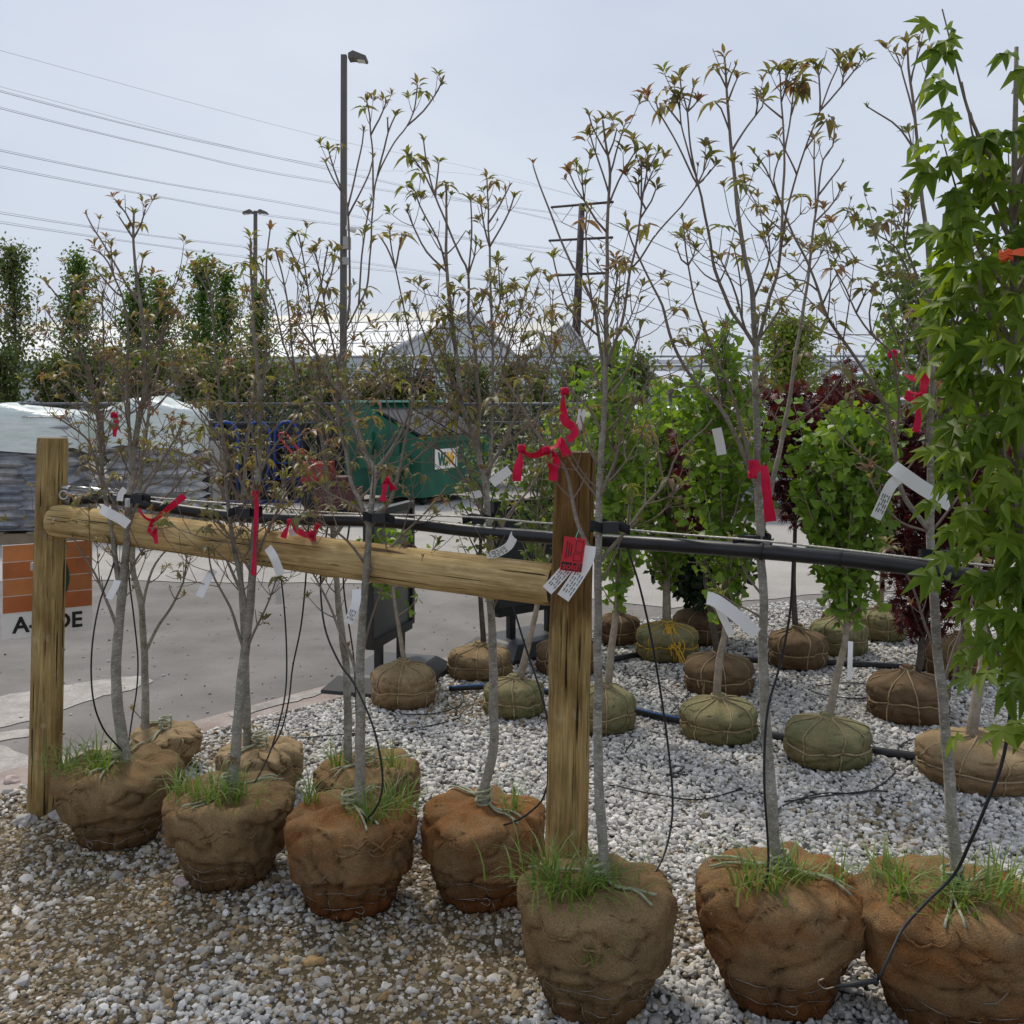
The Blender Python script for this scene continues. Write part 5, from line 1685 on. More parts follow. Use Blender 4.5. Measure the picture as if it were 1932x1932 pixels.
D['1b'] = dogwood('slender dogwood behind the two stemmed one, small tan root ball', gf, 312, 4.46, (.155, .11, .17, 'burlap_tan'),
  [(274, 1412), (274, 1313), (272, 1233), (268, 1150), (260, 1110), (250, 1070), (253, 1000), (262, 930), (270, 870), (278, 800), (286, 740), (300, 690)],
  [[(273, 1233), (300, 1180), (320, 1150), (345, 1100), (352, 1050)], [(270, 1145), (282, 1090), (303, 1050), (335, 1015)], [(253, 1010), (290, 960), (330, 920), (360, 880)], [(265, 920), (310, 860), (345, 800)], [(280, 790), (320, 740), (352, 690)], [(276, 815), (262, 760), (258, 700)]],
  102, .1, 7.5, .8, .4, .25, .12, low=.25)
D[2] = dogwood('dogwood with long red ribbon over the rail and grassy ball', gf, 432, 3.45, (.215, .145, .29, 'burlap_brown'),
  [(436, 1490), (443, 1430), (449, 1366), (454, 1286), (461, 1233), (469, 1180), (475, 1100), (478, 1040), (482, 960), (486, 900), (488, 850), (490, 770), (486, 700), (478, 620), (476, 568), (473, 500), (472, 449)],
  [[(490, 770), (497, 720), (503, 640), (502, 568), (504, 487), (510, 432)],
   [(468, 1180), (455, 1100), (440, 1020), (430, 940), (422, 860), (418, 806), (416, 750), (410, 709), (406, 649), (400, 564), (388, 498)],
   [(402, 575), (385, 535), (367, 503)], [(400, 564), (408, 540), (412, 523)],
   [(462, 1225), (440, 1160), (420, 1120), (400, 1080), (392, 1030)], [(464, 1225), (486, 1180), (505, 1140), (522, 1090)],
   [(478, 1050), (510, 990), (535, 940), (560, 900)], [(482, 960), (450, 900), (420, 840), (390, 790), (365, 760)], [(486, 900), (520, 840), (555, 790), (575, 750)],
   [(430, 940), (395, 890), (360, 860), (330, 850)], [(418, 806), (400, 760), (380, 720), (352, 690)], [(488, 850), (470, 800), (450, 760), (444, 717), (430, 690)], [(476, 1085), (450, 1040), (425, 1000), (390, 970)]],
  103, -.03, 10, 1.15, .5, .35, .12, grass=[(-140, .6, 1.1), (-60, .45, 1.0), (-100, .35, .9), (-170, .8, .5)], low=.3)
D['2b'] = dogwood('dogwood with a pale trunk standing behind the ribboned one', gf, 492, 4.12, (.175, .125, .21, 'burlap_tan'),
  [(466, 1445), (465, 1339), (464, 1260), (460, 1200), (455, 1120), (453, 1040), (456, 960), (463, 880), (470, 800), (476, 740), (486, 690)],
  [[(456, 1120), (430, 1060), (405, 1010), (380, 980)], [(456, 1050), (490, 1000), (520, 950), (535, 900)], [(458, 960), (430, 900), (400, 860), (372, 830)], [(463, 880), (500, 830), (530, 790), (546, 730)], [(470, 800), (445, 750), (425, 700)]],
  104, .1, 7.5, 1.0, .5, .35, .1, low=.3)
D[3] = dogwood('tall dogwood forking widely, in front of the street lamp', gf, 662, 3.27, (.21, .145, .30, 'burlap_clay'),
  [(676, 1545), (679, 1419), (680, 1339), (679, 1233), (684, 1150), (690, 1085), (695, 1032), (697, 979), (703, 926), (708, 886), (690, 862), (676, 815), (655, 760), (628, 722), (604, 680), (580, 640), (560, 610)],
  [[(708, 890), (737, 851), (769, 788), (777, 740), (781, 700), (800, 650)], [(697, 985), (737, 944), (753, 891), (764, 833), (774, 788), (790, 720), (822, 660)],
   [(692, 1000), (676, 939), (663, 912), (652, 846), (641, 810), (636, 766), (638, 700), (646, 650), (653, 610), (659, 574), (659, 468), (657, 407), (652, 377), (628, 337), (615, 306)],
   [(650, 630), (677, 574), (692, 544), (698, 483), (703, 407), (709, 346), (722, 310), (744, 268), (768, 237), (783, 201), (788, 160)],
   [(768, 237), (798, 210), (820, 180), (832, 157)], [(706, 371), (703, 286), (700, 255), (698, 219), (692, 191)], [(700, 255), (716, 225), (728, 194)], [(712, 330), (725, 280), (733, 249), (747, 217)], [(733, 249), (732, 227)],
   [(655, 385), (671, 325), (683, 271), (686, 248)], [(659, 401), (683, 356), (698, 325), (704, 300)], [(678, 566), (683, 483), (692, 416), (700, 380)], [(640, 365), (630, 315), (622, 286)],
   [(641, 810), (610, 770), (575, 740), (556, 700), (536, 649), (516, 568), (498, 528), (484, 492), (475, 472)],
   [(556, 700), (548, 620), (540, 560), (528, 500), (520, 470)], [(610, 770), (600, 700), (590, 620), (580, 540), (570, 470), (562, 440)], [(638, 700), (622, 620), (612, 560), (600, 500), (590, 470)], [(580, 540), (560, 500), (545, 460)], [(612, 560), (625, 520), (632, 478)], [(590, 600), (606, 540), (618, 470)],
   [(680, 1290), (660, 1233), (637, 1180), (621, 1140), (598, 1095), (575, 1060)], [(681, 1275), (690, 1200), (706, 1150), (726, 1100), (745, 1060)], [(690, 1090), (730, 1040), (770, 1000), (810, 960), (840, 920)], [(697, 985), (660, 950), (620, 930), (585, 900)], [(753, 891), (790, 860), (825, 830), (850, 790)], [(692, 1060), (655, 1020), (615, 990), (580, 970)]],
  105, -.03, 10.5, 1.15, .5, .35, .1, grass=[(-20, .62, 1.2), (10, .7, 1.0), (-60, .75, .5), (160, .75, .6)], low=.3)
D['3b'] = dogwood('grey trunked dogwood directly behind the wide forking one', gf, 694, 3.86, (.20, .14, .235, 'burlap_brown'),
  [(655, 1485), (656, 1366), (655, 1286), (648, 1220), (640, 1150), (634, 1080), (628, 1000), (620, 920), (612, 860), (600, 800), (590, 740), (584, 690)],
  [[(634, 1090), (600, 1030), (570, 990), (545, 960)], [(630, 1020), (665, 960), (700, 920), (730, 880)], [(612, 870), (640, 800), (670, 750), (700, 700), (730, 660)], [(622, 930), (590, 880), (560, 850)], [(602, 805), (570, 760), (545, 720), (530, 690)],
   [(640, 800), (690, 760), (740, 720), (777, 690), (782, 671), (777, 650), (764, 597), (753, 540), (740, 475), (736, 436)], [(745, 500), (730, 465), (715, 444)], [(746, 500), (755, 465), (760, 442)]],
  106, .08, 8.5, 1.0, .5, .3, .1, grass=[(-30, .6, .8), (-160, .6, .6)], low=.25)
D[4] = dogwood('leafy dogwood with orange stained ball left of the knotty post', gf, 912, 3.32, (.205, .15, .29, 'burlap_clay'),
  [(915, 1540), (912, 1493), (926, 1440), (934, 1392), (931, 1339), (931, 1286), (929, 1206), (926, 1140), (924, 1060), (921, 979), (918, 939), (913, 899), (902, 859), (897, 833), (887, 804), (871, 766), (865, 700), (856, 628), (847, 562), (843, 497), (841, 431), (843, 366), (841, 346)],
  [[(900, 850), (905, 780), (900, 700), (893, 628), (884, 597), (884, 518), (871, 488), (850, 440), (828, 388), (812, 340), (802, 292), (799, 264)],
   [(821, 366), (797, 322), (776, 294)], [(823, 370), (824, 340), (828, 307)], [(845, 519), (832, 466), (810, 422), (793, 388), (784, 363)], [(832, 514), (806, 475), (780, 427), (770, 401)], [(884, 518), (895, 484), (898, 462)], [(884, 520), (890, 450), (891, 409), (889, 377)],
   [(918, 930), (926, 860), (929, 793), (929, 687), (926, 562), (924, 466), (921, 422), (919, 337)], [(922, 425), (945, 383), (962, 350)], [(924, 470), (945, 430), (959, 401), (969, 372)], [(924, 470), (915, 431), (906, 385)],
   [(928, 620), (943, 570), (943, 540), (941, 494)], [(928, 660), (955, 600), (956, 560), (954, 542)], [(929, 760), (950, 690), (960, 650), (985, 575), (1002, 521)],
   [(905, 780), (870, 740), (840, 720), (823, 693), (800, 628), (785, 583)], [(913, 899), (950, 840), (982, 766), (1010, 720), (1040, 670)], [(921, 979), (890, 930), (860, 880), (830, 850), (800, 830)], [(924, 1040), (960, 970), (1000, 920), (1030, 870)], [(897, 833), (860, 800), (830, 770), (800, 760), (780, 730)],
   [(982, 766), (975, 700), (985, 640), (1000, 600)], [(950, 840), (1000, 800), (1045, 760), (1075, 700)], [(926, 1150), (950, 1110), (975, 1085)], [(871, 766), (850, 700), (830, 660), (815, 630)]],
  107, .02, 9.5, 1.1, .5, .4, .1, grass=[(-40, .7, .35), (-20, .55, .3)], low=.2)
D[5] = dogwood('dogwood with white tags and sold tag at the knotty post', gf, 1125, 2.73, (.215, .14, .32, 'burlap_brown'),
  [(1141, 1700), (1139, 1605), (1129, 1499), (1128, 1393), (1129, 1286), (1129, 1180), (1129, 1085), (1129, 1006), (1130, 926), (1134, 886), (1137, 819), (1139, 753), (1142, 695), (1145, 634), (1145, 578), (1147, 419), (1150, 328), (1147, 294), (1142, 259), (1137, 227)],
  [[(1147, 294), (1130, 262), (1118, 238), (1111, 216)], [(1146, 376), (1130, 307), (1114, 253)], [(1150, 326), (1166, 275), (1178, 235)], [(1147, 296), (1158, 268), (1163, 243)], [(1151, 379), (1166, 342), (1185, 307), (1199, 285)],
   [(1142, 690), (1155, 660), (1170, 620), (1179, 584), (1190, 509), (1198, 477), (1208, 413), (1214, 363), (1220, 323), (1222, 288)], [(1209, 405), (1230, 379), (1238, 356)], [(1208, 400), (1206, 370), (1203, 349)], [(1212, 380), (1210, 340), (1209, 301)], [(1214, 365), (1232, 322)], [(1220, 330), (1240, 288)],
   [(1192, 505), (1209, 488), (1232, 451), (1259, 419), (1286, 389), (1312, 352), (1336, 328), (1350, 311)], [(1312, 352), (1326, 325), (1333, 299)],
   [(1140, 735), (1130, 634), (1123, 586), (1118, 573), (1102, 533), (1081, 504), (1060, 456), (1033, 387), (1015, 336), (1007, 310)],
   [(1146, 440), (1126, 416), (1102, 379), (1086, 355), (1074, 326)], [(1104, 382), (1098, 352), (1097, 329)], [(1118, 573), (1108, 500), (1105, 432), (1107, 400)],
   [(1130, 640), (1090, 600), (1070, 578), (1052, 520), (1044, 485)], [(1144, 600), (1160, 560), (1164, 530), (1166, 507)], [(1140, 760), (1170, 720), (1190, 680), (1200, 640), (1212, 610)],
   [(1131, 1064), (1182, 1000), (1219, 952), (1254, 915), (1280, 854), (1331, 809), (1345, 790)], [(1132, 950), (1160, 870), (1180, 800), (1205, 750), (1235, 700)], [(1254, 915), (1240, 850), (1225, 800)], [(1130, 950), (1100, 905), (1075, 870)], [(1134, 880), (1110, 845), (1090, 805)],
   [(1137, 820), (1110, 770), (1080, 740), (1050, 690), (1030, 640), (1020, 610)], [(1129, 1100), (1155, 1060), (1175, 1010), (1200, 985)], [(1139, 760), (1120, 700), (1100, 650), (1085, 600)],
   [(1126, 1068), (1102, 1018), (1086, 978), (1075, 926), (1068, 890), (1049, 862), (1006, 809), (969, 740), (940, 700), (905, 662)], [(1006, 809), (1020, 760), (1035, 700), (1050, 650)], [(1050, 862), (1075, 820), (1090, 780)]],
  108, -.05, 10, .6, .45, .3, .1, grass=[(-150, .62, 1.5), (-120, .35, 1.5), (170, .6, 1.2), (-80, .2, 1.0), (-95, .96, .35)], low=.15, tw_range=(590, 1000))
D[6] = dogwood('tallest dogwood forking high, with rope knotted on clay ball', gf, 1470, 2.76, (.225, .15, .33, 'burlap_clay'),
  [(1466, 1700), (1463, 1605), (1453, 1472), (1444, 1339), (1440, 1233), (1440, 1127), (1436, 1050), (1434, 992), (1429, 899), (1427, 793), (1425, 713), (1427, 657), (1424, 625), (1419, 548), (1407, 500), (1399, 447), (1389, 379), (1381, 286), (1373, 193), (1368, 126), (1366, 107)],
  [[(1427, 662), (1407, 624), (1383, 592), (1367, 556), (1349, 508), (1339, 455), (1325, 371), (1320, 352), (1304, 280), (1296, 211), (1284, 169), (1283, 144)], [(1310, 326), (1286, 235), (1282, 182)], [(1314, 345), (1272, 259), (1243, 209), (1239, 193)], [(1286, 235), (1268, 212), (1255, 197)], [(1292, 199), (1275, 180), (1262, 166)], [(1294, 200), (1303, 180), (1309, 163)], [(1297, 215), (1307, 200), (1315, 190)],
   [(1370, 160), (1358, 142), (1350, 126)], [(1371, 162), (1380, 140), (1389, 123)], [(1374, 195), (1384, 165), (1392, 147)], [(1378, 240), (1360, 205), (1348, 192)], [(1381, 280), (1410, 238), (1437, 201), (1439, 186)], [(1420, 225), (1428, 200), (1427, 177)],
   [(1428, 660), (1436, 624), (1452, 560), (1468, 508), (1474, 435), (1476, 382), (1480, 289), (1476, 209), (1472, 148), (1470, 134)], [(1480, 289), (1490, 236), (1496, 183), (1498, 156)], [(1493, 210), (1505, 180), (1510, 158)], [(1477, 225), (1455, 205), (1436, 188)], [(1476, 200), (1482, 170), (1484, 142)],
   [(1470, 500), (1478, 440), (1485, 395), (1503, 329), (1525, 262), (1546, 209), (1567, 153), (1578, 130), (1583, 109)], [(1550, 200), (1588, 162), (1620, 124), (1627, 109)], [(1549, 205), (1546, 160), (1545, 130)], [(1588, 160), (1593, 134)], [(1500, 340), (1490, 300), (1470, 260)], [(1520, 275), (1548, 240), (1560, 225)],
   [(1446, 1010), (1456, 912), (1469, 859), (1480, 806), (1492, 729), (1500, 669), (1512, 608), (1525, 515), (1535, 440), (1543, 369), (1551, 302), (1570, 276), (1575, 242)], [(1540, 400), (1538, 350), (1535, 302), (1535, 265)], [(1536, 430), (1562, 395), (1580, 369), (1585, 357)], [(1542, 375), (1565, 340), (1583, 318), (1590, 306)],
   [(1425, 930), (1400, 850), (1371, 790), (1351, 762), (1319, 729), (1290, 689), (1270, 649), (1258, 608), (1250, 576), (1234, 544), (1206, 490), (1187, 440), (1180, 408)],
   [(1423, 900), (1399, 806), (1387, 765), (1367, 709), (1347, 669), (1331, 624), (1310, 568), (1298, 500), (1290, 447), (1287, 413)], [(1300, 505), (1285, 490), (1276, 468)], [(1299, 505), (1308, 485), (1313, 468)],
   [(1407, 620), (1390, 560), (1375, 520), (1360, 490)], [(1420, 560), (1440, 520), (1452, 480), (1450, 440)], [(1395, 600), (1400, 560), (1392, 500), (1385, 470)], [(1430, 650), (1460, 600), (1485, 560), (1500, 545)], [(1440, 1130), (1412, 1090), (1395, 1050), (1380, 1020)], [(1427, 740), (1450, 690), (1480, 650)], [(1442, 1170), (1410, 1150), (1385, 1140), (1362, 1122)]],
  109, .05, 11, .4, .35, .3, .08, grass=[(-140, .62, 1.1), (-75, .3, 1.2), (-20, .7, .5), (-110, .6, .5)], low=.1, tw_range=(430, 900))
D[7] = dogwood('dogwood with red bows and white tags left of the sweetgum', gf, 1796, 2.67, (.25, .17, .33, 'burlap_clay'),
  [(1808, 1765), (1801, 1605), (1791, 1472), (1783, 1366), (1777, 1300), (1767, 1206), (1761, 1113), (1757, 1040), (1754, 1005), (1756, 939), (1755, 886), (1756, 793), (1759, 713), (1757, 660), (1756, 541), (1748, 435), (1737, 342), (1729, 249), (1719, 156), (1711, 79)],
  [[(1728, 230), (1700, 129), (1688, 98)], [(1720, 165), (1730, 115), (1737, 89)], [(1726, 210), (1742, 160), (1751, 122), (1753, 100)], [(1733, 290), (1700, 245), (1684, 230), (1638, 201)], [(1735, 310), (1722, 280), (1714, 248)],
   [(1757, 580), (1738, 542), (1711, 475), (1706, 467), (1704, 435), (1711, 372)], [(1756, 590), (1720, 530), (1690, 467), (1660, 446), (1648, 432)], [(1708, 470), (1712, 430), (1716, 392)],
   [(1754, 1008), (1732, 974), (1700, 926), (1690, 859), (1674, 780), (1663, 753), (1644, 718), (1618, 681), (1602, 660), (1560, 600), (1543, 550), (1520, 488), (1498, 448), (1472, 382), (1445, 318), (1421, 287)], [(1472, 382), (1460, 340), (1470, 300)],
   [(1690, 850), (1695, 780), (1690, 700), (1682, 665), (1645, 632), (1616, 590), (1598, 547), (1575, 507)], [(1645, 632), (1640, 590), (1648, 550)], [(1690, 720), (1705, 660), (1715, 610), (1730, 590)], [(1616, 590), (1630, 560), (1635, 545)],
   [(1550, 575), (1570, 530), (1590, 505), (1600, 500)], [(1540, 545), (1515, 530), (1490, 525)], [(1670, 770), (1640, 760), (1610, 740)],
   [(1770, 1230), (1745, 1180), (1722, 1110), (1695, 1055), (1680, 1030)], [(1778, 1305), (1800, 1230), (1826, 1160), (1840, 1100), (1850, 1050)], [(1780, 1330), (1800, 1280), (1815, 1200), (1822, 1150)], [(1756, 1010), (1790, 960), (1820, 920), (1840, 880)], [(1752, 1000), (1700, 985), (1660, 940), (1640, 900)], [(1756, 900), (1800, 850), (1830, 800)]],
  110, -.04, 11.5, .45, .45, .35, .12, grass=[(-165, .62, 1.3), (-100, .35, 1.5), (-60, .4, 1.3), (-20, .5, 1.2), (150, .6, .8)], low=.15, tw_range=(520, 980))
# ================================================================== NURSERY TREES BEHIND
def nursery(name, label, px, yb, ytop, wpx, mat, trunk, crown, seed, leaf, group, nb=34, per=4, lsize=.05, tmpl=None, rope='jute_rope', barkm='ginkgo_bark', r0=.021, ang=36, sub=2, node=.06, flat=1.0):
    """ball seen from row ytop to yb with width wpx; trunk in photo positions; crown = (top row, low row, radius m)"""
    d_f = F * H / (yb - HY)
    R = wpx / 2 / F * d_f
    R = R * (1 + R / d_f)
    d = d_f + R * .92
    h = max(.12, H - (ytop - HY) / F * (d - R * .3)) * .93
    c = Vector(((px - CX) / F * d, d, 0))
    T = thing(name, label, 'tree', c, group)
    rs = np.random.default_rng(seed)
    tp = [Vector((c.x, c.y, h * .9))]
    x0 = trunk[0][0]
    for i, (x, y) in enumerate(trunk):
        tp.append(P(x, y, d + .03 * i))
    tp[0].x = tp[1].x - (tp[2].x - tp[1].x) * .4 if len(tp) > 2 else tp[1].x
    tp[0].x = c.x * .3 + tp[0].x * .7
    root_ball(T, c, R, R * .86, h, mat, seed, 'drum', rope, neck=.028)
    if crown:
        zt, zl, rad = P(0, crown[0], d).z, P(0, crown[1], d).z, crown[2]
        if seed >= 306: nb, rad, node = int(nb * 1.4), rad * 1.22, node * .85
        last = tp[-1]
        if last.z < zt:
            tp.append(Vector((last.x + rs.uniform(-.03, .03), last.y, (last.z + zt) / 2)))
            tp.append(Vector((last.x + rs.uniform(-.05, .05), last.y + .02, zt)))
        skeleton_tree(T, tp, r0, zl, zt, rad, nb, rs, (MT[barkm], MT[leaf]), tmpl or T_GINKGO, lsize, per, node, ang, sub=sub, seedphase=seed)
    return T
gb = 'balled trees standing on the gravel'
nursery('balled_tree', 'sparse balled tree with tan ball beside the stand sign', 760, 1345, 1256, 124, 'burlap_tan', [(763, 1250), (752, 1180), (742, 1110), (745, 1040)], (985, 1175, .22), 301, 'ginkgo_leaf', gb, 9, 4, .045, r0=.016, ang=52)
nursery('balled_tree', 'reddish stemmed balled tree with tan ball left of the dogwood trunk', 905, 1290, 1222, 120, 'burlap_tan', [(912, 1205), (908, 1150), (905, 1080)], (800, 1140, .24), 302, 'serviceberry_leaf', gb, 22, 3, .045, r0=.018, barkm='dark_bark', tmpl=T_OVAL)
nursery('balled_tree', 'balled tree with leaning pale trunk and green stained ball', 970, 1362, 1285, 118, 'burlap_green', [(985, 1265), (1000, 1200), (1014, 1140), (1020, 1060)], (830, 1110, .22), 303, 'serviceberry_leaf', gb, 24, 4, .045, tmpl=T_OVAL)
nursery('balled_tree', 'balled tree with rusty brown ball hidden behind the knotty post', 1068, 1283, 1208, 116, 'burlap_umber', [(1070, 1190), (1072, 1100)], (700, 1080, .2), 304, 'ginkgo_leaf', gb, 24, 4, .05)
nursery('balled_tree', 'balled tree with small olive ball further behind the post', 1062, 1222, 1180, 92, 'burlap_green', [(1062, 1160), (1062, 1080)], (800, 1090, .2), 305, 'serviceberry_leaf', gb, 18, 4, .05, tmpl=T_OVAL)
nursery('balled_tree', 'ginkgo with green laced ball right of the knotty post', 1140, 1392, 1300, 120, 'burlap_green', [(1148, 1285), (1154, 1220), (1162, 1160), (1166, 1060)], (612, 1165, .155), 306, 'ginkgo_leaf', gb, 40, 4, .05)
nursery('balled_tree', 'ginkgo with dark ball behind the green laced one', 1165, 1222, 1160, 88, 'burlap_umber', [(1168, 1150), (1170, 1080)], (720, 1120, .2), 307, 'ginkgo_leaf', gb, 34, 4, .05)
nursery('balled_tree', 'ginkgo whose ball is tied with bright yellow rope', 1258, 1255, 1178, 120, 'burlap_green', [(1258, 1165), (1258, 1100), (1262, 1000)], (770, 1120, .27), 308, 'ginkgo_leaf', gb, 46, 5, .05, rope='yellow_rope', r0=.03)
nursery('balled_tree', 'dark evergreen with blackish ball behind the yellow roped one', 1322, 1222, 1150, 104, 'burlap_umber', [(1322, 1140), (1322, 1110)], (1050, 1150, .28), 309, 'conifer_leaf', gb, 26, 8, .06, tmpl=T_RHOMB, barkm='dark_bark', ang=60)
nursery('balled_tree', 'small burgundy maple with umber ball behind a green ball', 1356, 1322, 1238, 134, 'burlap_umber', [(1352, 1220), (1340, 1150), (1330, 1080)], (838, 1060, .20), 310, 'maple_leaf', gb, 26, 5, .065, tmpl=T_MAPLE, barkm='dark_bark')
nursery('balled_tree', 'ginkgo with green ball in front of the umber one', 1356, 1412, 1324, 148, 'burlap_green', [(1352, 1312), (1358, 1240), (1370, 1180), (1368, 1080)], (590, 1195, .19), 311, 'ginkgo_leaf', gb, 50, 4, .05)
nursery('balled_tree', 'burgundy maple with brown ball and scrap of blue cloth colour', 1505, 1270, 1190, 112, 'burlap_umber', [(1500, 1172), (1497, 1100), (1500, 1000)], (730, 1010, .20), 312, 'maple_leaf', gb, 30, 5, .07, tmpl=T_MAPLE, barkm='dark_bark')
nursery('balled_tree', 'ginkgo with olive ball behind the leaning ginkgo', 1582, 1245, 1168, 108, 'burlap_green', [(1585, 1150), (1590, 1080)], (815, 1090, .22), 313, 'ginkgo_leaf', gb, 40, 4, .05)
nursery('balled_tree', 'leaning ginkgo with large green ball on open gravel', 1560, 1462, 1362, 160, 'burlap_green', [(1565, 1350), (1578, 1280), (1597, 1190), (1590, 1080)], (790, 1195, .20), 314, 'ginkgo_leaf', gb, 52, 5, .05)
nursery('balled_tree', 'burgundy maple with round brown ball beside the black pipe', 1712, 1375, 1272, 150, 'burlap_umber', [(1735, 1255), (1740, 1200), (1752, 1140), (1765, 1060)], (830, 1230, .28), 315, 'maple_leaf', gb, 40, 5, .07, tmpl=T_MAPLE, barkm='dark_bark')
nursery('balled_tree', 'burgundy maple with tan brown ball behind the rightmost dogwood trunk', 1808, 1290, 1205, 130, 'burlap_brown', [(1818, 1190), (1822, 1120)], (880, 1160, .26), 316, 'maple_leaf', gb, 34, 5, .07, tmpl=T_MAPLE, barkm='dark_bark')
nursery('balled_tree', 'loose leaved tree with broad flat tan ball by the rightmost dogwood', 1846, 1510, 1400, 226, 'burlap_tan', [(1834, 1378), (1846, 1300), (1856, 1230), (1850, 1100), (1820, 950), (1780, 820)], (520, 900, .30), 317, 'serviceberry_leaf', gb, 34, 4, .045, tmpl=T_OVAL, r0=.026)
nursery('balled_tree', 'airy green tree rising behind the burgundy maples', 1660, 1215, 1150, 100, 'burlap_green', [(1662, 1140), (1668, 1000), (1672, 860)], (575, 860, .13), 318, 'ginkgo_leaf', gb, 26, 3, .05)
nursery('balled_tree', 'burgundy maple standing behind the bow tied dogwood', 1600, 1205, 1150, 96, 'burlap_umber', [(1602, 1140), (1606, 1000)], (748, 930, .20), 319, 'maple_leaf', gb, 22, 5, .07, tmpl=T_MAPLE, barkm='dark_bark')

# ================================================================== SWEETGUM at the right edge
sc_ = Vector((1.06, 2.02, 0))
T = thing('sweetgum_tree', 'narrow sweetgum with big bright star shaped leaves beside the dogwoods', 'tree', sc_)
rs = np.random.default_rng(77); rp = random.Random(77)
root_ball(T, sc_, .19, .15, .27, 'burlap_brown', 77, 'basket', neck=.03)
tr = catmull([sc_ + Vector((0, 0, .25)), Vector((1.045, 2.02, .7)), Vector((1.02, 2.03, 1.2)), Vector((1.0, 2.04, 1.8)), Vector((1.0, 2.03, 2.3))], .05)
mb = MB(); mb.tube(tr, [.020 + (.004 - .020) * i / (len(tr) - 1) for i in range(len(tr))], 9); o = mb.build('trunk', MT['dogwood_bark'], T); set_thin(o, [.6 * i / len(tr) for i in range(len(tr)) for _ in range(9)])
pos, dirs = [], []
for b in range(40):
    z = .95 + (b + rp.random()) / 40 * 1.12
    i = min(range(len(tr)), key=lambda q: abs(tr[q].z - z)); p0 = tr[i]
    az = b * 2.4 + rp.uniform(-.4, .4)
    out = rp.uniform(.10, .17) if z < 1.75 else rp.uniform(.12, .20)
    if z < 1.1: out *= .75
    e = Vector((math.cos(az), math.sin(az), 0))
    pts = catmull([p0, p0 + e * out * .5 + Vector((0, 0, out * .8)), p0 + e * out * .85 + Vector((0, 0, out * 2.0))], .03)
    mb = MB(); mb.tube(pts, [max(.0015, .006 * (1 - q / len(pts))) for q in range(len(pts))], 5, cap=False); o = mb.build('branch', MT['dogwood_bark'], T); set_thin(o, [.8] * len(mb.v))
    for q in range(2, len(pts)):
        for _ in range((1 if rp.random() < .75 else 0) + (1 if (z < 1.75 and q % 2) else 0)):
            a2 = rp.uniform(0, 6.28); v = Vector((math.cos(a2), math.sin(a2), rp.uniform(-.9, .0))) + e * .5
            v.normalize(); st_ = rp.uniform(.02, .06)
            pos.append(pts[q] + v * st_); dirs.append(v + Vector((0, 0, -.35)))
# overhanging lower sprays seen in front of the pipe
for _ in range(70):
    z = rp.uniform(.95, 2.15); a2 = rp.uniform(2.4, 4.6); r = rp.uniform(.10, .165)
    i = min(range(len(tr)), key=lambda q: abs(tr[q].z - z))
    v = Vector((math.cos(a2), math.sin(a2), rp.uniform(-.5, .1))).normalized()
    pos.append(tr[i] + Vector((math.cos(a2) * r, math.sin(a2) * r, 0))); dirs.append(v + Vector((0, 0, -.2)))
# the leaves that show largest are parts of their own; the rest are joined
def shows(p):
    x = CX + p.x / p.y * F
    return (x < 1960, -p.y)
order = sorted(range(len(pos)), key=lambda i: shows(pos[i]), reverse=True)
single, rest = order[:300], order[300:]
stems = MB()
LM = []
for s_ in range(5):
    tv, tf = gum_template(.27 + .02 * s_, .05 + .02 * s_, .25 + .14 * s_, .12 + .008 * s_)
    # finer lobes: midrib fold gives each lobe its own shading
    m_ = MB(); m_.v = [Vector(q) for q in tv]; m_.f = list(tf); m_.m = [0] * len(tf)
    LM.append(m_.mesh('leaf', MT['sweetgum_leaf'], True))
for i in single:
    y = dirs[i].normalized(); z0 = Vector((rp.gauss(0, .45) - .2, rp.gauss(0, .45) - .55, 1)); x = y.cross(z0).normalized(); z = x.cross(y)
    s = rp.uniform(.052, .084)
    M = Matrix(((x.x, y.x, z.x, pos[i].x), (x.y, y.y, z.y, pos[i].y), (x.z, y.z, z.z, pos[i].z), (0, 0, 0, 1))) @ Matrix.Scale(s, 4)
    inst('leaf', rp.choice(LM), T, M)
if rest:
    tag(leaves('leaf_mass', T_SWEETGUM, [tuple(pos[i]) for i in rest], [tuple(dirs[i]) for i in rest], .066 * rs.uniform(.75, 1.2, len(rest)), MT['sweetgum_leaf'], T, rs), kind='stuff')

# ================================================================== IRRIGATION PIPE, CABLE AND STRAPS
pipe_px = [(128, 944, 3.97), (200, 941, 3.90), (300, 956, 3.80), (430, 973, 3.68), (560, 980, 3.56), (700, 983, 3.44), (790, 990, 3.36), (900, 1003, 3.24), (1000, 1011, 3.15), (1085, 1018, 3.085), (1200, 1024, 2.93), (1320, 1032, 2.82), (1437, 1041, 2.735), (1600, 1056, 2.64), (1757, 1076, 2.555), (1850, 1090, 2.50), (1960, 1106, 2.43), (2100, 1128, 2.36), (2400, 1160, 2.2)]
pp = [P(*q) for q in pipe_px]
T = thing('irrigation_pipe', 'thick black irrigation pipe running along the log rail frame', 'pipe', Vector((pp[0].x, pp[0].y, 0)))
mb = MB(); mb.tube(catmull(pp, .05), .0205, 14); mb.build('pipe', MT['black_pipe'], T)
mb = MB(); mb.tube([pp[0] - Vector((.02, -.01, 0)), pp[0] + Vector((.03, -.012, .0))], .025, 12); mb.build('end_cap', MT['steel'], T, sharp=40)
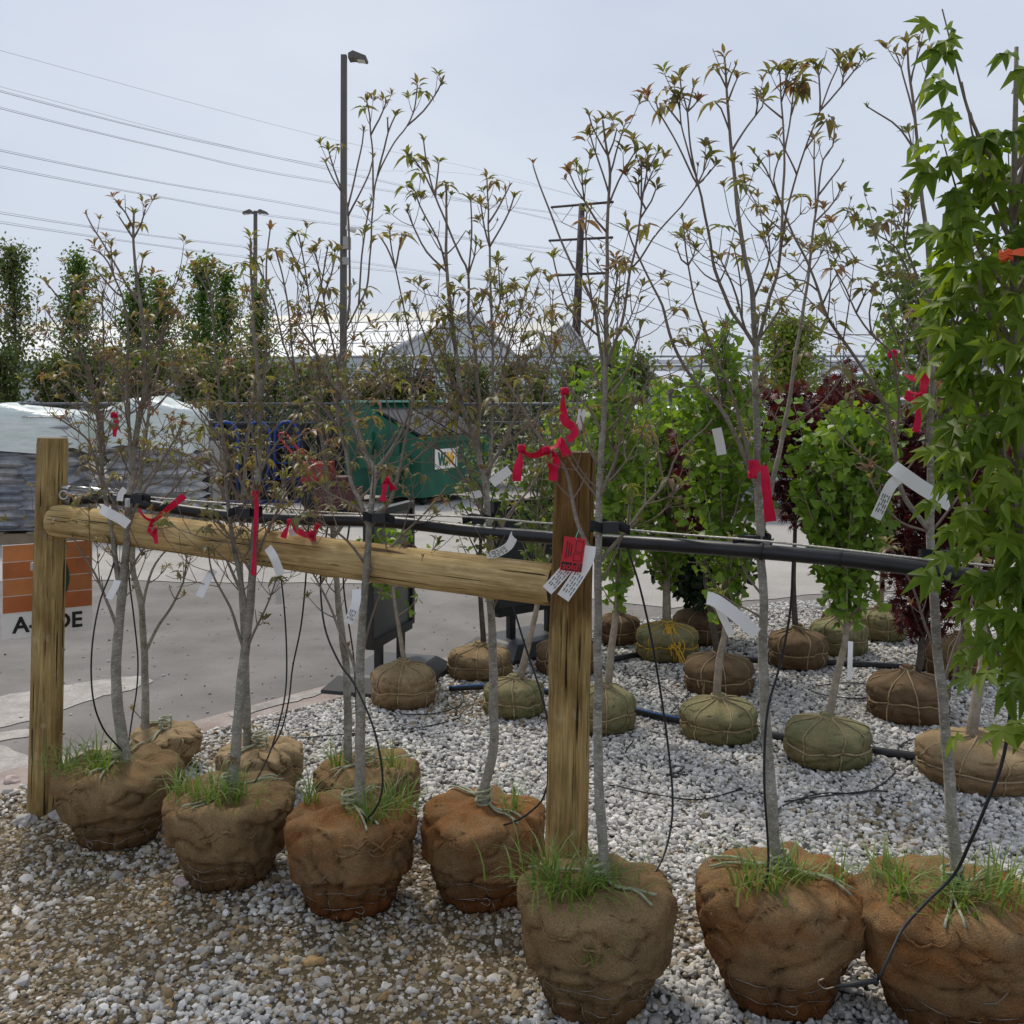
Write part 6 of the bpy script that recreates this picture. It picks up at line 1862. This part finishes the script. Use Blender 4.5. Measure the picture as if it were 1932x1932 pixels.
for q in (14, 13, 16):
    a = pp[q] + Vector((-.24, .025, .014)); mb = MB(); ax_ = (pp[q] - pp[q - 1]).normalized()
    b = min(catmull(pp, .02), key=lambda p: (p - a).length)
    mb.tube([b - ax_ * .004, b + ax_ * .004], .0235, 14); mb.build('pipe_clip', MT['black_tube'], T, sharp=40)
cable_px = [(118, 922, 3.95), (200, 928, 3.89), (300, 940, 3.78), (500, 955, 3.6), (640, 968, 3.47), (880, 975, 3.25), (1000, 985, 3.13), (1110, 993, 3.05), (1280, 1008, 2.85), (1443, 1021, 2.70), (1640, 1043, 2.58), (1768, 1058, 2.515), (1900, 1070, 2.44), (2100, 1090, 2.33), (2400, 1120, 2.17)]
cp = [P(*q) for q in cable_px]
T = thing('tension_cable', 'pale steel tension cable stretched just above the black pipe', 'cable', Vector((cp[0].x, cp[0].y, 0)))
mb = MB(); mb.tube(catmull(cp, .08), .0032, 6); mb.build('wire_rope', MT['cable'], T)
# turnbuckle by the left post
for off in (-.006, .006):
    mb = MB(); mb.tube([cp[0] + Vector((.02, 0, .004 + off)), P(178, 925, 3.91) + Vector((0, 0, off))], .0035, 6); mb.build('turnbuckle_rod', MT['steel'], T)
for a, b in (((118, 920, 3.95), (132, 922, 3.94)), ((172, 924, 3.915), (190, 927, 3.9))):
    mb = MB(); mb.tube([P(*a), P(*b)], .011, 8); mb.build('turnbuckle_end', MT['steel'], T, sharp=40)
mb = MB(); pth = catmull([P(x, 926 + 5 * math.sin(x * .45), 3.9) for x in range(188, 232, 5)], .006); mb.tube(pth, .0032, 5); mb.build('cable_grip', MT['steel'], T)
mb = MB(); c = P(120, 934, 3.93); mb.tube([c + Vector((.016 * math.cos(a), 0, .016 * math.sin(a))) for a in np.linspace(0, 6.28, 18)], .004, 6); mb.build('eye_bolt', MT['steel'], T)

gs = 'black webbing straps on the tension cable'
def strap(px, y, d, r, label, tail=(1, 0), clip=True):
    c = P(px, y, d)
    T = thing('tree_strap', label, 'strap', c, gs)
    mb = MB(); hgt = .026
    rows = []
    for a in np.linspace(0, 2 * math.pi, 25)[:-1]:
        rows.append([c + Vector((math.cos(a) * r, math.sin(a) * r, z + .004 * math.sin(a * 2))) for z in (-hgt / 2, hgt / 2)])
    rows.append(rows[0])
    mb.grid(rows)
    rows = [[p + (p - Vector((c.x, c.y, p.z))).normalized() * .003 for p in r_] for r_ in rows]
    mb.grid([r_[::-1] for r_ in rows])
    mb.build('loop', MT['black_strap'], T)
    mb = MB(); tv = Vector((tail[0], -.25, tail[1])).normalized()
    s0 = c + Vector((tail[0] * r * .8, -r * .7, 0))
    mb.strip(catmull([s0, s0 + tv * .035 + Vector((0, 0, .006)), s0 + tv * .065 + Vector((0, 0, -.004))], .01), Vector((0, .004, .026)), .003); mb.build('tail', MT['black_strap'], T)
    mb = MB(); mb.box(c + Vector((tail[0] * .03, -r - .006, 0)), (.042, .012, .03)); mb.build('buckle', MT['black_plastic'], T, smooth=False)
    if clip:
        mb = MB(); q = c + Vector((.004, -r - .016, -.012)); mb.box(q, (.018, .014, .03)); mb.tube([q + Vector((0, -.012, -.008)), q + Vector((0, 0, -.008))], .006, 6); mb.tube([q + Vector((0, -.012, .008)), q + Vector((0, 0, .008))], .006, 6); mb.build('cable_clip', MT['steel'], T, smooth=False)
strap(247, 940, 3.64, .022, 'webbing strap round the two stemmed dogwood by the left post', (1, .05))
strap(262, 941, 4.42, .022, 'webbing strap round the slender dogwood behind the first one', (1, 0), False)
strap(481, 966, 3.42, .022, 'webbing strap round the dogwood with the long red ribbon', (-1, .05), False)
strap(625, 967, 3.90, .022, 'webbing strap round the grey trunk behind the street lamp dogwood', (1, 0))
strap(699, 975, 3.25, .022, 'webbing strap round the wide forking dogwood', (1, -.1), False)
strap(920, 978, 3.34, .022, 'webbing strap round the leafy dogwood left of the knotty post', (-1, 0))
strap(1129, 993, 2.70, .021, 'webbing strap round the sold dogwood by the knotty post', (1, -.05), False)
strap(1435, 1018, 2.80, .026, 'webbing strap round the tallest dogwood', (-1, -.05))
strap(1757, 1046, 2.645, .028, 'webbing strap round the dogwood with red bows', (1, .25))

# drip tubes from the pipe to the root balls
gd = 'thin black drip tubes'
def drip(label, pts, r=.0032, grp=gd, mat='black_tube', hook=None):
    v = [p if isinstance(p, Vector) else P(*p) for p in pts]
    T = thing('drip_tube', label, 'drip tube', Vector((v[0].x, v[0].y, v[0].z)), grp)
    mb = MB(); mb.tube(catmull(v, .025), r, 6); mb.build('tube', MT[mat], T)
    mb = MB(); e = v[-1]; mb.tube([e, e + (v[-1] - v[-2]).normalized() * .012], r * 1.6, 6); mb.build('emitter', MT['black_plastic'], T)
drip('drip tube looping left of the two stemmed dogwood', [(228, 962, 3.86), (215, 1060, 3.72), (190, 1130, 3.62), (176, 1200, 3.58), (172, 1270, 3.58), (178, 1330, 3.60), (195, 1375, 3.66), (215, 1400, 3.70), (232, 1418, 3.74)])
drip('drip tube falling straight between the first two trunks', [(240, 960, 3.86), (243, 1080, 3.88), (252, 1160, 3.92), (260, 1240, 3.95), (258, 1300, 3.95), (250, 1350, 3.93), (244, 1390, 3.90), (238, 1425, 3.80)])
drip('drip tube curving right of the long ribbon', [(513, 985, 3.62), (530, 1090, 3.64), (538, 1170, 3.66), (541, 1250, 3.66), (538, 1310, 3.64), (525, 1370, 3.60), (505, 1430, 3.54), (478, 1480, 3.48), (458, 1500, 3.45)])
drip('drip tube crossing to the pale trunked dogwood', [(582, 990, 3.56), (577, 1090, 3.62), (568, 1180, 3.74), (552, 1260, 3.84), (545, 1320, 3.94), (530, 1380, 4.04), (505, 1420, 4.1), (480, 1437, 4.12)])
drip('drip tube draped in front of the wide forking trunk', [(620, 985, 3.5), (605, 1080, 3.42), (612, 1180, 3.34), (640, 1250, 3.28), (668, 1290, 3.22), (700, 1360, 3.16), (716, 1420, 3.14), (722, 1480, 3.13), (712, 1520, 3.13), (690, 1548, 3.15)])
drip('short drip tube entering the brown ball behind', [(660, 985, 3.48), (648, 1100, 3.7), (668, 1250, 3.95), (672, 1400, 3.98), (660, 1440, 3.86), (640, 1465, 3.80), (628, 1475, 3.76)])
drip('drip tube reaching the orange stained ball behind the post', [(930, 1012, 3.22), (985, 1200, 3.2), (1024, 1320, 3.14), (1040, 1420, 3.12), (1028, 1498, 3.12), (1005, 1528, 3.13), (975, 1548, 3.15), (945, 1558, 3.17)])
drip('drip tube swinging wide right of the sold dogwood', [(1182, 1030, 2.94), (1205, 1100, 2.94), (1228, 1200, 2.95), (1250, 1330, 2.96), (1263, 1430, 2.95), (1269, 1500, 2.93), (1266, 1560, 2.90), (1250, 1620, 2.84), (1222, 1662, 2.78), (1180, 1690, 2.74), (1162, 1696, 2.73)])
drip('drip tube hugging the trunk of the tallest dogwood', [(1497, 1052, 2.69), (1490, 1160, 2.70), (1470, 1260, 2.70), (1450, 1330, 2.69), (1443, 1400, 2.68), (1442, 1480, 2.67), (1447, 1560, 2.67), (1450, 1620, 2.66), (1446, 1660, 2.65), (1436, 1682, 2.64), (1431, 1688, 2.65)])
drip('drip tube slanting past the rightmost dogwood to its root ball', [(1925, 1110, 2.45), (1915, 1250, 2.44), (1895, 1420, 2.44), (1860, 1520, 2.45), (1830, 1590, 2.47), (1800, 1650, 2.50), (1750, 1700, 2.50), (1705, 1750, 2.48), (1680, 1800, 2.44), (1662, 1838, 2.42), (1655, 1850, 2.42)], .0042)
c0, c1 = P(1655, 1850, 2.40), P(1575, 1862, 2.42)
T = thing('drip_stake', 'bent black drip stake between the two clay coloured balls', 'stake', c0)
mb = MB(); mb.tube([c0, c0.lerp(c1, .5), c1], [.006, .007, .003], 6); mb.build('stake', MT['black_plastic'], T)
mb = MB(); mb.tube(catmull([c1, c1 + Vector((-.025, 0, -.004)), c1 + Vector((-.04, 0, .012)), c1 + Vector((-.025, 0, .02))], .006), .0016, 5); mb.build('wire_hook', MT['basket_wire'], T)

# hoses and tubes lying on the gravel
def lay(label, px, r=.0032, z=.016, name='ground_tube', cat='tube', mat='black_tube', stripe=False, grp='black tubes lying on the gravel'):
    v = [G(x, y, z + r) for x, y in px]
    T = thing(name, label, cat, Vector((v[0].x, v[0].y, 0)), grp)
    cv = catmull(v, .04)
    for i, p in enumerate(cv): p.z += .003 * noise.noise(p * 6)
    mb = MB(); mb.tube(cv, r, 10 if r > .01 else 6); mb.build('tube', MT[mat], T)
    if stripe:
        mb = MB(); mb.tube([p + Vector((0, -r * .5, r * .72)) for p in cv], r * .28, 5); mb.build('stripe', MT['blue_stripe'], T)
lay('thick black hose with a blue stripe between two tan balls', [(848, 1300), (880, 1297), (930, 1295), (985, 1300), (1040, 1306)], .016, .012, 'ground_hose', 'hose', 'black_pipe', True, 'thick black hoses on the gravel')
lay('thick black hose running from behind the knotty post to a green ball', [(1180, 1336), (1230, 1348), (1290, 1360), (1360, 1372)], .018, .012, 'ground_hose', 'hose', 'black_pipe', True, 'thick black hoses on the gravel')
lay('thick black hose passing behind the leaning ginkgo ball', [(1440, 1385), (1500, 1394), (1640, 1415), (1700, 1424), (1760, 1433)], .019, .012, 'ground_hose', 'hose', 'black_pipe', False, 'thick black hoses on the gravel')
lay('thick black hose crossing behind the maple balls', [(1150, 1245), (1220, 1233), (1300, 1236), (1440, 1246), (1560, 1250), (1650, 1255), (1760, 1262)], .018, .012, 'ground_hose', 'hose', 'black_pipe', False, 'thick black hoses on the gravel')
lay('thin tube curving from the tan ball to the wide forking trunk', [(845, 1330), (870, 1348), (850, 1360), (780, 1374), (720, 1378), (640, 1386), (560, 1392), (520, 1389)])
lay('thin tube making a hook under the tan ball', [(760, 1348), (820, 1346), (866, 1332), (874, 1312), (850, 1300)])
lay('thin tube sweeping across the gravel right of the post', [(1108, 1478), (1160, 1482), (1220, 1496), (1290, 1508), (1340, 1506), (1395, 1490)])
lay('thin tube with a small loop near the swinging drip tube', [(1195, 1398), (1180, 1420), (1195, 1440), (1225, 1458), (1270, 1460), (1290, 1448), (1275, 1444), (1264, 1456), (1300, 1462)])
lay('forked thin tubes beside the leaning ginkgo ball', [(1448, 1538), (1500, 1510), (1560, 1497), (1620, 1497), (1660, 1482), (1690, 1455), (1680, 1448)])
lay('second thin tube of the fork beside the leaning ginkgo ball', [(1480, 1512), (1560, 1502), (1640, 1492), (1676, 1494)])
lay('thin tube looping round the burgundy maple balls', [(1530, 1303), (1560, 1312), (1620, 1318), (1665, 1310), (1660, 1296), (1600, 1288), (1540, 1294)])
lay('thin tube arching beside the round brown ball', [(1690, 1432), (1700, 1405), (1740, 1390), (1790, 1387)])
lay('thin tube from the green ball towards the umber ball', [(1260, 1350), (1275, 1335), (1320, 1290), (1380, 1240)])
lay('thin tube slanting across behind the post hose', [(1180, 1272), (1230, 1285), (1270, 1310), (1290, 1340)])
lay('thin tube hooked round the second dogwood ball', [(700, 1425), (735, 1410), (758, 1416), (745, 1440), (710, 1452)])

# yellow rope tassel
b = G(1258, 1255); c = Vector((b.x, b.y, 0))
T = thing('yellow_tassel', 'loose yellow rope ends hanging from the yellow roped ball', 'rope', c)
mb = MB(); rr = random.Random(5)
for i in range(11):
    x = 1272 + rr.uniform(-10, 14); p = [P(1262 + rr.uniform(-10, 10), 1178, 6.32), P(x - 8 + rr.uniform(-6, 6), 1192, 6.22), P(x + rr.uniform(-6, 6), 1215, 6.18), P(x + rr.uniform(-10, 10), 1240 + rr.uniform(-20, 8), 6.15)]
    if i % 3 == 0: p.append(P(p[-1].x / 6.15 * F + CX + 16, 1252, 6.08))
    mb.tube(catmull(p, .02), .0042, 5)
mb.build('strands', MT['yellow_rope'], T)

# ================================================================== RIBBONS AND TAGS
gr = 'red marking ribbons on the dogwoods'
def ribbon(label, strips, knots=(), w_=.022, mat='red_ribbon', name='marking_ribbon', grp=gr):
    v0 = P(*strips[0][0])
    T = thing(name, label, 'ribbon', v0, grp)
    rr = random.Random(label)
    for s in strips:
        pts = catmull([P(*q) for q in s], .012)
        tw0 = rr.uniform(-.5, .5); m = len(pts); wv = []
        vert = abs(pts[-1].z - pts[0].z) > .5 * (pts[-1] - pts[0]).length
        for i in range(m):
            tn = (pts[min(i + 1, m - 1)] - pts[max(i - 1, 0)]).normalized()
            sd_ = tn.cross(Vector((0, -1, 0)))
            sd_ = sd_.normalized() if sd_.length > .05 else Vector((1, 0, 0))
            nn = tn.cross(sd_)
            a = tw0 + .9 * math.sin(i / m * 3.1 + tw0 * 5)
            k_ = .55 + .45 * min(1, i / m * 3)
            wv.append((sd_ * math.cos(a) + nn * math.sin(a)) * w_ * k_)
        mb = MB(); mb.strip(pts, wv, .0005); mb.build('band', MT[mat], T, sharp=40)
    for q in knots:
        c = P(*q); mb = MB()
        for z in range(3):
            mb.tube([c + Vector((math.cos(a) * .009, math.sin(a) * .009, (z - 1) * .005 + .003 * math.sin(a * 3))) for a in np.linspace(0, 6.4, 16)], .0038, 6)
        mb.build('knot', MT[mat], T)
ribbon('long narrow red ribbon hanging straight down over the log rail', [[(482, 930, 3.38), (484, 960, 3.37), (481, 1010, 3.36), (480, 1050, 3.36), (478, 1085, 3.36)]], [(482, 932, 3.39)], .021)
ribbon('red ribbon slung in a V above the rail near the left post', [[(262, 960, 3.62), (272, 975, 3.60), (288, 982, 3.60), (305, 970, 3.62), (330, 950, 3.64), (348, 935, 3.66)], [(288, 982, 3.60), (284, 1000, 3.60), (292, 1010, 3.60), (295, 1026, 3.60)]], [(290, 1000, 3.60)], .024)
ribbon('short red ribbon high on the left stem above the film hood', [[(214, 784, 3.68), (219, 792, 3.67), (217, 805, 3.66), (216, 824, 3.66)]], [(215, 783, 3.68)], .022)
ribbon('red bow with two tails on the rail right of the long ribbon', [[(548, 984, 3.40), (540, 1000, 3.39), (534, 1015, 3.39)], [(548, 984, 3.40), (560, 1000, 3.39), (575, 1008, 3.39), (590, 1012, 3.39)], [(590, 1004, 3.39), (592, 1022, 3.39), (594, 1041, 3.39)], [(588, 1008, 3.39), (597, 996, 3.39), (600, 986, 3.39)]], [(548, 985, 3.4), (590, 1006, 3.39)], .02)
ribbon('red ribbon folded against the trunk in front of the dumpster', [[(728, 906, 3.20), (726, 918, 3.19), (724, 932, 3.19), (722, 946, 3.19)], [(730, 906, 3.20), (737, 915, 3.19), (742, 925, 3.19)]], [(728, 905, 3.2)], .026)
ribbon('red ribbon trail running from bow to bow over the knotty post', [[(984, 846, 2.80), (980, 870, 2.80), (976, 890, 2.80), (975, 908, 2.80)], [(984, 848, 2.80), (1000, 860, 2.78), (1020, 855, 2.78), (1030, 848, 2.77)], [(1030, 848, 2.77), (1038, 870, 2.76), (1044, 890, 2.76), (1043, 907, 2.76)], [(1042, 850, 2.76), (1048, 866, 2.76), (1047, 885, 2.76)], [(1030, 848, 2.77), (1050, 842, 2.76), (1058, 830, 2.76), (1070, 860, 2.76)]], [(984, 846, 2.8), (1030, 849, 2.77)], .026)
ribbon('curled red ribbon dangling from a high twig above the post', [[(1066, 735, 2.80), (1062, 750, 2.79), (1063, 775, 2.79), (1066, 795, 2.78), (1082, 806, 2.78), (1084, 820, 2.77), (1070, 830, 2.77)]], [(1066, 738, 2.8)], .024)
ribbon('broad red ribbon hanging beside the trunk of the tallest dogwood', [[(1442, 878, 2.74), (1444, 905, 2.72), (1448, 940, 2.71), (1454, 984, 2.71)], [(1420, 872, 2.74), (1416, 882, 2.73), (1420, 894, 2.73), (1426, 884, 2.73), (1420, 868, 2.74)]], [(1420, 896, 2.74)], .030)
ribbon('red ribbon streamer high right beside the sweetgum', [[(1682, 668, 2.62), (1692, 685, 2.60), (1702, 702, 2.60), (1716, 713, 2.60), (1735, 712, 2.60), (1746, 704, 2.60)], [(1746, 704, 2.60), (1744, 725, 2.59), (1738, 745, 2.58)]], [(1684, 668, 2.62)], .022)
ribbon('red bow with a long tail below the streamer', [[(1735, 745, 2.58), (1716, 740, 2.57), (1712, 750, 2.57), (1728, 756, 2.57)], [(1735, 748, 2.58), (1734, 775, 2.57), (1732, 795, 2.57), (1727, 815, 2.57)], [(1735, 748, 2.58), (1744, 742, 2.57), (1746, 725, 2.57)]], [(1735, 748, 2.58)], .018)
ribbon('orange ribbon tied among the sweetgum leaves', [[(1890, 482, 1.86), (1905, 478, 1.85), (1925, 476, 1.85), (1950, 474, 1.85)]], [(1898, 482, 1.86)], .016, 'orange_ribbon', grp=None)

gt_ = 'white paper wrap tags on the trees'
def paper_tag(label, pts, w_=.026, text=True, grp=gt_):
    v = catmull([P(*q) for q in pts], .012)
    T = thing('paper_tag', label, 'tag', v[0], grp)
    m = len(v); wv = []
    for i in range(m):
        tn = (v[min(i + 1, m - 1)] - v[max(i - 1, 0)]).normalized()
        sd_ = tn.cross(Vector((0.05, -1, .1))).normalized()
        wv.append(sd_ * w_)
    mb = MB(); mb.strip(v, wv, .0005); mb.build('paper', MT['tag_white'], T, sharp=40)
    if text:
        mb = MB()
        for k_ in range(4):
            for i in range(m // 2, m - 2, 1):
                o_ = wv[i].normalized() * w_ * (-.32 + .2 * k_)
                n_ = Vector((0, -.0012, 0))
                a, b = v[i] + o_ + n_, v[i].lerp(v[i + 1], .8 if (i + k_) % 3 else .4) + o_ + n_
                s_ = wv[i].normalized() * .0012
                mb.poly([a - s_, b - s_, b + s_, a + s_])
        mb.build('print', MT['tag_ink'], T, smooth=False)
paper_tag('white tag folded over the rail beside the left post', [(190, 960, 3.62), (202, 966, 3.60), (212, 972, 3.60), (225, 978, 3.60), (242, 990, 3.60)], .034, False)
paper_tag('white tag hanging below the rail left of the two trunks', [(222, 1095, 3.62), (216, 1110, 3.60), (205, 1130, 3.58)], .024, False)
paper_tag('small white tag twisted round the strap by the left post', [(236, 922, 3.60), (228, 932, 3.60), (226, 945, 3.60)], .022, False)
paper_tag('white tag hanging under the rail by the red ribbon', [(404, 1075, 3.40), (392, 1092, 3.38), (376, 1126, 3.36)], .026, False)
paper_tag('white tag sticking out right of the long ribbon', [(505, 1033, 3.38), (516, 1050, 3.36), (530, 1085, 3.36)], .028, False)
paper_tag('pale tag on the grey trunk hanging in front of the drip tube', [(520, 1092, 3.7), (524, 1115, 3.68), (526, 1140, 3.68)], .022, False)
paper_tag('white printed tag on the wide forking trunk below the rail', [(673, 1112, 3.2), (672, 1135, 3.18), (664, 1158, 3.17), (656, 1176, 3.17)], .028)
paper_tag('square white tag tucked behind the red bow on the rail', [(545, 1006, 3.42), (560, 1002, 3.42), (572, 1000, 3.42)], .024)
paper_tag('white printed tag near the dumpster corner', [(888, 932, 3.3), (896, 934, 3.3), (908, 930, 3.3)], .024)
paper_tag('long pale tag slanting left of the post above the pipe', [(962, 886, 3.2), (945, 898, 3.2), (928, 912, 3.2)], .03, False)
paper_tag('curled pale tag under the pipe left of the post', [(972, 1006, 3.16), (960, 1030, 3.14), (936, 1044, 3.14), (918, 1048, 3.14)], .026)
paper_tag('white printed tag left of the sold tag', [(1095, 1020, 2.64), (1078, 1060, 2.63), (1052, 1092, 2.62), (1032, 1114, 2.62)], .03)
paper_tag('white printed tag right of the sold tag', [(1112, 1030, 2.63), (1108, 1055, 2.62), (1088, 1090, 2.61), (1062, 1128, 2.61)], .034)
paper_tag('long plain white tag below the pipe on the tallest dogwood', [(1334, 1128, 2.72), (1352, 1134, 2.70), (1390, 1162, 2.69), (1428, 1196, 2.69)], .034, False)
paper_tag('narrow white tag hanging behind the long plain one', [(1352, 1136, 2.73), (1362, 1160, 2.73), (1380, 1198, 2.73)], .02, False)
paper_tag('wide white tag stretched towards the sweetgum', [(1684, 880, 2.5), (1700, 892, 2.49), (1740, 920, 2.49), (1794, 952, 2.49)], .036, False)
paper_tag('white printed tag hanging below the wide one', [(1698, 900, 2.5), (1680, 918, 2.49), (1665, 950, 2.49), (1652, 978, 2.49)], .027)
paper_tag('grey white tag among ginkgo leaves beside the bag stack', [(1352, 808, 2.9), (1358, 835, 2.9), (1362, 858, 2.9)], .028, False)
paper_tag('thin pale tag behind the curled ribbon', [(1098, 772, 2.8), (1096, 790, 2.8), (1090, 810, 2.8)], .02, False)
paper_tag('thin white tag on the leaning ginkgo trunk', [(1605, 1210, 4.4), (1604, 1240, 4.38), (1603, 1282, 4.38)], .022, False)

# red sold tag
c = P(1081, 1046, 2.60)
T = thing('sold_tag', 'red card tag reading sold! tied to the dogwood branch', 'tag', c)
Rt = Euler((0, RAD(8), RAD(6))).to_matrix()
wv, hv = .056, .086
mb = MB(); mb.box(c, (wv, .0012, hv), Rt); mb.build('card', MT['tag_red'], T, smooth=False)
mb = MB(); mb.box(c + Rt @ Vector((0, -.0012, -.031)), (wv * .92, .0008, .020), Rt); mb.build('black_panel', MT['ink_black'], T, smooth=False)
mb = MB()
for (x, z, w2, h2) in ((.014, .022, .018, .028), (.012, -.006, .02, .018)):
    for a, b, s1, s2 in ((0, h2 / 2, w2, .0012), (0, -h2 / 2, w2, .0012), (-w2 / 2, 0, .0012, h2), (w2 / 2, 0, .0012, h2)):
        mb.box(c + Rt @ Vector((x + a, -.0012, z + b)), (s1, .0006, s2), Rt)
for i in range(3):
    mb.box(c + Rt @ Vector((-.018 + i * .006, -.0012, .010)), (.002, .0006, .046 - i * .008), Rt)
mb.build('print', MT['ink_black'], T, smooth=False)
tm = text_mesh('sold!', .024, .0006, .0003); tm.materials.append(MT['tag_red'])
Mt = Matrix.Translation(c + Rt @ Vector((0, -.002, -.031))) @ Rt.to_4x4() @ Matrix(((1, 0, 0, 0), (0, 0, -1, 0), (0, 1, 0, 0), (0, 0, 0, 1)))
inst('lettering', tm, T, Mt)
plain('teal_thread', (0.1, 0.45, 0.36), .6)
mb = MB(); mb.tube(catmull([c + Rt @ Vector((.004, -.001, hv / 2 - .004)), P(1087, 1012, 2.62), P(1092, 1000, 2.63)], .01), .0013, 5); mb.build('string', MT['teal_thread'], T)

# a few larger stones by the posts
gk = 'larger loose stones on the gravel'
plain('rock_pale', (0.42, 0.39, 0.36), .9, var=.2, scale=30, bump=.4)
plain('rock_pink', (0.50, 0.40, 0.36), .9, var=.2, scale=30, bump=.4)
for i, (px, y, s, m_, lb) in enumerate(((112, 1546, .030, 'rock_pale', 'grey fist sized stone at the foot of the left post'), (45, 1556, .032, 'rock_pale', 'pale stone left of the left post'), (349, 1668, .024, 'rock_pink', 'pinkish white stone below the second ball'), (20, 1480, .030, 'rock_pink', 'pinkish stone at the kerb edge'), (468, 1640, .016, 'rock_pale', 'small pale stone beside the second ball'), (610, 1860, .018, 'rock_pale', 'flat pale stone in the foreground gravel'), (1386, 1688, .03, 'rock_pale', 'dark grey stone by the tuft of grass'))):
    c = G(px, y); bmx = bmesh.new(); bmesh.ops.create_icosphere(bmx, subdivisions=3, radius=1)
    for v in bmx.verts:
        n_ = noise.noise(v.co * 1.3 + Vector((i * 5, 0, 0))) * .45 + noise.noise(v.co * 3 + Vector((i, 0, 0))) * .12
        v.co = Vector((v.co.x * 1.25, v.co.y, v.co.z * .75)) * (1 + n_) * s
    me = bpy.data.meshes.new('stone'); bmx.to_mesh(me); bmx.free(); me.materials.append(MT[m_])
    o = bpy.data.objects.new('stone', me); COL.objects.link(o); o.location = (c.x, c.y, s * .45); tag(o, lb, 'stone', gk)
